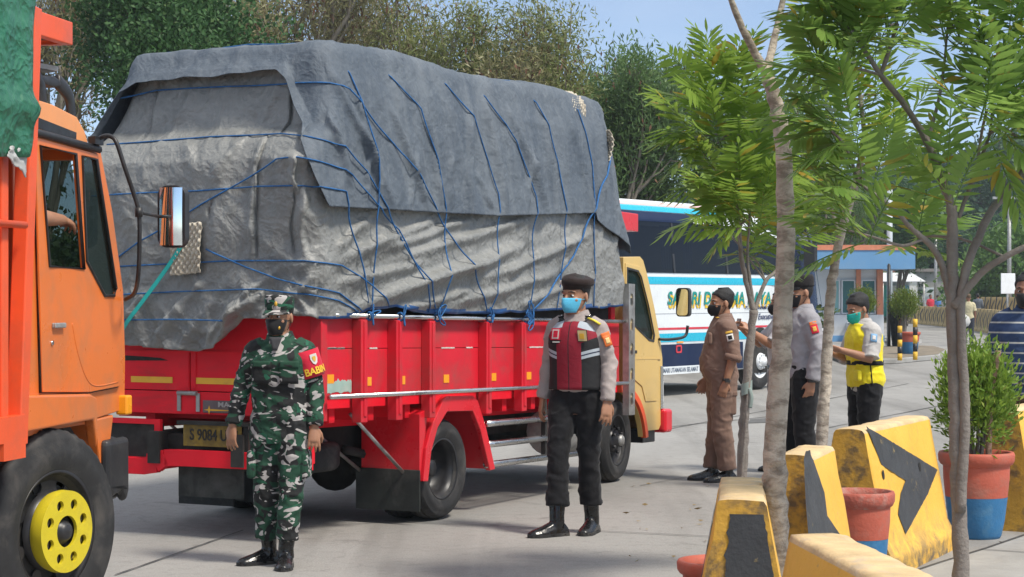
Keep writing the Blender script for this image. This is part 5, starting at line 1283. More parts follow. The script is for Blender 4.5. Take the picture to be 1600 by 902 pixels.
c = gnd(1421, 561); pot((c.x, c.y - .0, .13), .29, .58, 'red and blue tub between the banded bollards by the kiosk', .55)
# ================================================================ people
def skin_mat(name, c):
    m, t, b, o = nt(name); co = objco(t)
    cc = mix(t, ramp(t, noi(t, co, 9, 6), [(.3, 0), (.7, 1)]), sc(c, .85), sc(c, 1.15)); L(t, cc, b.inputs['Base Color'])
    b.inputs['Roughness'].default_value = .5; b.inputs['Subsurface Weight'].default_value = .08; b.inputs['Subsurface Radius'].default_value = (.02, .008, .004)
    bn = N(t, 'ShaderNodeBump', Strength=.15, Distance=.002); L(t, noi(t, co, 160, 4), bn.inputs['Height']); L(t, bn.outputs[0], b.inputs['Normal']); return m
M_skin = skin_mat('brown_skin', (.36, .18, .105)); M_skin2 = skin_mat('deep_brown_skin', (.26, .125, .075))
def cloth_mat(name, c, rough=.85, var=.14, weave=260, bump=.5, dirt=None):
    m, t, b, o = nt(name); co = objco(t)
    cc = mix(t, ramp(t, noi(t, co, 5, 6), [(.3, 0), (.7, 1)]), sc(c, 1 - var), sc(c, 1 + var))
    cc = mix(t, ramp(t, noi(t, co, weave, 3), [(.3, .25), (.6, 0)]), cc, sc(c, .6)); L(t, cc, b.inputs['Base Color'])
    b.inputs['Roughness'].default_value = rough; b.inputs['Specular IOR Level'].default_value = .25; b.inputs['Sheen Weight'].default_value = .1
    bn = N(t, 'ShaderNodeBump', Strength=bump, Distance=.012); L(t, noi(t, objco(t, (1, 1, .7)), 16, 7, .8), bn.inputs['Height']); L(t, bn.outputs[0], b.inputs['Normal']); return m
def camo_mat():
    m, t, b, o = nt('camouflage'); co = objco(t, (1, 1, 1.35), (.3, .5, .2))
    c = mix(t, ramp(t, noi(t, co, 4.2, 2, 1.3), [(.50, 0), (.515, 1)], 'LINEAR'), (.010, .055, .030), (.009, .010, .011))
    v = ramp(t, noi(t, objco(t, (1, 1, 1.9), (.9, .2, 1.1)), 5.0, 1.5, 2.6), [(.575, 0), (.585, 1)]); c = mix(t, v, c, (.40, .38, .37))
    v = ramp(t, noi(t, objco(t, (1.1, 1.1, 1.6), (.1, 1.2, 2.0)), 5.5, 1.5, 2.0), [(.60, 0), (.625, 1)]); c = mix(t, v, c, (.010, .011, .012))
    v = ramp(t, noi(t, objco(t, (1, 1, 1.3), (2.1, .2, .6)), 6.5, 1.5, 2), [(.64, 0), (.65, 1)]); c = mix(t, v, c, (.014, .105, .058))
    L(t, c, b.inputs['Base Color']); b.inputs['Roughness'].default_value = .85
    bn = N(t, 'ShaderNodeBump', Strength=.5, Distance=.012); L(t, noi(t, objco(t), 16, 7, .8), bn.inputs['Height']); L(t, bn.outputs[0], b.inputs['Normal']); return m
M_camo = camo_mat()
M_blackcloth = cloth_mat('black_cloth', (.007, .007, .009)); M_hair = mat('black_hair', (.008, .007, .007), .55, var=.4, vs=60, bump=.6, bs=220)
M_boot = mat('polished_black_leather', (.008, .008, .009), .22, var=.3, vs=14, bump=.2, bs=30, dirt=(.06, .055, .05), da=.4)
M_eye = mat('eye_white', (.65, .62, .58), .3, var=.02); M_pupil = mat('pupil', (.01, .006, .004), .2)

def remesh(mb, vox, smooth=2, wr=0, seed=0, cut=None):
    """weld the overlapping tapered limbs of one piece into one continuous surface"""
    me = mb.data('tmp', M_skin); o = bpy.data.objects.new('tmp', me); col_link(o)
    r = o.modifiers.new('r', 'REMESH'); r.mode = 'VOXEL'; r.voxel_size = vox; r.use_smooth_shade = True
    s = o.modifiers.new('s', 'SMOOTH'); s.factor = .5; s.iterations = smooth
    bpy.context.view_layer.update(); dg = bpy.context.evaluated_depsgraph_get()
    out = bpy.data.meshes.new_from_object(o.evaluated_get(dg)); bpy.data.objects.remove(o); bpy.data.meshes.remove(me)
    if wr:
        n = len(out.vertices); co = np.empty(n * 3, 'f'); no = np.empty(n * 3, 'f')
        out.vertices.foreach_get('co', co); out.vertices.foreach_get('normal', no); co = co.reshape(-1, 3); no = no.reshape(-1, 3); d = np.empty(n)
        for i in range(n):
            x, y, z = co[i] * 1.0
            a = noise.noise((x * 9 + seed, y * 9, z * 15 + 2.5 * x)); b2 = 1 - abs(noise.noise((x * 6 + z * 5, y * 6 + seed, z * 9 - x * 5))) * 3.2
            d[i] = wr * (a + .9 * max(0, b2) ** 2 - .3 + .4 * noise.noise((x * 26, y * 26, z * 30 + seed)))
        co += no * d[:, None]; out.vertices.foreach_set('co', co.reshape(-1)); out.update()
    if cut:
        bm = bmesh.new(); bm.from_mesh(out)
        for pc, pn in cut: bmesh.ops.bisect_plane(bm, geom=bm.verts[:] + bm.edges[:] + bm.faces[:], plane_co=pc, plane_no=pn, clear_outer=True)
        bm.to_mesh(out); bm.free()
    return out
def link_mesh(name, me, m, parent):
    me.materials.clear(); me.materials.append(m); me.name = name
    me.polygons.foreach_set('use_smooth', [True] * len(me.polygons)); me.polygons.foreach_set('material_index', [0] * len(me.polygons))
    o = bpy.data.objects.new(name, me); col_link(o); o.parent = parent; return o

TORSO = [(.86, .0, .150, .098), (.93, .005, .168, .112), (1.0, .0, .160, .108), (1.08, -.005, .150, .104), (1.18, -.005, .156, .110), (1.27, .0, .164, .116), (1.33, .005, .164, .112), (1.375, .010, .140, .098), (1.415, .014, .102, .080), (1.455, .016, .074, .062), (1.48, .016, .060, .056)]
HEAD = [(.0, -.055, .018, .016), (.012, -.050, .034, .034), (.035, -.030, .050, .064), (.07, -.012, .062, .084), (.11, -.002, .069, .094), (.15, .004, .073, .098), (.19, .010, .070, .093), (.218, .014, .054, .072), (.235, .016, .030, .040), (.240, .016, .008, .012)]
class Body:
    def __init__(s, J=None, lean=(0, 0), twist=0, head=(0, 0, 0), belly=0, k=1.0, skin=None, vox=.006, width=1.0):
        s.k = k; s.lean = Vector((lean[0], lean[1], 0)); s.tw = rad(twist); s.belly = belly; s.skin = skin or M_skin; s.vox = vox; s.w = width
        D = {'sh': .178, 'elL': (.212, .04, 1.14), 'wrL': (.222, -.03, .89), 'elR': (-.212, .04, 1.14), 'wrR': (-.222, -.03, .89),
             'hipL': (.088, 0, .92), 'knL': (.10, -.015, .50), 'anL': (.105, .025, .09), 'toeL': (.13, -1, 0), 'hipR': (-.088, 0, .92), 'knR': (-.10, -.015, .50), 'anR': (-.105, .025, .09), 'toeR': (-.13, -1, 0),
             'handL': None, 'handR': None, 'curlL': .5, 'curlR': .5, 'palmL': None, 'palmR': None}
        D.update(J or {}); s.J = D
        s.shL = s.tt((.158 * width, .01, 1.362)); s.shR = s.tt((-.158 * width, .01, 1.362))
        s.neck0 = s.tt((0, .018, 1.44)); s.chin = s.tt((0, .0, 1.475)) ; s.headM = Matrix.Translation(s.tt((0, .012, 1.468))) @ Matrix.Rotation(rad(head[0]), 4, 'Z') @ Matrix.Rotation(rad(head[1]), 4, 'X') @ Matrix.Rotation(rad(head[2]), 4, 'Y') @ Matrix.Scale(1.05, 4)
    def tt(s, p):
        """torso bend and twist grow with height above the pelvis"""
        p = Vector(p); t = max(0, (p.z - .93) / .5); t = min(t, 1.15); a = s.tw * min(t, 1)
        x, y = p.x * math.cos(a) - p.y * math.sin(a), p.x * math.sin(a) + p.y * math.cos(a)
        return Vector((x, y, p.z)) + s.lean * t * t
    def torso(s, mb, grow, z0=.80, z1=1.6, pad=0, n=28):
        R = []
        rows = TORSO
        zs = sorted(set([max(z0, TORSO[0][0])] + [r[0] for r in TORSO if z0 < r[0] < z1] + [min(z1, 1.48)]))
        if z0 < TORSO[0][0]: zs = [z0] + zs
        for z in zs:
            cy = pw(z, [r[0] for r in TORSO], [r[1] for r in TORSO]); rx = pw(z, [r[0] for r in TORSO], [r[2] for r in TORSO]); ry = pw(z, [r[0] for r in TORSO], [r[3] for r in TORSO])
            rx = rx * s.w + grow; ry = ry + grow; b = s.belly * math.exp(-((z - 1.06) / .13) ** 2)
            ring = []
            for i in range(n):
                a = 2 * math.pi * i / n; x = math.copysign(abs(math.cos(a)) ** .85, math.cos(a)) * rx; y = math.copysign(abs(math.sin(a)) ** .9, math.sin(a)) * ry
                if y < 0: y -= b * (-y / ry) ** 1.3
                ring.append(s.tt((x, cy + y, z)))
            R.append(ring)
        mb.rings(R)
    def arm(s, mb, side, grow, to=1.0, fore=True):
        sh = s.shL if side == 'L' else s.shR; el = Vector(s.J['el' + side]); wr = Vector(s.J['wr' + side])
        inn = s.tt((.09 * (1 if side == 'L' else -1), -.002 + .012, 1.400))
        pts = [inn, sh, sh.lerp(el, .12), sh.lerp(el, .45), sh.lerp(el, .85), el, el.lerp(wr, .25), el.lerp(wr, .6), wr]; rr = [.058, .060, .058, .052, .043, .042, .043, .036, .027]
        rr = [r + grow for r in rr]
        if to < 1:
            # cut the sleeve at a share of the whole arm
            l1 = (el - sh).length; l2 = (wr - el).length; T = to * (l1 + l2)
            if T <= l1: c = sh.lerp(el, T / l1); keep = [i for i in range(5) if (pts[i] - sh).length < T - .02 or i < 2]; pts = [pts[i] for i in keep] + [c]; rr = [rr[i] for i in keep] + [rr[min(4, keep[-1] + 1)] + .008]
            else: c = el.lerp(wr, (T - l1) / l2); keep = list(range(6)) + [i for i in (6, 7) if (pts[i] - el).length < T - l1 - .02]; pts = [pts[i] for i in keep] + [c]; rr = [rr[i] for i in keep] + [rr[min(8, keep[-1] + 1)] + .006]
        elif grow: rr[-1] += .008
        mb.tube(pts, rr, 14)
        mb.ell(sh, (.057 + grow,) * 3, 14, 8)
    def leg(s, mb, side, grow, shin=1.0, flare=0):
        h = Vector(s.J['hip' + side]); k = Vector(s.J['kn' + side]); a = Vector(s.J['an' + side]); a2 = k.lerp(a, shin)
        top = h + Vector((-.012 if side == 'L' else .012, 0, .03))
        mb.tube([top, h.lerp(k, .12), h.lerp(k, .5), h.lerp(k, .88), k, k.lerp(a2, .3), k.lerp(a2, .65), a2], [.088 + grow, .090 + grow, .076 + grow, .060 + grow, .058 + grow, .057 + grow, .046 + grow + flare * .5, .037 + grow + flare], 16)
    def foot(s, mb, side, grow, boot=False):
        a = Vector(s.J['an' + side]); t = Vector(s.J['toe' + side]); pitch = t.z; d = Vector((t.x, t.y, 0)).normalized(); sd = Vector((-d.y, d.x, 0)); up = Vector((0, 0, 1)); base = a.z - .085
        if pitch: d = (d + up * pitch).normalized(); up = sd.cross(d).normalized() * (1 if sd.cross(d).z > 0 else -1)
        R = []
        for f, w, h, z0 in ((-.075, .018, .02, .035), (-.07, .03, .045, .012), (-.04, .038, .085, .0), (.0, .040, .105, 0), (.05, .041, .082, 0), (.10, .046, .058, 0), (.14, .047, .046, 0), (.175, .038, .036, 0), (.20, .02, .022, .008), (.205, .006, .01, .012)):
            c = Vector((a.x, a.y, base)) + d * (f * (1.05 + grow * 4)); w += grow; h += grow
            ring = []
            for i in range(14):
                an = 2 * math.pi * i / 14; y = w * math.cos(an); z = math.sin(an); z = (z0 if z < 0 else z0 + (h - z0) * z)
                if z <= z0: y = w * math.copysign(abs(math.cos(an)) ** .5, math.cos(an))
                ring.append(c + sd * y + up * z)
            R.append(ring)
        mb.rings(R)
        mb.tube([a + Vector((0, 0, -.03)), a + Vector((0, 0, .05))], [.036 + grow, .036 + grow], 12)
    def hand(s, mb, side):
        J = s.J; wr = Vector(J['wr' + side]); el = Vector(J['el' + side]); sg = 1 if side == 'L' else -1
        d = (Vector(J['hand' + side]) if J['hand' + side] else (wr - el)).normalized()
        # palm faces the thigh unless given; the thumb points forward
        pn = Vector(J['palm' + side]) if J['palm' + side] else Vector((-sg, 0, 0)); pn = (pn - d * pn.dot(d)).normalized(); th = pn.cross(d) * (-sg); th.normalize()
        if J['palm' + side] is None and th.y > 0: th = -th
        cu = J['curl' + side]
        # palm
        R = []
        for f, w, h in ((-.015, .026, .022), (.02, .034, .020), (.055, .041, .018), (.085, .042, .015), (.096, .036, .010)):
            c = wr + d * f - pn * (-.004 * 0)
            R.append([c + th * (w * math.cos(2 * math.pi * i / 12)) + pn * (h * math.sin(2 * math.pi * i / 12)) for i in range(12)])
        mb.rings(R)
        for q, ln in enumerate((.072, .082, .076, .060)):
            off = (.031 - q * .0205); base = wr + d * .085 + th * off; dirv = (d + th * (.16 - q * .10)).normalized(); P = [base - dirv * .03, base]; p = base; a = 0
            for sgm, fr in enumerate((.46, .31, .23)):
                a += cu * (.45 + .28 * sgm + .08 * q); v = dirv * math.cos(a) + pn * math.sin(a); p = p + v * (ln * fr); P.append(p)
            mb.tube(P, [.009, .0095, .0088, .0078, .0062], 8)
        P = [wr + d * .015 + th * .022, wr + d * .04 + th * .044 + pn * .006, wr + d * .066 + th * .055 + pn * .016 * (1 + cu), wr + d * .09 + th * .052 + pn * .026 * (1 + cu)]
        mb.tube(P, [.016, .013, .0105, .0078], 8)
    def head_mb(s, mb, grow=0, z0=-1, z1=9):
        R = []
        for z, cy, rx, ry in HEAD:
            R.append([s.headM @ Vector(((rx + grow) * math.cos(2 * math.pi * i / 20), cy + (ry + grow) * math.sin(2 * math.pi * i / 20), z)) for i in range(20)])
        mb.rings(R)
    def face(s, mb):
        H = s.headM
        mb.tube([H @ Vector(p) for p in ((0, -.088, .135), (0, -.103, .112), (0, -.113, .094), (0, -.100, .082))], [.008, .011, .014, .009], 10)
        for x in (-.018, .018): mb.ell(H @ Vector((x * .8, -.098, .088)), (.010, .010, .008), 8, 6)
        mb.tube([H @ Vector(p) for p in ((-.052, -.068, .142), (-.026, -.090, .143), (0, -.094, .139), (.026, -.090, .143), (.052, -.068, .142))], .009, 8)
        mb.tube([H @ Vector(p) for p in ((-.026, -.086, .052), (0, -.098, .054), (.026, -.086, .052))], [.006, .010, .006], 8)
        for x in (-1, 1):
            R = H.to_3x3() @ Matrix.Rotation(rad(20 * x), 3, 'Z'); mb.ell(H @ Vector((x * .075, .012, .105)), (.010, .020, .032), 10, 7, R)
            mb.ell(H @ Vector((x * .042, -.062, .092)), (.024, .024, .02), 10, 7)
        mb.tube([s.tt((0, .02, 1.40)), s.tt((0, .018, 1.45)), H @ Vector((0, .012, .03)), H @ Vector((0, .012, .09))], [.066, .058, .054, .050], 16)
    def body(s, T, name='body'):
        mb = MB(); s.torso(mb, 0); 
        for sd in 'LR': s.arm(mb, sd, 0); s.leg(mb, sd, 0); s.foot(mb, sd, 0); s.hand(mb, sd)
        s.head_mb(mb); s.face(mb)
        o = link_mesh('body', remesh(mb, s.vox, 2), s.skin, T)
        H = s.headM
        for x in (-1, 1):
            mb = MB(); mb.ell(H @ Vector((x * .031, -.0795, .121)), (.014, .011, .0075), 10, 7, H.to_3x3()); e = mb.build('eye', M_eye, T)
            mb = MB(); mb.ell(H @ Vector((x * .031, -.0885, .121)), (.0062, .004, .0062), 10, 6, H.to_3x3()); mb.build('pupil', M_pupil, e)
            mb = MB(); mb.tube([H @ Vector(p) for p in ((x * .052, -.074, .140), (x * .034, -.091, .146), (x * .014, -.096, .142))], [.003, .0055, .004], 6); mb.build('eyebrow', M_hair, T)
        return o
    def hat_frame(s): return s.headM
    def hair(s, T, z0=.12, grow=.004, back=.05):
        """short hair: a cap over the skull, lower at the nape"""
        H = s.headM; mb = MB(); R = []
        n = 26
        for t in range(9):
            ring = []
            for i in range(n):
                a = 2 * math.pi * i / n; fr = -math.sin(a)          # 1 at the front
                lo = pw(fr, [-1, -.55, -.1, .2, .45, .7, 1], [back, .07, .128, .138, .160, .186, .192]); z = lerp(lo, .243, (t / 8) ** .8)
                zc = min(z, .236); rx = pw(zc, [h[0] for h in HEAD], [h[2] for h in HEAD]); ry = pw(zc, [h[0] for h in HEAD], [h[3] for h in HEAD]); cy = pw(zc, [h[0] for h in HEAD], [h[1] for h in HEAD])
                g = grow * (.5 + .5 * min(1, t / 2)) + .009 * abs(nz(a * 5, t * 1.3, s.k)) + .004 * nz(a * 17, t * 3) + (.004 if t > 4 else 0)
                ring.append(H @ Vector(((rx + g) * math.cos(a), cy + (ry + g) * math.sin(a), z + (.004 if t == 8 else 0))))
            R.append(ring)
        mb.rings(R, True, True); return mb.build('hair', M_hair, T)
    def mask(s, T, m, name='face_mask', z0=.012, z1=.108, surgical=False):
        H = s.headM; mb = MB(); nu, nv = 18, 8
        def fn(u, v):
            a = rad(lerp(-162, -18, u)); f = -math.sin(a); zz = lerp(z0, z1 - .012 * (1 - f), v); zc = max(zz, .02)
            rx = pw(zc, [h[0] for h in HEAD], [h[2] for h in HEAD]); ry = pw(zc, [h[0] for h in HEAD], [h[3] for h in HEAD]); cy = pw(zc, [h[0] for h in HEAD], [h[1] for h in HEAD])
            pr = max(0, f) ** 5 * (.010 + .022 * math.sin(math.pi * min(1, v * .95)) ) + .009
            if surgical: pr += .002 * math.sin(v * 22)
            return H @ Vector(((rx + .008) * math.cos(a), cy - (ry + pr) * f if f > 0 else cy + ry * math.sin(a), zz))
        mb.grid(fn, nu, nv); o = mb.build(name, m, T, solid=.003, fix=False)
        mb = MB()
        for x in (-1, 1):
            for z in (.035, .09):
                mb.tube([H @ Vector(p) for p in ((x * .062, -.025, z), (x * .074, .0, lerp(z, .1, .5)), (x * .079, .022, .108))], .0022, 5)
        mb.build('ear_loop', m, o); return o
    def shirt(s, T, m, z0=.86, sleeve=1.0, grow=.018, wr=.006, name='shirt', collar=True, vox=.009, sgrow=None):
        mb = MB(); s.torso(mb, grow, z0, 1.47)
        for sd in 'LR': s.arm(mb, sd, grow if sgrow is None else sgrow, sleeve)
        o = link_mesh(name, remesh(mb, vox, 3, wr, seed=s.k * 9), m, T)
        if collar:
            mb = MB(); R = []
            for z, g in ((1.452, .024), (1.485, .016), (1.497, .018), (1.470, .030), (1.448, .034)):
                R.append([s.tt(((.058 + g) * math.cos(2 * math.pi * i / 22), .018 + (.052 + g) * math.sin(2 * math.pi * i / 22), z - .035 * max(0, -math.sin(2 * math.pi * i / 22)) ** 3)) for i in range(22)])
            mb.rings(R, True, False); mb.build('collar', m, o)
        return o
    def trousers(s, T, m, shin=1.0, grow=.020, wr=.006, flare=.01, belt=True, top=1.01, vox=.010, name='trousers'):
        mb = MB(); s.torso(mb, grow * .6, .80, top)
        for sd in 'LR': s.leg(mb, sd, grow, shin, flare)
        o = link_mesh(name, remesh(mb, vox, 3, wr, seed=3 + s.k), m, T)
        return o
    def belt(s, T, z=.985, g=.022, m=None):
        mb = MB(); R = []
        for zz, gg in ((z - .02, g), (z - .018, g + .004), (z + .018, g + .004), (z + .02, g)):
            rx = pw(zz, [r[0] for r in TORSO], [r[2] for r in TORSO]) * s.w + gg; ry = pw(zz, [r[0] for r in TORSO], [r[3] for r in TORSO]) + gg; b = s.belly * math.exp(-((zz - 1.06) / .13) ** 2)
            R.append([s.tt((rx * math.cos(2 * math.pi * i / 28), (ry + (b if math.sin(2 * math.pi * i / 28) < 0 else 0)) * math.sin(2 * math.pi * i / 28), zz)) for i in range(28)])
        mb.rings(R, True, False); return mb.build('belt', m or M_boot, T)
    def shoes(s, T, tall=0, m=None, name=None):
        for sd in 'LR':
            mb = MB(); s.foot(mb, sd, .010)
            a = Vector(s.J['an' + sd]); k = Vector(s.J['kn' + sd])
            if tall: mb.tube([a + Vector((0, 0, -.03)), a + Vector((0, 0, .03)), a.lerp(k, tall * .5), a.lerp(k, tall)], [.052, .050, .054, .060], 16)
            o = link_mesh(name or ('boot' if tall else 'shoe'), remesh(mb, .006, 2, .0015 if tall else 0), m or M_boot, T)
            # welted sole
            t = Vector(s.J['toe' + sd]); d = Vector((t.x, t.y, 0)).normalized(); sdv = Vector((-d.y, d.x, 0)); ol = []
            if abs(t.z) < .05:
                for f, w in ((-.088, .02), (-.075, .042), (0, .050), (.06, .050), (.12, .058), (.17, .054), (.21, .034), (.228, .008)): ol.append((f, w))
                pts = [(a.x + d.x * f + sdv.x * w, a.y + d.y * f + sdv.y * w) for f, w in ol] + [(a.x + d.x * f - sdv.x * w, a.y + d.y * f - sdv.y * w) for f, w in ol[::-1]]
                z = a.z - .09; mb = MB(); mb.plate(pts, 'z', z, z + .022); mb.build('sole', M_rubber, o)
    def patch(s, T, side, name, m, z, w=.06, h=.07, off=.0, ang=0, axis=None, grow=.022):
        """flat badge on the upper sleeve, facing outwards"""
        sh = s.shL if side == 'L' else s.shR; el = Vector(s.J['el' + side]); c = sh.lerp(el, z); d = (el - sh).normalized(); o = Vector(axis).normalized(); o = (o - d * o.dot(d)).normalized(); e = d.cross(o)
        mb = MB(); rr = .056 + grow
        mb.grid(lambda u, v: c + d * ((v - .5) * h) + o * (rr * math.cos((u - .5) * w / rr)) + e * (rr * math.sin((u - .5) * w / rr)), 8, 4); return mb.build(name, m, T, solid=.003, fix=False)
def person(label, loc, rz, group=None): return thing('person', label, 'person', loc, rz, group)
def scale_root(T, k): T.scale = (k, k, k)
M_armred = cloth_mat('red_armband', (.60, .02, .05)); M_badge_w = mat('white_badge', (.6, .58, .55), .7); M_badge_g = mat('gold_badge', (.65, .38, .04), .5); M_badge_o = mat('orange_badge', (.75, .17, .03), .6); M_silverstrip = mat('reflective_silver', (.42, .46, .50), .35, .3)
M_mask_blue = cloth_mat('surgical_blue', (.10, .48, .72), .7, .05, 80, .2); M_mask_black = cloth_mat('black_mask', (.012, .012, .014), .7, .1, 80, .2); M_mask_teal = cloth_mat('surgical_teal', (.02, .42, .36), .7, .05, 80, .2)

# ---- soldier in camouflage
def soldier():
    p = gnd(437, 884); T = person('soldier in dark camouflage fatigues, cap and black mask standing behind the red truck', (p.x, p.y, 0), rad(-6))
    J = dict(elL=(.222, .03, 1.135), wrL=(.232, -.035, .885), elR=(-.245, .02, 1.14), wrR=(-.300, -.03, .89), anL=(.055, -.06, .09), knL=(.085, -.04, .50), toeL=(.12, -1, 0), anR=(-.09, .09, .09), knR=(-.095, .02, .5), toeR=(-.75, -.62, 0), curlL=.45, curlR=.35, palmL=(-.35, .9, 0), handR=(-.05, -.12, -1), palmR=(.5, .9, 0))
    B = Body(J, head=(-14, 4, 0), k=.985, vox=.0052, width=1.02)
    B.body(T); B.shirt(T, M_camo, z0=.78, grow=.019, wr=.008, sleeve=.97)
    B.trousers(T, M_camo, shin=.80, grow=.024, wr=.010, flare=.018); B.shoes(T, tall=.52)
    # cargo pockets and chest pockets
    H = B.headM
    for x in (-.085, .09):
        mb = MB(); c = Vector((x, -.143, 1.235)); mb.grid(lambda u, v: Vector((x + (u - .5) * .12, -.137 - .006 + .10 * ((u - .5) * .12 + x) ** 2 * 6, 1.165 + v * .13)), 6, 5); mb.build('chest_pocket', M_camo, T, solid=.012, fix=False)
        mb = MB(); mb.grid(lambda u, v: Vector((x + (u - .5) * .125, -.144 - .004 + .10 * ((u - .5) * .12 + x) ** 2 * 6, 1.265 + v * .045)), 6, 3); mb.build('pocket_flap', M_camo, T, solid=.01, fix=False)
    for x in (-.17, .168):
        mb = MB(); mb.box(x - .03, x + .03, -.09, .08, .56, .74); mb.build('cargo_pocket', M_camo, T, bevel=.025, seg=3)
    mb = MB(); mb.grid(lambda u, v: Vector(((u - .5) * .075, -.132 + .02 * v, 1.375 + v * .085)) if True else None, 4, 4); mb.v = [(x * (.35 + (z - 1.375) * 9), y, z) for x, y, z in mb.v]; mb.build('undershirt', cloth_mat('dark_grey_tee', (.05, .05, .055)), T, solid=.006, fix=False)
    # armband
    sh, el = B.shL, Vector(J['elL']); d = (el - sh).normalized(); mb = MB(); R = []
    mb.tube([sh + d * -.01, sh + d * .06, sh + d * .12, sh + d * .165], [.086, .087, .086, .084], 24, caps=False); ab = mb.build('armband', M_armred, T, solid=.004)
    out = Vector((.42, -.9, 0)).normalized(); out = (out - d * out.dot(d)).normalized(); xe = d.cross(out); 
    if xe.x < 0: xe = -xe
    # the word wraps round the sleeve
    me_o = text_mesh('BABINSA', .062, mat('yellow_print', (.80, .52, .04), .6), ab, Matrix.Identity(4), ext=.001, bold=.0015, spacing=.95)
    me = me_o.data; rr = .0925; cc = sh + d * .128; off = .085
    for v in me.vertices:
        a = (v.co.x + .06) / rr; v.co = cc - d * v.co.y + out * ((rr + v.co.z) * math.cos(a)) + xe * ((rr + v.co.z) * math.sin(a))
    mb = MB(); cs = sh + d * .05
    def wrap(x, y, r=.0925): a = x / r; return cs - d * y + out * (r * math.cos(a)) + xe * (r * math.sin(a))
    shield = [(-.024, .03), (.024, .03), (.026, .0), (.016, -.028), (0, -.04), (-.016, -.028), (-.026, 0)]
    mb.add([wrap(x + .028, y) for x, y in shield], [tuple(range(7))]); mb.build('shield_badge', M_badge_w, ab, solid=.002)
    mb = MB(); mb.add([wrap(x * .45 + .028, y * .5, .0945) for x, y in shield], [tuple(range(7))]); mb.build('shield_mark', M_badge_g, ab, solid=.001)
    B.mask(T, M_mask_black)
    mb = MB(); mb.ell(H @ Vector((.040, -.092, .055)), (.010, .006, .012), 8, 6); mb.build('mask_emblem', M_badge_g, T)
    mb = MB(); mb.ell(H @ Vector((-.040, -.092, .055)), (.010, .006, .012), 8, 6); mb.build('mask_emblem', M_armred, T)
    B.hair(T, grow=.005)
    # field cap
    mb = MB(); R = []
    for z, rx, ry in ((.155, .080, .105), (.175, .083, .108), (.215, .084, .109), (.236, .082, .107), (.243, .072, .096), (.243, .03, .04)):
        R.append([H @ Vector((rx * math.cos(2 * math.pi * i / 28), .006 + ry * math.sin(2 * math.pi * i / 28), z + (.01 * (z > .2) * -math.sin(2 * math.pi * i / 28)))) for i in range(28)])
    mb.rings(R); cap = mb.build('cap', M_camo, T)
    mb = MB(); mb.grid(lambda u, v: H @ Vector((math.cos(rad(lerp(200, 340, u))) * (.080 + .008 * v), .006 + math.sin(rad(lerp(200, 340, u))) * (.105 + .062 * v * max(0, math.sin(math.pi * u)) ** .6), .160 - .022 * v - .01 * abs(u - .5) * v)), 18, 5); mb.build('peak', M_camo, cap, solid=.005, fix=False)
    mb = MB(); mb.ell(H @ Vector((.03, -.102, .20)), (.010, .006, .016), 8, 6); mb.build('cap_badge', M_badge_g, cap)
    T.scale = (.96,) * 3
soldier()

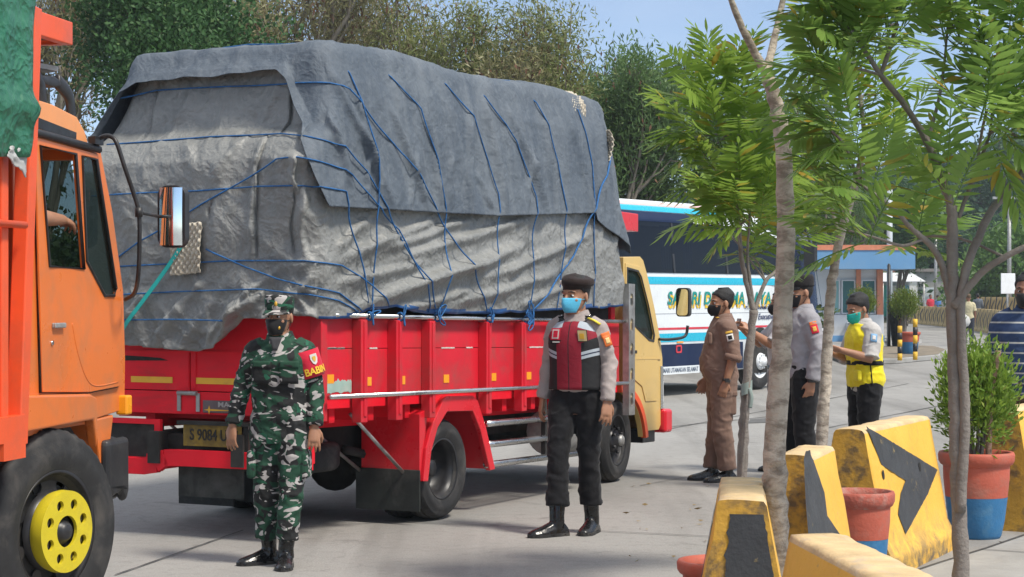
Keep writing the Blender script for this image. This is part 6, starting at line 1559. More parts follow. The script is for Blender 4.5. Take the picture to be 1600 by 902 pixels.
# ---- police officer walking in red and black vest
def officer():
    p = gnd(901, 833); T = person('walking police officer in red and black vest, dark beret and light blue mask', (p.x, p.y, 0), rad(-24))
    J = dict(elL=(.222, .03, 1.135), wrL=(.238, -.05, .885), elR=(-.215, .05, 1.135), wrR=(-.245, .0, .89), hipL=(.085, .0, .93), knL=(.085, .005, .51), anL=(.085, .06, .09), toeL=(.10, -1, 0), knR=(-.075, -.14, .53), anR=(-.06, -.20, .09), toeR=(-.55, -.83, 0), curlL=.42, curlR=.55, palmL=(-.7, .7, 0), palmR=(.8, .5, 0))
    B = Body(J, head=(-16, 3, 0), k=1.04, vox=.0052, width=.98, lean=(0, -.01))
    B.body(T); grey = cloth_mat('taupe_shirt', (.36, .31, .295)); B.shirt(T, grey, z0=.95, grow=.014, wr=.007, sleeve=.985)
    B.trousers(T, M_blackcloth, shin=.76, grow=.017, wr=.009, flare=.026, top=1.06); B.shoes(T, tall=.58)
    H = B.headM
    # vest
    vm, t, b, o = nt('vest_panels'); cx = objco(t); sp = t.nodes.new('ShaderNodeSeparateXYZ'); L(t, cx, sp.inputs[0])
    def math2(op, a, bb, cc=None):
        n = N(t, 'ShaderNodeMath', operation=op)
        for i, v in enumerate([a, bb] + ([cc] if cc is not None else [])):
            if hasattr(v, 'node'): L(t, v, n.inputs[i])
            else: n.inputs[i].default_value = v
        return n.outputs[0]
    X, Yc, Z = sp.outputs; front = math2('LESS_THAN', Yc, .02); ax = math2('ABSOLUTE', X, 0)
    edge = math2('MULTIPLY_ADD', math2('MULTIPLY', math2('MAXIMUM', math2('SUBTRACT', Z, 1.275), 0), 2.2), 1, .088)
    red = math2('LESS_THAN', ax, edge)
    fab = noi(t, cx, 240, 3); bc = mix(t, ramp(t, fab, [(.3, 0), (.7, 1)]), (.21, .003, .016), (.28, .005, .024))
    c = mix(t, red, (.011, .011, .013), bc)
    s1 = math2('SUBTRACT', Z, math2('MULTIPLY', ax, .30)); band = math2('MULTIPLY', math2('COMPARE', s1, 1.165, .024), math2('SUBTRACT', 1, red)); band2 = math2('COMPARE', s1, 1.165, .0045)
    c = mix(t, band, c, (.40, .45, .50)); c = mix(t, math2('MULTIPLY', band, band2), c, (.015, .02, .05))
    s2 = math2('ADD', Z, math2('MULTIPLY', ax, .28)); c = mix(t, math2('MULTIPLY', math2('COMPARE', s2, 1.418, .022), math2('GREATER_THAN', ax, .055)), c, (.40, .45, .50))
    c = mix(t, math2('MULTIPLY', math2('GREATER_THAN', s2, 1.440), 1), c, (.011, .011, .013)); zipm = math2('LESS_THAN', ax, .0035); c = mix(t, math2('MULTIPLY', zipm, front), c, (.02, .01, .012))
    L(t, c, b.inputs['Base Color']); b.inputs['Roughness'].default_value = .75; bn = N(t, 'ShaderNodeBump', Strength=.5, Distance=.01); L(t, noi(t, cx, 16, 6, .6), bn.inputs['Height']); L(t, bn.outputs[0], b.inputs['Normal'])
    mb = MB(); R = []; n = 36
    zs = [.965, .985, 1.05, 1.12, 1.2, 1.27, 1.32, 1.35, 1.375, 1.40]
    for z in zs:
        cy = pw(z, [r[0] for r in TORSO], [r[1] for r in TORSO]); rx = pw(z, [r[0] for r in TORSO], [r[2] for r in TORSO]) * .98 + .026; ry = pw(z, [r[0] for r in TORSO], [r[3] for r in TORSO]) + .028
        R.append([B.tt((math.copysign(abs(math.cos(2 * math.pi * i / n)) ** .85, math.cos(2 * math.pi * i / n)) * rx, cy + math.copysign(abs(math.sin(2 * math.pi * i / n)) ** .9, math.sin(2 * math.pi * i / n)) * ry + .004 * nz(i * .9, z * 14), z + (0 if z > 1.0 else .004 * nz(i, 2)))) for i in range(n)])
    for g, z in ((.060, 1.440), (.036, 1.452)):
        R.append([B.tt(((.062 + g) * math.cos(2 * math.pi * i / n), .014 + (.058 + g * .55) * math.sin(2 * math.pi * i / n), z - .028 * max(0, -math.sin(2 * math.pi * i / n)) ** 2)) for i in range(n)])
    mb.rings(R, True, False); vest = mb.build('vest', vm, T, solid=.008)
    vs = vest
    # epaulettes, name tag, badges
    for sd in (1, -1):
        mb = MB(); mb.grid(lambda u, v: B.tt((sd * lerp(.075, .185, u), .012 + (v - .5) * .08, 1.450 - .095 * u * u + .004)), 6, 4); mb.build('epaulette', M_blackcloth, vest, solid=.008, fix=False)
        mb = MB(); mb.ell(B.tt((sd * .10, -.01, 1.456)), (.008, .008, .006), 8, 5); mb.build('stud', M_chrome, vest)
    def flat(x, z, w, h, m, name, y=-.150, par=vest, tilt=0):
        mb = MB(); ya = y + .6 * x * x * 1.6; mb.plate([(x - w / 2 + tilt * h, z - h / 2), (x + w / 2 + tilt * h, z - h / 2), (x + w / 2, z + h / 2), (x - w / 2, z + h / 2)], 'y', ya - .003, ya + .002); return mb.build(name, m, par)
    flat(-.088, 1.335, .062, .078, M_armred, 'chest_badge', tilt=-.12); flat(-.088, 1.335, .046, .062, M_badge_w, 'chest_badge', y=-.153, tilt=-.12); flat(-.088, 1.335, .030, .045, M_armred, 'chest_badge', y=-.156, tilt=-.12)
    flat(-.088, 1.282, .078, .022, M_blackcloth, 'name_tag', tilt=-.1); flat(-.088, 1.282, .05, .008, M_badge_w, 'name_text', y=-.153, tilt=-.1)
    flat(.095, 1.325, .068, .078, M_blackcloth, 'chest_badge', tilt=.1); flat(.095, 1.325, .060, .070, mat('pale_gold', (.6, .48, .25), .5), 'chest_badge', y=-.153, tilt=.1); flat(.095, 1.322, .032, .036, M_badge_g, 'chest_badge', y=-.156, tilt=.1)
    ax3 = Vector((.78, -.62, 0))
    B.patch(T, 'L', 'sleeve_badge', M_badge_o, .19, .07, .035, axis=ax3); B.patch(T, 'L', 'sleeve_badge', M_badge_o, .36, .056, .075, axis=ax3); B.patch(T, 'L', 'sleeve_badge', mat('ochre_badge', (.75, .5, .2), .6), .36, .03, .04, axis=ax3, grow=.0245); 
    mb = MB(); mb.tube([B.tt((.11, -.05, 1.440)), B.tt((.155, -.06, 1.425)), B.tt((.195, -.055, 1.40))], (.018, .007), 6); mb.build('yellow_tab', mat('yellow_cloth', (.75, .62, .06), .8), T)
    B.mask(T, M_mask_blue, surgical=True); B.hair(T, grow=.004)
    # beret: band plus a soft crown pulled to one side
    mb = MB(); R = []
    for z, rx, ry, sx in ((.158, .079, .104, 0), (.178, .081, .106, 0), (.186, .093, .115, .004), (.206, .101, .119, .010), (.226, .096, .110, .014), (.239, .070, .082, .014), (.243, .02, .025, .012)):
        R.append([H @ Vector((sx + rx * math.cos(2 * math.pi * i / 30), .012 + ry * math.sin(2 * math.pi * i / 30), z + (.016 * (z > .18)) * math.cos(2 * math.pi * i / 30) * -1 + .004 * nz(i * .6, z * 30))) for i in range(30)])
    mb.rings(R); br = mb.build('beret', cloth_mat('dark_brown_beret', (.022, .014, .013), .95), T)
    mb = MB(); mb.ell(H @ Vector((-.055, -.078, .205)), (.012, .008, .016), 8, 6); mb.build('beret_badge', M_badge_w, br)
    T.scale = (1.04,) * 3
officer()

# ---- officer in khaki brown fatigues, seen from his left
def khaki():
    p = gnd(1128, 752); T = person('stout officer in brown fatigues with rolled sleeves facing left beside the pale cab', (p.x, p.y, 0), rad(-82))
    J = dict(elL=(.225, .05, 1.13), wrL=(.215, -.02, .89), elR=(-.225, .0, 1.13), wrR=(-.21, -.10, .90), knL=(.10, -.03, .50), anL=(.10, .03, .09), toeL=(.08, -1, 0), anR=(-.10, -.06, .09), curlL=.55, palmL=(-1, .2, 0))
    B = Body(J, head=(4, 4, 0), k=1.0, belly=.075, width=1.03, vox=.0065); br = cloth_mat('brown_fatigues', (.20, .125, .095))
    B.body(T); B.shirt(T, br, z0=.88, grow=.024, wr=.007, sleeve=.60, sgrow=.026); B.trousers(T, br, grow=.034, wr=.009, flare=.016, shin=.95); B.shoes(T, name='shoe')
    mb = MB(); el, wr = Vector(J['elL']), Vector(J['wrL']); mb.tube([B.shL.lerp(el, .98), el.lerp(wr, .10), el.lerp(wr, .16)], [.074, .077, .072], 16, caps=False); mb.build('rolled_cuff', br, T, solid=.008)
    mb = MB(); c = el.lerp(wr, .92); d = (wr - el).normalized(); mb.tube([c - d * .011, c + d * .011], .038, 16); mb.box(c.x + .024, c.x + .042, c.y - .018, c.y + .018, c.z - .018, c.z + .018); mb.build('watch', M_black, T)
    mb = MB(); mb.box(.135, .185, -.08, .09, .60, .80); mb.build('cargo_pocket', br, T, bevel=.02, seg=3); mb = MB(); mb.box(.15, .192, -.085, .095, .765, .81); mb.build('pocket_flap', br, T, bevel=.012)
    mb = MB(); mb.box(.07, .15, -.158, -.12, 1.22, 1.33); mb.build('chest_pocket', br, T, bevel=.02)
    B.patch(T, 'L', 'sleeve_badge', M_badge_w, .40, .062, .062, axis=(1, -.2, 0), grow=.029); B.patch(T, 'L', 'sleeve_badge', M_blackcloth, .40, .035, .035, axis=(1, -.2, 0), grow=.031); B.patch(T, 'L', 'sleeve_badge', M_badge_g, .20, .065, .02, axis=(1, -.2, 0), grow=.029)
    mb = MB(); mb.grid(lambda u, v: B.tt((lerp(.075, .18, u), .012 + (v - .5) * .06, 1.452 - .095 * u * u)), 6, 4); mb.build('epaulette', br, T, solid=.008, fix=False)
    mb = MB(); c = B.tt((.07, -.06, 1.46)); mb.ell(c, (.015, .018, .006), 8, 5); mb.build('collar_pin', M_badge_g, T)
    B.mask(T, M_mask_black); B.hair(T)
    T.scale = (1.0,) * 3
khaki()
# ---- officer in grey shirt and black cap
def grey_officer():
    p = gnd(1252, 768); T = person('officer in light grey shirt and dark cap facing left between two slim trunks', (p.x, p.y, 0), rad(-76))
    J = dict(elL=(.235, .05, 1.13), wrL=(.215, .0, .885), knL=(.10, -.02, .5), anL=(.10, .04, .09), anR=(-.1, -.1, .09), knR=(-.1, -.06, .5), curlL=.5)
    B = Body(J, head=(4, 8, 0), k=1.05, vox=.008); g = cloth_mat('light_grey_shirt', (.30, .29, .31))
    B.body(T); B.shirt(T, g, z0=.90, grow=.022, wr=.007, sleeve=.97); B.trousers(T, M_blackcloth, grow=.030, wr=.008); B.shoes(T)
    mb = MB(); el, wr = Vector(J['elL']), Vector(J['wrL']); c = el.lerp(wr, .98); mb.tube([c + Vector((0, 0, -.012)), c + Vector((0, 0, .012))], .040, 14); mb.build('watch', M_black, T)
    B.patch(T, 'L', 'sleeve_badge', M_badge_o, .17, .06, .03, axis=(1, -.2, 0)); B.patch(T, 'L', 'sleeve_badge', M_armred, .36, .06, .07, axis=(1, -.2, 0)); B.patch(T, 'L', 'sleeve_badge', mat('gold_mark', (.6, .35, .05), .6), .36, .03, .04, axis=(1, -.2, 0), grow=.0245)
    mb = MB(); mb.grid(lambda u, v: B.tt((lerp(.075, .18, u), .012 + (v - .5) * .06, 1.452 - .095 * u * u)), 6, 4); mb.build('epaulette', cloth_mat('white_strap', (.5, .49, .5)), T, solid=.008, fix=False)
    B.mask(T, M_mask_black); B.hair(T, grow=.004); H = B.headM
    mb = MB(); R = []
    for z, rx, ry in ((.150, .080, .105), (.18, .083, .110), (.215, .085, .112), (.238, .078, .104), (.247, .05, .06)):
        R.append([H @ Vector((rx * math.cos(2 * math.pi * i / 28), .008 + ry * math.sin(2 * math.pi * i / 28), z)) for i in range(28)])
    mb.rings(R); cap = mb.build('cap', cloth_mat('black_cap', (.016, .014, .015), .95), T)
    mb = MB(); mb.grid(lambda u, v: H @ Vector((math.cos(rad(lerp(205, 335, u))) * .082, .006 + math.sin(rad(lerp(205, 335, u))) * (.105 + .05 * v * max(0, math.sin(math.pi * u)) ** .6), .160 - .02 * v)), 14, 4); mb.build('peak', M_blackcloth, cap, solid=.005, fix=False)
    T.scale = (1.06,) * 3
grey_officer()
# ---- photographer behind the thick trunk
def phone(parent, c, x, y, w=.075, h=.15, m=None):
    x = Vector(x).normalized(); y = Vector(y).normalized(); mb = MB(); M = frame_mat(c, x, y); mb.box(-h / 2, h / 2, -w / 2, w / 2, -.005, .005, M=M); o = mb.build('phone', m or M_black, None, bevel=.006, seg=3); return o
def photographer():
    p = at(1222, 463, 18.0); T = person('man in pale grey uniform raising a phone, mostly hidden by the thick trunk', (p.x, p.y, 0), rad(-84))
    J = dict(elL=(.23, -.16, 1.20), wrL=(.08, -.33, 1.33), elR=(-.23, -.16, 1.20), wrR=(-.08, -.35, 1.33), handL=(-.3, -.35, .55), palmL=(-.6, -.6, -.1), handR=(.3, -.35, .55), palmR=(.6, -.6, -.1), curlL=.75, curlR=.75)
    B = Body(J, head=(0, 4, 0), k=.99, vox=.008); g = cloth_mat('pale_grey_shirt', (.42, .41, .43)); gt = cloth_mat('dusty_grey_trousers', (.20, .18, .18))
    B.body(T); B.shirt(T, g, z0=.93, grow=.022, wr=.006, sleeve=.46, sgrow=.028); B.trousers(T, gt, grow=.03, wr=.008); B.belt(T); B.shoes(T); B.hair(T); B.mask(T, M_mask_black)
    T.scale = (1.0,) * 3; bpy.context.view_layer.update()
    M = Matrix.Translation((p.x, p.y, 0)) @ Matrix.Rotation(rad(-84), 4, 'Z')
    o = phone(None, (0, -.415, 1.405), (1, 0, 0), (0, .2, 1), m=mat('bronze_phone', (.22, .09, .05), .35, .3)); o.matrix_world = M @ o.matrix_world; tag(o, 'bronze phone held sideways in the raised hands behind the thick trunk', 'phone')
photographer()
# ---- man in yellow vest looking at his phone
def vest_man():
    p = at(1352, 463, 17.0); T = person('man in bright yellow vest and teal mask looking down at his phone', (p.x, p.y, 0), rad(-72))
    J = dict(elL=(.225, -.07, 1.13), wrL=(.12, -.31, 1.21), elR=(-.225, -.09, 1.13), wrR=(-.07, -.35, 1.20), handL=(-.35, -1, .25), handR=(.25, -1, .25), palmL=(-.6, .0, .8), palmR=(.5, .0, .8), curlL=.65, curlR=.6, knL=(.1, -.03, .5))
    B = Body(J, head=(6, 22, 0), k=.97, vox=.0065, lean=(0, -.035)); g = cloth_mat('off_white_shirt', (.48, .46, .44)); y = cloth_mat('yellow_vest', (.80, .66, .02), .7, .08)
    B.body(T); B.shirt(T, g, z0=.83, grow=.022, wr=.006, sleeve=.46, sgrow=.030); B.trousers(T, M_blackcloth, grow=.034, wr=.008, flare=.014); B.shoes(T); B.hair(T, grow=.013, back=.03)
    mb = MB(); B.torso(mb, .043, .87, 1.44); me = remesh(mb, .010, 3, .007, 4); vest = link_mesh('vest', me, y, T)
    mb = MB(); R = []
    for zz in (1.07, 1.11): R.append([B.tt((( pw(zz, [r[0] for r in TORSO], [r[2] for r in TORSO]) + .049) * math.cos(2 * math.pi * i / 28), (pw(zz, [r[0] for r in TORSO], [r[3] for r in TORSO]) + .049) * math.sin(2 * math.pi * i / 28), zz)) for i in range(28)])
    mb.rings(R, True, False); mb.build('vest_band', M_blackcloth, vest, solid=.004)
    mb = MB(); mb.tube([B.tt((.178, -.05, 1.36)), B.tt((.20, -.055, 1.25)), B.tt((.19, -.05, 1.12)), B.tt((.205, -.04, .9))], .006, 6); mb.build('vest_edging', M_blackcloth, vest)
    mb = MB(); mb.box(.09, .19, -.175, -.13, .93, 1.03); mb.build('vest_pocket', y, vest, bevel=.02)
    mb = MB(); R = []
    B.patch(T, 'L', 'sleeve_badge', mat('blue_badge', (.18, .35, .55), .6), .30, .06, .075, axis=(1, -.3, 0), grow=.032); B.patch(T, 'L', 'sleeve_badge', M_badge_w, .30, .03, .04, axis=(1, -.3, 0), grow=.034)
    B.mask(T, M_mask_teal, surgical=True)
    M = Matrix.Translation((p.x, p.y, 0)) @ Matrix.Rotation(rad(-72), 4, 'Z')
    o = phone(None, (.03, -.45, 1.265), (.05, -1, .35), (1, 0, 0)); o.matrix_world = M @ o.matrix_world; tag(o, 'dark phone in the hands of the man with the yellow vest', 'phone')
    T.scale = (.975,) * 3
vest_man()
# ---- man in striped polo at the right edge
def striped_man():
    p = at(1604, 463, 14.6); T = person('man in blue striped polo and black mask cut by the right edge of the photo', (p.x, p.y, 0), rad(-30))
    J = dict(elL=(.235, .02, 1.13), wrL=(.22, -.06, .89), elR=(-.245, .03, 1.13), wrR=(-.25, -.05, .89))
    B = Body(J, head=(4, 2, 0), k=1.03, width=1.08, belly=.02, vox=.0065, skin=M_skin2)
    m, t, b, o = nt('striped_polo'); co = objco(t); sp = t.nodes.new('ShaderNodeSeparateXYZ'); L(t, co, sp.inputs[0])
    md = N(t, 'ShaderNodeMath', operation='PINGPONG'); L(t, sp.outputs['Z'], md.inputs[0]); md.inputs[1].default_value = .036
    c = mix(t, ramp(t, noi(t, co, 6, 5), [(.3, 0), (.7, 1)]), (.018, .04, .10), (.03, .06, .15)); c = mix(t, ramp(t, md.outputs[0], [(.0036, 1), (.0045, 0)]), c, (.55, .55, .5))
    L(t, c, b.inputs['Base Color']); b.inputs['Roughness'].default_value = .85; bn = N(t, 'ShaderNodeBump', Strength=.5, Distance=.012); L(t, noi(t, co, 14, 6, .8), bn.inputs['Height']); L(t, bn.outputs[0], b.inputs['Normal'])
    B.body(T); B.shirt(T, m, z0=.84, grow=.024, wr=.007, sleeve=.5, sgrow=.032); B.trousers(T, cloth_mat('brown_trousers', (.13, .085, .06)), grow=.032, wr=.008); B.shoes(T); B.hair(T, grow=.006); B.mask(T, M_mask_black)
    T.scale = (1.06,) * 3
striped_man()
# ---- far figures
def far_person(px, d, k, rz, label, shirt, trs, sleeve=.45, J=None, hat=None, vox=.014, group=None):
    p = at(px, 463, d); T = person(label, (p.x, p.y, 0), rad(rz), group); B = Body(J or {}, k=k, vox=vox, skin=M_skin2)
    B.body(T); B.shirt(T, shirt, z0=.86, grow=.024, wr=.006, sleeve=sleeve, vox=.014, collar=False); B.trousers(T, trs, grow=.028, wr=.006, vox=.014); B.shoes(T)
    if hat is None: B.hair(T)
    else:
        H = B.headM; mb = MB(); mb.rings([[H @ Vector((rx * math.cos(2 * math.pi * i / 20), .01 + ry * math.sin(2 * math.pi * i / 20), z)) for i in range(20)] for z, rx, ry in ((.13, .078, .102), (.2, .08, .105), (.245, .06, .08), (.255, .02, .02))]); mb.build('cap', hat, T)
    T.scale = (k,) * 3; return T
dk = cloth_mat('dark_denim', (.03, .035, .05)); 
far_person(1401, 58, 1.06, -60, 'man in black clothes leaning behind the round tree by the kiosk', M_blackcloth, M_blackcloth, sleeve=.9)
pm = far_person(1513, 64, 1.0, 168, 'man in pale yellow shirt walking away with a white sack on the lane', cloth_mat('pale_yellow_shirt', (.52, .47, .30)), dk, J=dict(anL=(.12, -.16, .09), knL=(.11, -.10, .5), anR=(-.1, .10, .09), elL=(.27, -.05, 1.13), wrL=(.24, -.12, .9)), hat=cloth_mat('brown_cap', (.12, .08, .05)))
p = at(1504, 463, 63.6); mb = MB(); mb.rings([[Vector((rx * math.cos(2 * math.pi * i / 16) + .02 * nz(i, z * 9), .6 * rx * math.sin(2 * math.pi * i / 16), z)) for i in range(16)] for z, rx in ((.0, .03), (.04, .2), (.18, .26), (.34, .22), (.44, .07), (.5, .05))])
tag(mb.build('sack', mat('white_sack', (.5, .5, .48), .8, bump=.5, bs=14), loc=(p.x, p.y, .62)), 'white sack carried at the hip of the man in the yellow shirt', 'sack')
far_person(1454, 112, 1.02, 20, 'small figure in red shirt standing beyond the far barriers', cloth_mat('red_tee', (.50, .03, .06)), dk)
far_person(1466, 113, 1.0, 40, 'small figure in blue shirt standing beyond the far barriers', cloth_mat('blue_tee', (.06, .16, .40)), dk)
far_person(1528, 96, 1.04, 160, 'figure in dark grey jacket beyond the far barriers behind the man with the sack', cloth_mat('slate_jacket', (.12, .14, .17)), dk, sleeve=.9)
# ---- driver with his forearm on the window ledge of the orange truck
def driver():
    T = person('driver inside the orange cab resting his bare forearm on the window ledge', (-2.22, 9.4, 0), 0)
    X0, Z0 = -.16, .66
    M = Matrix.Rotation(OF.rz, 4, 'Z') @ Matrix.Translation((X0, .50, Z0)) @ Matrix.Rotation(rad(90), 4, 'Z')   # faces forward (+x of the truck)
    T.matrix_world = Matrix.Translation((-2.22, 9.4, 0)) @ M
    ae, ze = OF.side(58, 340, .13); aw, zw = OF.side(98, 344, .13)
    J = dict(elR=(-.37, X0 - ae, ze - Z0), wrR=(-.37, X0 - aw, zw - Z0), handR=(.1, -1, -.05), palmR=(.3, 0, -1), elL=(.24, -.12, 1.15), wrL=(.16, -.38, 1.2), hipL=(.09, -.02, .93), hipR=(-.09, -.02, .93), knL=(.12, -.42, .95), knR=(-.12, -.42, .95), anL=(.12, -.50, .56), anR=(-.12, -.50, .56), curlR=1.0)
    B = Body(J, head=(0, 0, 0), vox=.0065); B.body(T); B.shirt(T, cloth_mat('dark_tee', (.04, .05, .05)), z0=.88, sleeve=.42); B.trousers(T, dk); B.shoes(T); B.hair(T)
driver()
# ================================================================ vegetation
def np_mesh(name, V, F, m, parent=None, sizes=None):
    me = bpy.data.meshes.new(name); n = len(V); k = F.shape[1]; me.vertices.add(n); me.vertices.foreach_set('co', V.astype('f').reshape(-1))
    me.loops.add(len(F) * k); me.loops.foreach_set('vertex_index', F.astype('i').reshape(-1)); me.polygons.add(len(F)); me.polygons.foreach_set('loop_start', np.arange(0, len(F) * k, k, dtype='i'))
    me.update(calc_edges=True); me.materials.append(m); o = bpy.data.objects.new(name, me); col_link(o)
    if parent is not None: o.parent = parent
    return o
def unit(v): return v / np.maximum(np.linalg.norm(v, axis=-1, keepdims=True), 1e-9)
def leaf_quads(C, A, ln, wd, rng, up=None):
    """rhombic leaves at C along A"""
    n = len(C); A = unit(A); r = rng.normal(size=(n, 3)); 
    if up is not None: r = r * .5 + np.array(up)
    B = unit(np.cross(A, r)); ln = np.asarray(ln).reshape(-1, 1) * np.ones((n, 1)); wd = np.asarray(wd).reshape(-1, 1) * np.ones((n, 1)); Nn = np.cross(A, B)
    V = np.stack([C, C + A * ln * .45 + B * wd + Nn * wd * .3, C + A * ln, C + A * ln * .45 - B * wd + Nn * wd * .3], 1).reshape(-1, 3)
    return V, np.arange(4 * n).reshape(-1, 4)
# ---- young fern-leaved trees of the foreground
class Fronds:
    def __init__(s, seed): s.V = []; s.F = []; s.n = 0; s.rng = np.random.default_rng(seed); s.st = MB()
    def frond(s, p, d, Lf, pairs=9, ll=.13, droop=.5, lw=.0115):
        rng = s.rng; d = Vector(d).normalized(); p = Vector(p); side = d.cross(Vector((0, 0, 1)))
        if side.length < .1: side = Vector((1, 0, 0))
        side.normalize(); roll = rng.normal() * .35; side = (Matrix.Rotation(roll, 3, d) @ side)
        pts = []; q = p.copy(); dd = d.copy(); stp = Lf / (pairs + 2)
        for i in range(pairs + 3):
            pts.append((q.copy(), dd.copy())); q = q + dd * stp; dd = (dd + Vector((0, 0, -1)) * droop * stp / Lf * 1.2 * (i / pairs)).normalized()
        s.st.tube([a for a, b in pts[::2]], .0028, 3, caps=False)
        for i in range(2, pairs + 3):
            c, t = pts[i]; u = (i - 2) / pairs; l = ll * (.55 + .75 * math.sin(math.pi * min(1, .15 + u * .75))) * rng.uniform(.85, 1.1); nrm = side.cross(t).normalized()
            for sg in ((-1, 1) if i < pairs + 2 else (0,)):
                fw = lerp(.55, 1.3, u); ax = (t * fw + side * sg + nrm * rng.normal() * .12 + Vector((0, 0, -.15))).normalized() if sg else t
                w = lw * rng.uniform(.85, 1.15) * (l / ll); bb = ax.cross(nrm).normalized(); bn = ax.cross(bb)
                base = len(s.V); f = Vector(bn) * (w * .45); sag = Vector((0, 0, -.16 * l))
                m1 = c + ax * (l * .35); m2 = c + ax * (l * .72) + sag * .5
                s.V += [c, m1 + bb * w + f, m2 + bb * w * .72 + f, c + ax * l + sag, m2 - bb * w * .72 + f, m1 - bb * w + f]
                s.F += [(base, base + 1, base + 2, base + 3), (base, base + 3, base + 4, base + 5)]
    def cluster(s, p, d, n=14, Lf=.34, ll=.125, spread=1.15, droop=.45):
        rng = s.rng; d = Vector(d).normalized()
        for i in range(n):
            a = i * 2.4 + rng.uniform(-.3, .3); e = d.orthogonal().normalized(); f = d.cross(e); t = spread * (.25 + .75 * ((i + .5) / n)) * rng.uniform(.85, 1.15)
            v = d * math.cos(t) + (e * math.cos(a) + f * math.sin(a)) * math.sin(t); v = v + Vector((0, 0, .12))
            s.frond(Vector(p) - d * (.12 * i / n), v, Lf * rng.uniform(.8, 1.15), int(rng.integers(7, 11)), ll * rng.uniform(.85, 1.15), droop)
M_fern = leafmat('fern_leaf', (.10, .19, .025), (.23, .34, .06), (.42, .2, .02), trans=.45, rough=.38, ns=3)
M_fern2 = leafmat('fern_leaf_dark', (.095, .19, .035), (.21, .33, .075), (.40, .22, .02), trans=.45, rough=.36, ns=3)
M_bark = mat('pale_mottled_bark', (.46, .40, .33), .9, var=.25, vs=8, dirt=(.13, .10, .075), da=.7, ds=12, dth=(.45, .62), dscale=(1, 1, 2.2), bump=1.0, bs=45)
M_bark2 = mat('grey_smooth_bark', (.20, .175, .155), .85, var=.25, vs=7, dirt=(.24, .22, .19), da=.6, ds=9, dscale=(1, 1, 2.5), bump=.8, bs=55)
def ppts(pts): return [at(*p) for p in pts]
def limb(mb, pts, r0, r1, seed=0, n=12, step=6):
    P = spline(pts, step); m = len(P); rr = []
    for i in range(m):
        t = i / (m - 1); r = lerp(r0, r1, t); k = 1 + .16 * nz(i * .8, seed, r0 * 50) + .10 * nz(i * 2.3, seed + 4); rr.append(r * k)
    P = [p + Vector((nz(i * .7, seed), nz(i * .7, seed + 20), 0)) * r0 * .25 for i, p in enumerate(P)]
    mb.tube(P, rr, n)
def fern_tree(label, trunk, r0, r1, branches, clusters, mbark, mleaf, seed, extra=8, Lf=.33, ll=.12, nf=7, skip=False):
    base = at(*trunk[0]); T = thing('young_tree', label, 'tree', (base.x, base.y, 0)); O = Vector((base.x, base.y, 0)); rng = random.Random(seed)
    mb = MB(); tp = [p - O for p in ppts(trunk)]; tp[0].z = -.05; limb(mb, tp, r0, r1, seed, 16, 8); mb.build('trunk', mbark, T)
    ends = []
    for bi, (pts, a, b2) in enumerate(branches):
        mb = MB(); P = [p - O for p in ppts(pts)]; limb(mb, P, a, b2, seed + bi, 9); mb.build('branch', mbark, T); ends.append((P[-1], (P[-1] - P[-2]).normalized()))
    fr = Fronds(seed); tw = MB(); anchors = [tp[-1]] + [p - O for pts, a, b2 in branches for p in ppts(pts)[1:]]
    for (px, y, d, dx, dz, n) in clusters:
        c = at(px, y, d) - O; dr = Vector((dx, rng.uniform(-.7, .5), dz)); fr.cluster(c, dr, min(n or nf, nf + 1), Lf * rng.uniform(.9, 1.1), ll)
        near = min(anchors, key=lambda q: (q - c).length + (0 if q.z < c.z + .1 else .6)); mid = near.lerp(c, .5) + Vector((rng.uniform(-.04, .04), rng.uniform(-.04, .04), .03)); tw.tube(spline([near, mid, c], 4), .006, 5)
    for e, dr in (ends[2:] if skip else ends): fr.cluster(e, dr + Vector((0, 0, .4)), nf, Lf, ll)
    # growth towards and away from the camera, so the crown is round
    for i in range(extra):
        a = rng.choice(anchors); c = a + Vector((rng.uniform(-.3, .3), rng.choice((-1, 1)) * rng.uniform(.25, .7), rng.uniform(.0, .4)))
        fr.cluster(c, (rng.uniform(-.6, .6), c.y - a.y, rng.uniform(.2, .9)), nf, Lf, ll); tw.tube(spline([a, a.lerp(c, .5) + Vector((0, 0, .03)), c], 4), .006, 5)
    tw.build('twigs', mbark, T, fix=False); fr.st.build('leaf_stalks', mleaf, T, fix=False)
    V = np.array([tuple(v) for v in fr.V]); np_mesh('crown', V, np.array(fr.F), mleaf, T); return T
fern_tree('thick pale trunked young tree forking above the leaves, standing behind the striped barrier end',
    [(1218, 1090, 8.05), (1214, 902, 8.05), (1211, 760, 8.05), (1211, 690, 8.05), (1220, 560, 8.05), (1227, 400, 8.05), (1225, 250, 8.05), (1214, 170, 8.05), (1197, 112, 8.05)], .060, .026,
    [([(1197, 114, 8.05), (1170, 65, 8.0), (1142, 0, 7.95), (1115, -90, 7.9)], .020, .010), ([(1197, 114, 8.05), (1210, 60, 8.1), (1223, 0, 8.15), (1240, -90, 8.2)], .019, .010)],
    [(1120, -120, 7.8, -.4, 1, 12), (1240, -140, 8.2, .3, 1, 12), (1180, -170, 8.4, 0, 1, 12)], M_bark, M_fern, 3, extra=0)
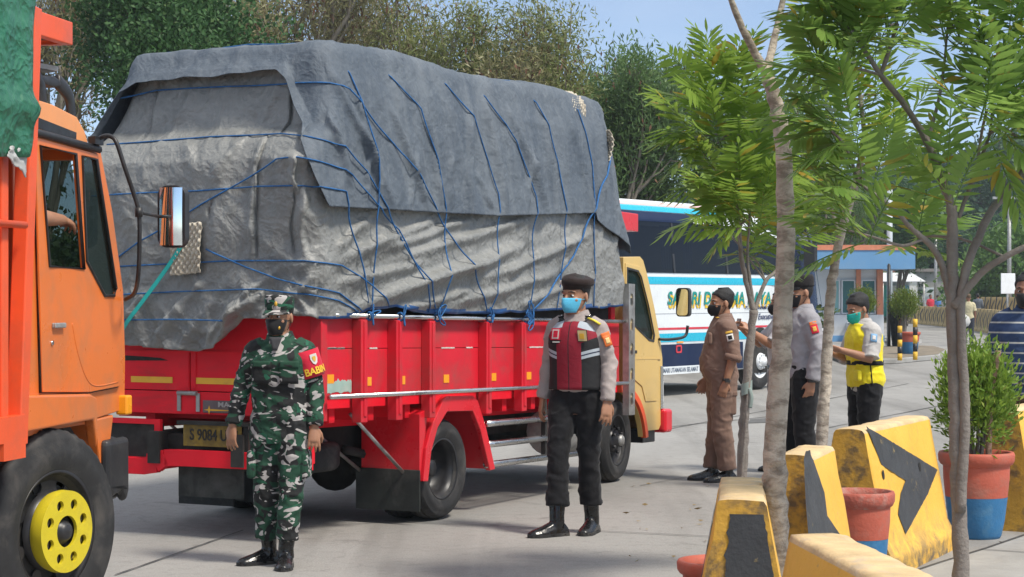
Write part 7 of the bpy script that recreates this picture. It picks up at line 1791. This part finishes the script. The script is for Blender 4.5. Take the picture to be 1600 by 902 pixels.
fern_tree('slender pale trunked young tree leaning right beside the man in the yellow vest',
    [(1281, 905, 11.2), (1284, 700, 11.2), (1292, 560, 11.2), (1299, 450, 11.2), (1313, 370, 11.15), (1336, 290, 11.1), (1352, 220, 11.0)], .040, .018,
    [([(1313, 372, 11.15), (1300, 330, 11.1), (1275, 280, 11.0)], .014, .007), ([(1336, 292, 11.1), (1370, 250, 11.0), (1400, 215, 10.9)], .012, .006), ([(1352, 222, 11.), (1345, 160, 11), (1335, 90, 11)], .016, .007)],
    [(1290, 330, 10.9, -.6, .3, 0), (1330, 250, 10.9, 0, .8, 0), (1390, 240, 10.8, .6, .6, 0), (1310, 180, 11, -.3, .9, 0), (1370, 150, 11, .4, .9, 0)], M_bark, M_fern, 5, extra=2, Lf=.33, ll=.12)
fern_tree('thin forked young tree tied to a stake behind the officer in brown fatigues',
    [(1158, 850, 10.6), (1160, 740, 10.6), (1163, 650, 10.6), (1170, 560, 10.6), (1178, 485, 10.6)], .034, .022,
    [([(1178, 488, 10.6), (1164, 430, 10.6), (1157, 390, 10.55), (1153, 310, 10.5), (1147, 225, 10.5), (1141, 130, 10.5)], .017, .006), ([(1178, 488, 10.6), (1172, 440, 10.6), (1168, 400, 10.6), (1172, 330, 10.6)], .012, .006), ([(1178, 488, 10.6), (1196, 440, 10.65), (1216, 418, 10.7), (1234, 360, 10.75)], .014, .006)],
    [(1112, 150, 10.5, -.4, .9, 11), (1085, 215, 10.4, -1, .4, 0), (1120, 225, 10.4, -.6, .6, 0), (1165, 215, 10.4, .4, .8, 0), (1125, 285, 10.4, -.8, .3, 0), (1180, 280, 10.3, .6, .5, 0), (1140, 330, 10.3, -.8, .1, 0), (1180, 318, 10.3, .6, .5, 0), (1160, 150, 10.5, .3, 1, 0), (1165, 345, 10.2, -.4, .35, 6)], M_bark2, M_fern, 8, extra=2, Lf=.34, ll=.125)
fern_tree('dark stemmed young tree with spreading limbs in front of the large painted pot',
    [(1503, 1100, 7.6), (1502, 900, 7.6), (1497, 760, 7.6), (1493, 620, 7.6), (1488, 480, 7.6), (1488, 380, 7.6), (1487, 320, 7.6)], .036, .020,
    [([(1500, 800, 7.57), (1508, 650, 7.57), (1503, 540, 7.57), (1505, 440, 7.58), (1541, 344, 7.6), (1572, 302, 7.65), (1625, 235, 7.7)], .022, .013),
     ([(1490, 480, 7.58), (1530, 430, 7.55), (1570, 402, 7.5), (1640, 368, 7.45)], .018, .010),
     ([(1487, 480, 7.6), (1474, 420, 7.6), (1455, 385, 7.55), (1422, 355, 7.5), (1395, 325, 7.45), (1340, 285, 7.4)], .017, .006),
     ([(1442, 374, 7.53), (1410, 384, 7.5), (1370, 372, 7.45), (1325, 360, 7.4)], .007, .004),
     ([(1487, 322, 7.6), (1466, 265, 7.6), (1449, 222, 7.6), (1414, 165, 7.58), (1376, 117, 7.55), (1345, 70, 7.5)], .018, .009),
     ([(1498, 340, 7.6), (1526, 264, 7.62), (1546, 210, 7.65), (1552, 150, 7.7)], .009, .005),
     ([(1376, 117, 7.55), (1395, 60, 7.5), (1410, -20, 7.45)], .010, .006), ([(1449, 222, 7.6), (1470, 140, 7.7), (1480, 50, 7.8)], .008, .005)],
    [(1330, 50, 7.4, -.4, .9, 16), (1290, 120, 7.4, -.8, .5, 16), (1300, 205, 7.3, -.5, .2, 14), (1390, 40, 7.4, 0, 1, 14), (1550, 120, 7.6, .1, 1, 15), (1585, 65, 7.6, .6, .8, 14), (1580, 165, 7.6, .9, .3, 13), (1500, 40, 7.7, 0, 1, 11), (1590, 215, 7.4, .9, .0, 9), (1475, 285, 7.5, -.2, .7, 9), (1370, -10, 7.4, 0, 1, 14), (1290, 0, 7.5, -.5, 1, 14), (1480, -20, 7.6, 0, 1, 12), (1600, 0, 7.7, .4, 1, 12)], M_bark2, M_fern2, 13, extra=3, Lf=.29, ll=.105, nf=7, skip=True)
# stake and its tie
b = at(1144, 760, 10.55); t = at(1171, 590, 10.55); mb = MB(); limb(mb, [Vector((b.x, b.y, 0)), t], .011, .009, 2, 8)
tag(mb.build('stake', M_bark2), 'thin grey stake leaning on the thin forked tree', 'stake')
c = at(1167, 606, 10.57); mb = MB(); mb.rings([[c + Vector(((.030 + .006 * nz(i, q)) * math.cos(i * .5236), (.030 + .006 * nz(i, q + 9)) * math.sin(i * .5236), (q - 2) * .016 + .012 * math.cos(i * .5236))) for i in range(12)] for q in range(5)], True, False)
mb.tube(spline([c + Vector((.01, -.028, .0)), c + Vector((.022, -.036, -.05)), c + Vector((.014, -.034, -.11))], 5), (.010, .003), 6); tag(mb.build('tie', mat('faded_green_rag', (.22, .27, .25), .9, var=.2)), 'faded rag tying the stake to the thin forked tree', 'rag')

# ---- the shrub in the big pot
def shrub(loc, label, H, R, n, ls, m, mb_bark, seed, stems=7, name='shrub', zc=.6, trunk=0):
    T = thing(name, label, 'shrub', loc); rng = np.random.default_rng(seed); rr = random.Random(seed); mb = MB(); tips = []
    for i in range(stems):
        a = i * 2.4 + rr.random(); e = Vector((R * .75 * math.cos(a) * rr.uniform(.2, 1), R * .75 * math.sin(a) * rr.uniform(.2, 1), H * rr.uniform(.6, .95))); b0 = Vector((.03 * math.cos(a), .03 * math.sin(a), 0))
        P = spline([b0, Vector((0, 0, trunk)) * .8 + b0.lerp(e, .15), b0.lerp(e, .5) + Vector((0, 0, .05)), e], 5); mb.tube(P, [lerp(.012, .003, k / (len(P) - 1)) * (H / .8) for k in range(len(P))], 6); tips += P[6:]
    mb.build('stems', mb_bark, T)
    th = rng.uniform(0, 2 * math.pi, n); ph = np.arccos(rng.uniform(-1, 1, n)); r = rng.uniform(.3, 1, n) ** .5; lump = 1 + .28 * np.sin(3 * th + seed) * np.sin(2 * ph) + .18 * np.sin(5 * th + 2)
    C = np.stack([R * r * lump * np.sin(ph) * np.cos(th), R * r * lump * np.sin(ph) * np.sin(th), H * zc + H * (1 - zc) * 1.05 * r * lump * np.cos(ph)], 1); C = C[C[:, 2] > trunk * .8 + .02]
    k = len(C); idx = rng.integers(0, max(1, k // 9), k); C = C * .55 + C[idx] * .45 + rng.normal(size=(k, 3)) * R * .09
    A = unit(C - np.array([0, 0, H * .2])) + rng.normal(size=(k, 3)) * .55 + np.array([0, 0, .35])
    V, F = leaf_quads(C, A, ls * rng.uniform(.7, 1.2, k), ls * .16 * rng.uniform(.8, 1.2, k), rng); np_mesh('crown', V, F, m, T); return T
M_shrub = leafmat('shrub_leaf', (.08, .17, .02), (.22, .33, .05), (.34, .38, .08), trans=.35, ns=5)
shrub((3.18, 13.15, .53), 'leafy yellow green shrub growing in the large painted pot', .84, .31, 6500, .058, M_shrub, M_bark2, 4, stems=9, zc=.52)
mb = MB(); limb(mb, [Vector((3.24, 13.05, .52)), Vector((3.25, 13.05, .9)), Vector((3.30, 13.03, 1.28))], .022, .020, 3, 9); limb(mb, [Vector((3.25, 13.05, .95)), Vector((3.20, 13.03, 1.05))], .012, .008, 3, 7); limb(mb, [Vector((3.245, 13.05, .8)), Vector((3.14, 13.0, 1.15))], .01, .006, 5, 7)
tag(mb.build('cut_stem', mat('sawn_stem', (.27, .17, .12), .85, var=.3, bump=.6)), 'bare sawn off stem rising out of the potted shrub', 'stem')
M_round = leafmat('round_tree_leaf', (.07, .12, .015), (.16, .22, .03), (.24, .2, .05), trans=.3, ns=1.5)
c = gnd(1348, 545); shrub((c.x, c.y, .0), 'round clipped little tree in front of the kiosk windows', 1.95, .48, 6500, .075, M_round, M_bark2, 6, stems=8, zc=.77, trunk=1.2, name='round_tree')
c = gnd(1413, 549); shrub((c.x, c.y, .0), 'ragged little tree above the banded bollards', 1.9, .52, 6500, .075, M_round, M_bark2, 9, stems=8, zc=.74, trunk=1.1, name='round_tree')

# ---- trees behind: trunks that branch, with leaves along the last twigs
def branch_tree(label, px, d, top, wpx, kind, seed, group='trees behind the trucks'):
    s = PF / d; H = EYE + (PY - top) / s; R = wpx / s / 2; p = at(px, 463, d); T = thing('tree', label, 'tree', (p.x, p.y, 0), 0, group); rng = np.random.default_rng(seed); rr = random.Random(seed); mb = MB(); anch = []
    dense = kind['dense']; maxd = kind.get('depth', 4)
    def grow(p0, dr, ln, r, dep):
        n = 4; P = [p0]; v = dr.copy()
        for i in range(n):
            v = (v + Vector((rr.uniform(-1, 1), rr.uniform(-1, 1), rr.uniform(-.4, .8))) * .16 + Vector((0, 0, kind['up'] if dep < maxd else kind['tipup']))).normalized(); P.append(P[-1] + v * (ln / n))
        mb.tube(P, [lerp(r, r * .55, i / n) for i in range(n + 1)], 6 if dep < 2 else 4, caps=False)
        if dep >= maxd - 1:
            for i in range(1, n + 1): anch.append((P[i], v, dep))
        if dep >= maxd: return
        k = kind['split'] if dep else kind['split'] + 2
        for i in range(k):
            t = rr.uniform(.35, 1) if i else 1; q = P[min(n, max(1, int(t * n + .5)))]; a = rr.uniform(0, 6.28); e = v.orthogonal().normalized(); f = v.cross(e); tl = rr.uniform(.35, .95) * kind['wide']
            w = (v * math.cos(tl) + (e * math.cos(a) + f * math.sin(a)) * math.sin(tl)).normalized(); grow(q, w, ln * rr.uniform(.55, .8), r * .55, dep + 1)
    grow(Vector((0, 0, 0)), Vector((rr.uniform(-.1, .1), 0, 1)), H * .34, .022 * H, 0)
    # fit the skeleton to the crown seen in the photo
    A = np.array([tuple(a) for a, v, k in anch]); Dv = np.array([tuple(v) for a, v, k in anch]); zmax = np.percentile(A[:, 2], 99.5); rx = np.percentile(np.abs(A[:, 0]), 97)
    fz, fx = H / zmax, R / max(rx, .1); S = np.array([fx, fx, fz]); A = A * S; mb.v = [(x * lerp(1, fx, min(1, z / (.3 * zmax))), y * lerp(1, fx, min(1, z / (.3 * zmax))), z * fz) for x, y, z in mb.v]
    mb.build('trunk', kind['bark'], T, fix=False)
    m = kind['n']; idx = rng.integers(0, len(A), m); C = A[idx] + rng.normal(size=(m, 3)) * kind['jit']; ax = Dv[idx] + rng.normal(size=(m, 3)) * kind['ax'] + np.array([0, 0, kind['hang']])
    V, F = leaf_quads(C, ax, kind['ls'] * rng.uniform(.6, 1.3, m), kind['ls'] * kind['asp'] * rng.uniform(.7, 1.2, m), rng); np_mesh('crown', V, F, kind['leaf'], T)
    if kind.get('pods'):
        m = kind['pods']; idx = rng.integers(0, len(A) // 6 + 1, m) * 5 % len(A); C = A[idx] + rng.normal(size=(m, 3)) * .22; V, F = leaf_quads(C, rng.normal(size=(m, 3)) * .4 + np.array([0, 0, -1.]), .22 * rng.uniform(.6, 1.2, m), .03 * np.ones(m), rng); np_mesh('seed_pods', V, F, M_pods, T)
    return T
M_pods = leafmat('brown_pods', (.10, .045, .03), (.17, .085, .05), trans=.15)
M_twig = mat('pale_twig', (.22, .19, .15), .9, var=.2); M_darkbark = mat('dark_bark', (.09, .075, .06), .9, var=.3)
K_dense = dict(dense=1, depth=4, split=3, up=.10, tipup=.05, wide=1.05, n=52000, jit=.36, ax=.9, hang=-.1, ls=.115, asp=.30, bark=M_darkbark, leaf=leafmat('dark_broadleaf', (.02, .058, .018), (.05, .12, .034), (.10, .16, .05), trans=.22, rough=.6, ns=.8))
K_dry = dict(dense=0, depth=4, split=3, up=.16, tipup=.0, wide=.85, n=15000, jit=.30, ax=.6, hang=-.35, ls=.17, asp=.12, bark=M_twig, pods=900, leaf=leafmat('dry_leaf', (.15, .14, .062), (.26, .25, .125), (.2, .15, .09), trans=.25, ns=.6))
K_dry2 = dict(K_dry, n=17000, leaf=leafmat('olive_leaf', (.11, .135, .04), (.21, .24, .08), (.2, .17, .08), trans=.25, ns=.6), pods=500)
K_feather = dict(dense=0, depth=4, split=3, up=.14, tipup=.02, wide=.9, n=17000, jit=.26, ax=.55, hang=-.1, ls=.18, asp=.13, bark=M_twig, pods=160, leaf=leafmat('feather_leaf', (.06, .12, .038), (.14, .225, .075), (.15, .2, .08), trans=.28, ns=.7))
bgt = [('dense dark green tree rising behind the left end of the tarped load', 255, 36, -85, 300, K_dense),
       ('dry twiggy tree at the top left corner behind the orange truck', 70, 47, -120, 300, K_dry),
       ('dry brownish tree just right of the dense dark green tree', 430, 46, -90, 280, K_dry),
       ('tall pale dry tree above the middle of the tarped load', 555, 49, -80, 280, K_dry),
       ('olive green tree with hanging pods over the middle of the load', 670, 47, -45, 260, K_dry2),
       ('brown podded tree at the edge of the open sky', 775, 46, 15, 230, K_dry2),
       ('low reddish brown tree sloping down to the open sky', 850, 45, 75, 170, K_dry),
       ('feathery green tree first to the right of the open sky', 960, 47, 98, 190, K_feather),
       ('feathery green tree above the roof of the white coach', 1050, 50, 92, 210, K_feather),
       ('feathery tree behind the thin forked young tree', 1140, 49, 100, 190, K_feather),
       ('feathery tree half hidden by the thick pale trunk', 1232, 88, 140, 170, K_feather),
       ('tall olive tree filling the gap behind the dense dark tree', 340, 54, -60, 240, K_dry2),
       ('short olive tree behind the front end of the load', 915, 52, 150, 170, K_dry2),
       ('far bluish green tree seen over the kiosk roof', 1330, 84, 250, 170, K_feather),
       ('far round green tree between the kiosk and the pole', 1400, 100, 290, 110, K_dense)]
for i, (lb, px, d, top, w, kd2) in enumerate(bgt): branch_tree(lb, px, d, top, w, kd2, 20 + i)
# undergrowth under those trees
def clumps(name, centers, m, ls, per_, seed, asp=.3):
    rng = np.random.default_rng(seed); VV = []; FF = []; o = 0
    for (x, y, z, rx, ry, rz) in centers:
        k = int(per_); u = unit(rng.normal(size=(k, 3))); r = rng.uniform(.35, 1, (k, 1)) ** .45; lump = 1 + .25 * np.sin(u[:, :1] * 6 + x) + .2 * np.sin(u[:, 2:] * 7 + y); C = np.array([x, y, z]) + u * r * lump * np.array([rx, ry, rz]); C[:, 2] = np.maximum(C[:, 2], .05)
        V, F = leaf_quads(C, u + rng.normal(size=(k, 3)) * .8, ls * rng.uniform(.6, 1.3, k), ls * asp * rng.uniform(.7, 1.2, k), rng); VV.append(V); FF.append(F + o); o += len(V)
    return np_mesh(name, np.concatenate(VV), np.concatenate(FF), m)
rr = random.Random(5); cs = []
for i in range(90):
    px = lerp(-80, 1205, i / 89) + rr.uniform(-20, 20); d = rr.uniform(43, 58); p = at(px, 463, d); h = rr.uniform(1.2, 2.2) if px > 820 else rr.uniform(1.6, 2.8); cs.append((p.x, p.y, h * .7, rr.uniform(1, 1.7), 1.2, h))
tag(clumps('undergrowth', cs, leafmat('undergrowth_leaf', (.03, .065, .02), (.085, .125, .042), (.16, .13, .06), trans=.2, ns=.5), .20, 620, 3), 'tangled dark green undergrowth below the trees behind the trucks', None, None, 'stuff')
# the wooded hillside
cs = []; rr = random.Random(8)
for i in range(820):
    y = rr.uniform(122, 230); x = rr.uniform(.08, .52) * y * (1 if rr.random() < .9 else -.6); h = hill_h(x, y); r = rr.uniform(1.8, 3.4); cs.append((x, y, h + r * .8, r, r, r * rr.uniform(.8, 1.4)))
tag(clumps('forest', cs, leafmat('forest_leaf', (.012, .042, .022), (.035, .088, .036), (.07, .13, .05), trans=.2, ns=.12), .50, 420, 4, .34), 'wooded hillside', None, None, 'stuff')
# nearer trees at the foot of the hill, on the right
K_far = dict(K_dense, n=7000, ls=.34, jit=.5, leaf=leafmat('far_leaf', (.03, .075, .03), (.07, .135, .05), trans=.25, ns=.4))
K_light = dict(K_far, leaf=leafmat('far_light_leaf', (.06, .13, .03), (.12, .22, .05), trans=.3, ns=.4))
for i, (lb, px, d, top, w, kd2) in enumerate([('bright green tree behind the white road sign', 1578, 100, 370, 110, K_light), ('mid green tree on the slope above the grey shed', 1475, 128, 360, 150, K_far), ('tall dark tree on the slope near the right edge', 1590, 135, 215, 200, K_far), ('dark tree on the slope right of the forked trunk', 1530, 140, 300, 170, K_far), ('low green bush tree left of the road sign', 1540, 104, 420, 90, K_light)]): branch_tree(lb, px, d, top, w, kd2, 60 + i, 'trees at the foot of the hill')
def palm():
    p = at(1440, 463, 126); T = thing('palm_tree', 'lone palm with drooping fronds on the slope above the shed', 'palm', (p.x, p.y, 0)); mb = MB(); limb(mb, [Vector((0, 0, 0)), Vector((.3, 0, 4)), Vector((.2, 0, 7.6))], .16, .11, 1, 8); mb.build('trunk', M_twig, T)
    fr = Fronds(77)
    for i in range(16): a = i * 2.4; fr.frond(Vector((.2, 0, 7.6)), (math.cos(a), math.sin(a), .55 - .05 * i), 2.3, 16, .75, 1.8, .05)
    np_mesh('crown', np.array([tuple(v) for v in fr.V]), np.array(fr.F), K_far['leaf'], T)
palm()
# overhead wires between poles in front of the hillside
def upole(px, d, H, label):
    p = at(px, 463, d); T = thing('utility_pole', label, 'pole', (p.x, p.y, 0)); mb = MB(); mb.cyl((0, 0, 0), (0, 0, H), .12, 10, r2=.08); mb.build('pole', M_grey, T); mb = MB(); mb.box(-.8, .8, -.05, .05, H - .5, H - .38); mb.build('crossarm', M_grey, T); return p
a = upole(1577, 92, 6.8, 'utility pole rising behind the road sign at the right'); b = upole(1462, 116, 6.2, 'utility pole standing by the grey shed')
for q, dz in enumerate((0, -.35, -.9)):
    mb = MB(); ha = Vector((a.x, a.y, 6.4 + dz)); hb = Vector((b.x, b.y, 5.8 + dz)); e = ha + (ha - hb) * .5
    mb.tube([hb.lerp(ha, t / 10) + Vector((0, 0, -.5 * math.sin(math.pi * t / 10))) for t in range(11)], .022, 5); tag(mb.build('wire', M_black), ['topmost wire strung between the two utility poles', 'middle wire strung between the two utility poles', 'lowest wire strung between the two utility poles'][q], 'wire', 'overhead wires')

# ---- hazy air
mb = MB(); mb.box(-400, 420, -30, 480, -1, 60)
hz = mb.build('haze', None, fix=False); hz.data.materials.clear(); hm = bpy.data.materials.new('haze_air'); hm.use_nodes = True; ht = hm.node_tree; ht.nodes.clear()
ho = ht.nodes.new('ShaderNodeOutputMaterial'); hv = ht.nodes.new('ShaderNodeVolumePrincipled'); hv.inputs['Color'].default_value = (.80, .90, .97, 1); hv.inputs['Density'].default_value = .0006; hv.inputs['Anisotropy'].default_value = .2
ht.links.new(hv.outputs[0], ho.inputs['Volume']); hz.data.materials.append(hm); tag(hz, None, None, None, 'stuff')
# ---- fallen leaflets and grit blown against the barriers
rng = np.random.default_rng(44); m = 130
dd = rng.uniform(6.2, 17, m); xx = (rng.uniform(980, 1620, m) - PX) / PF * dd; C = np.stack([xx, dd, np.full(m, .012)], 1)
V, F = leaf_quads(C, np.concatenate([rng.normal(size=(m, 2)), rng.uniform(-.05, .25, (m, 1))], 1), .06 * rng.uniform(.5, 1.2, m), .010 * np.ones(m), rng, up=(0, 0, 1.))
tag(np_mesh('fallen_leaves', V, F, leafmat('fallen_leaf', (.16, .10, .04), (.30, .22, .09), (.12, .16, .04), trans=.1)), None, None, None, 'stuff')
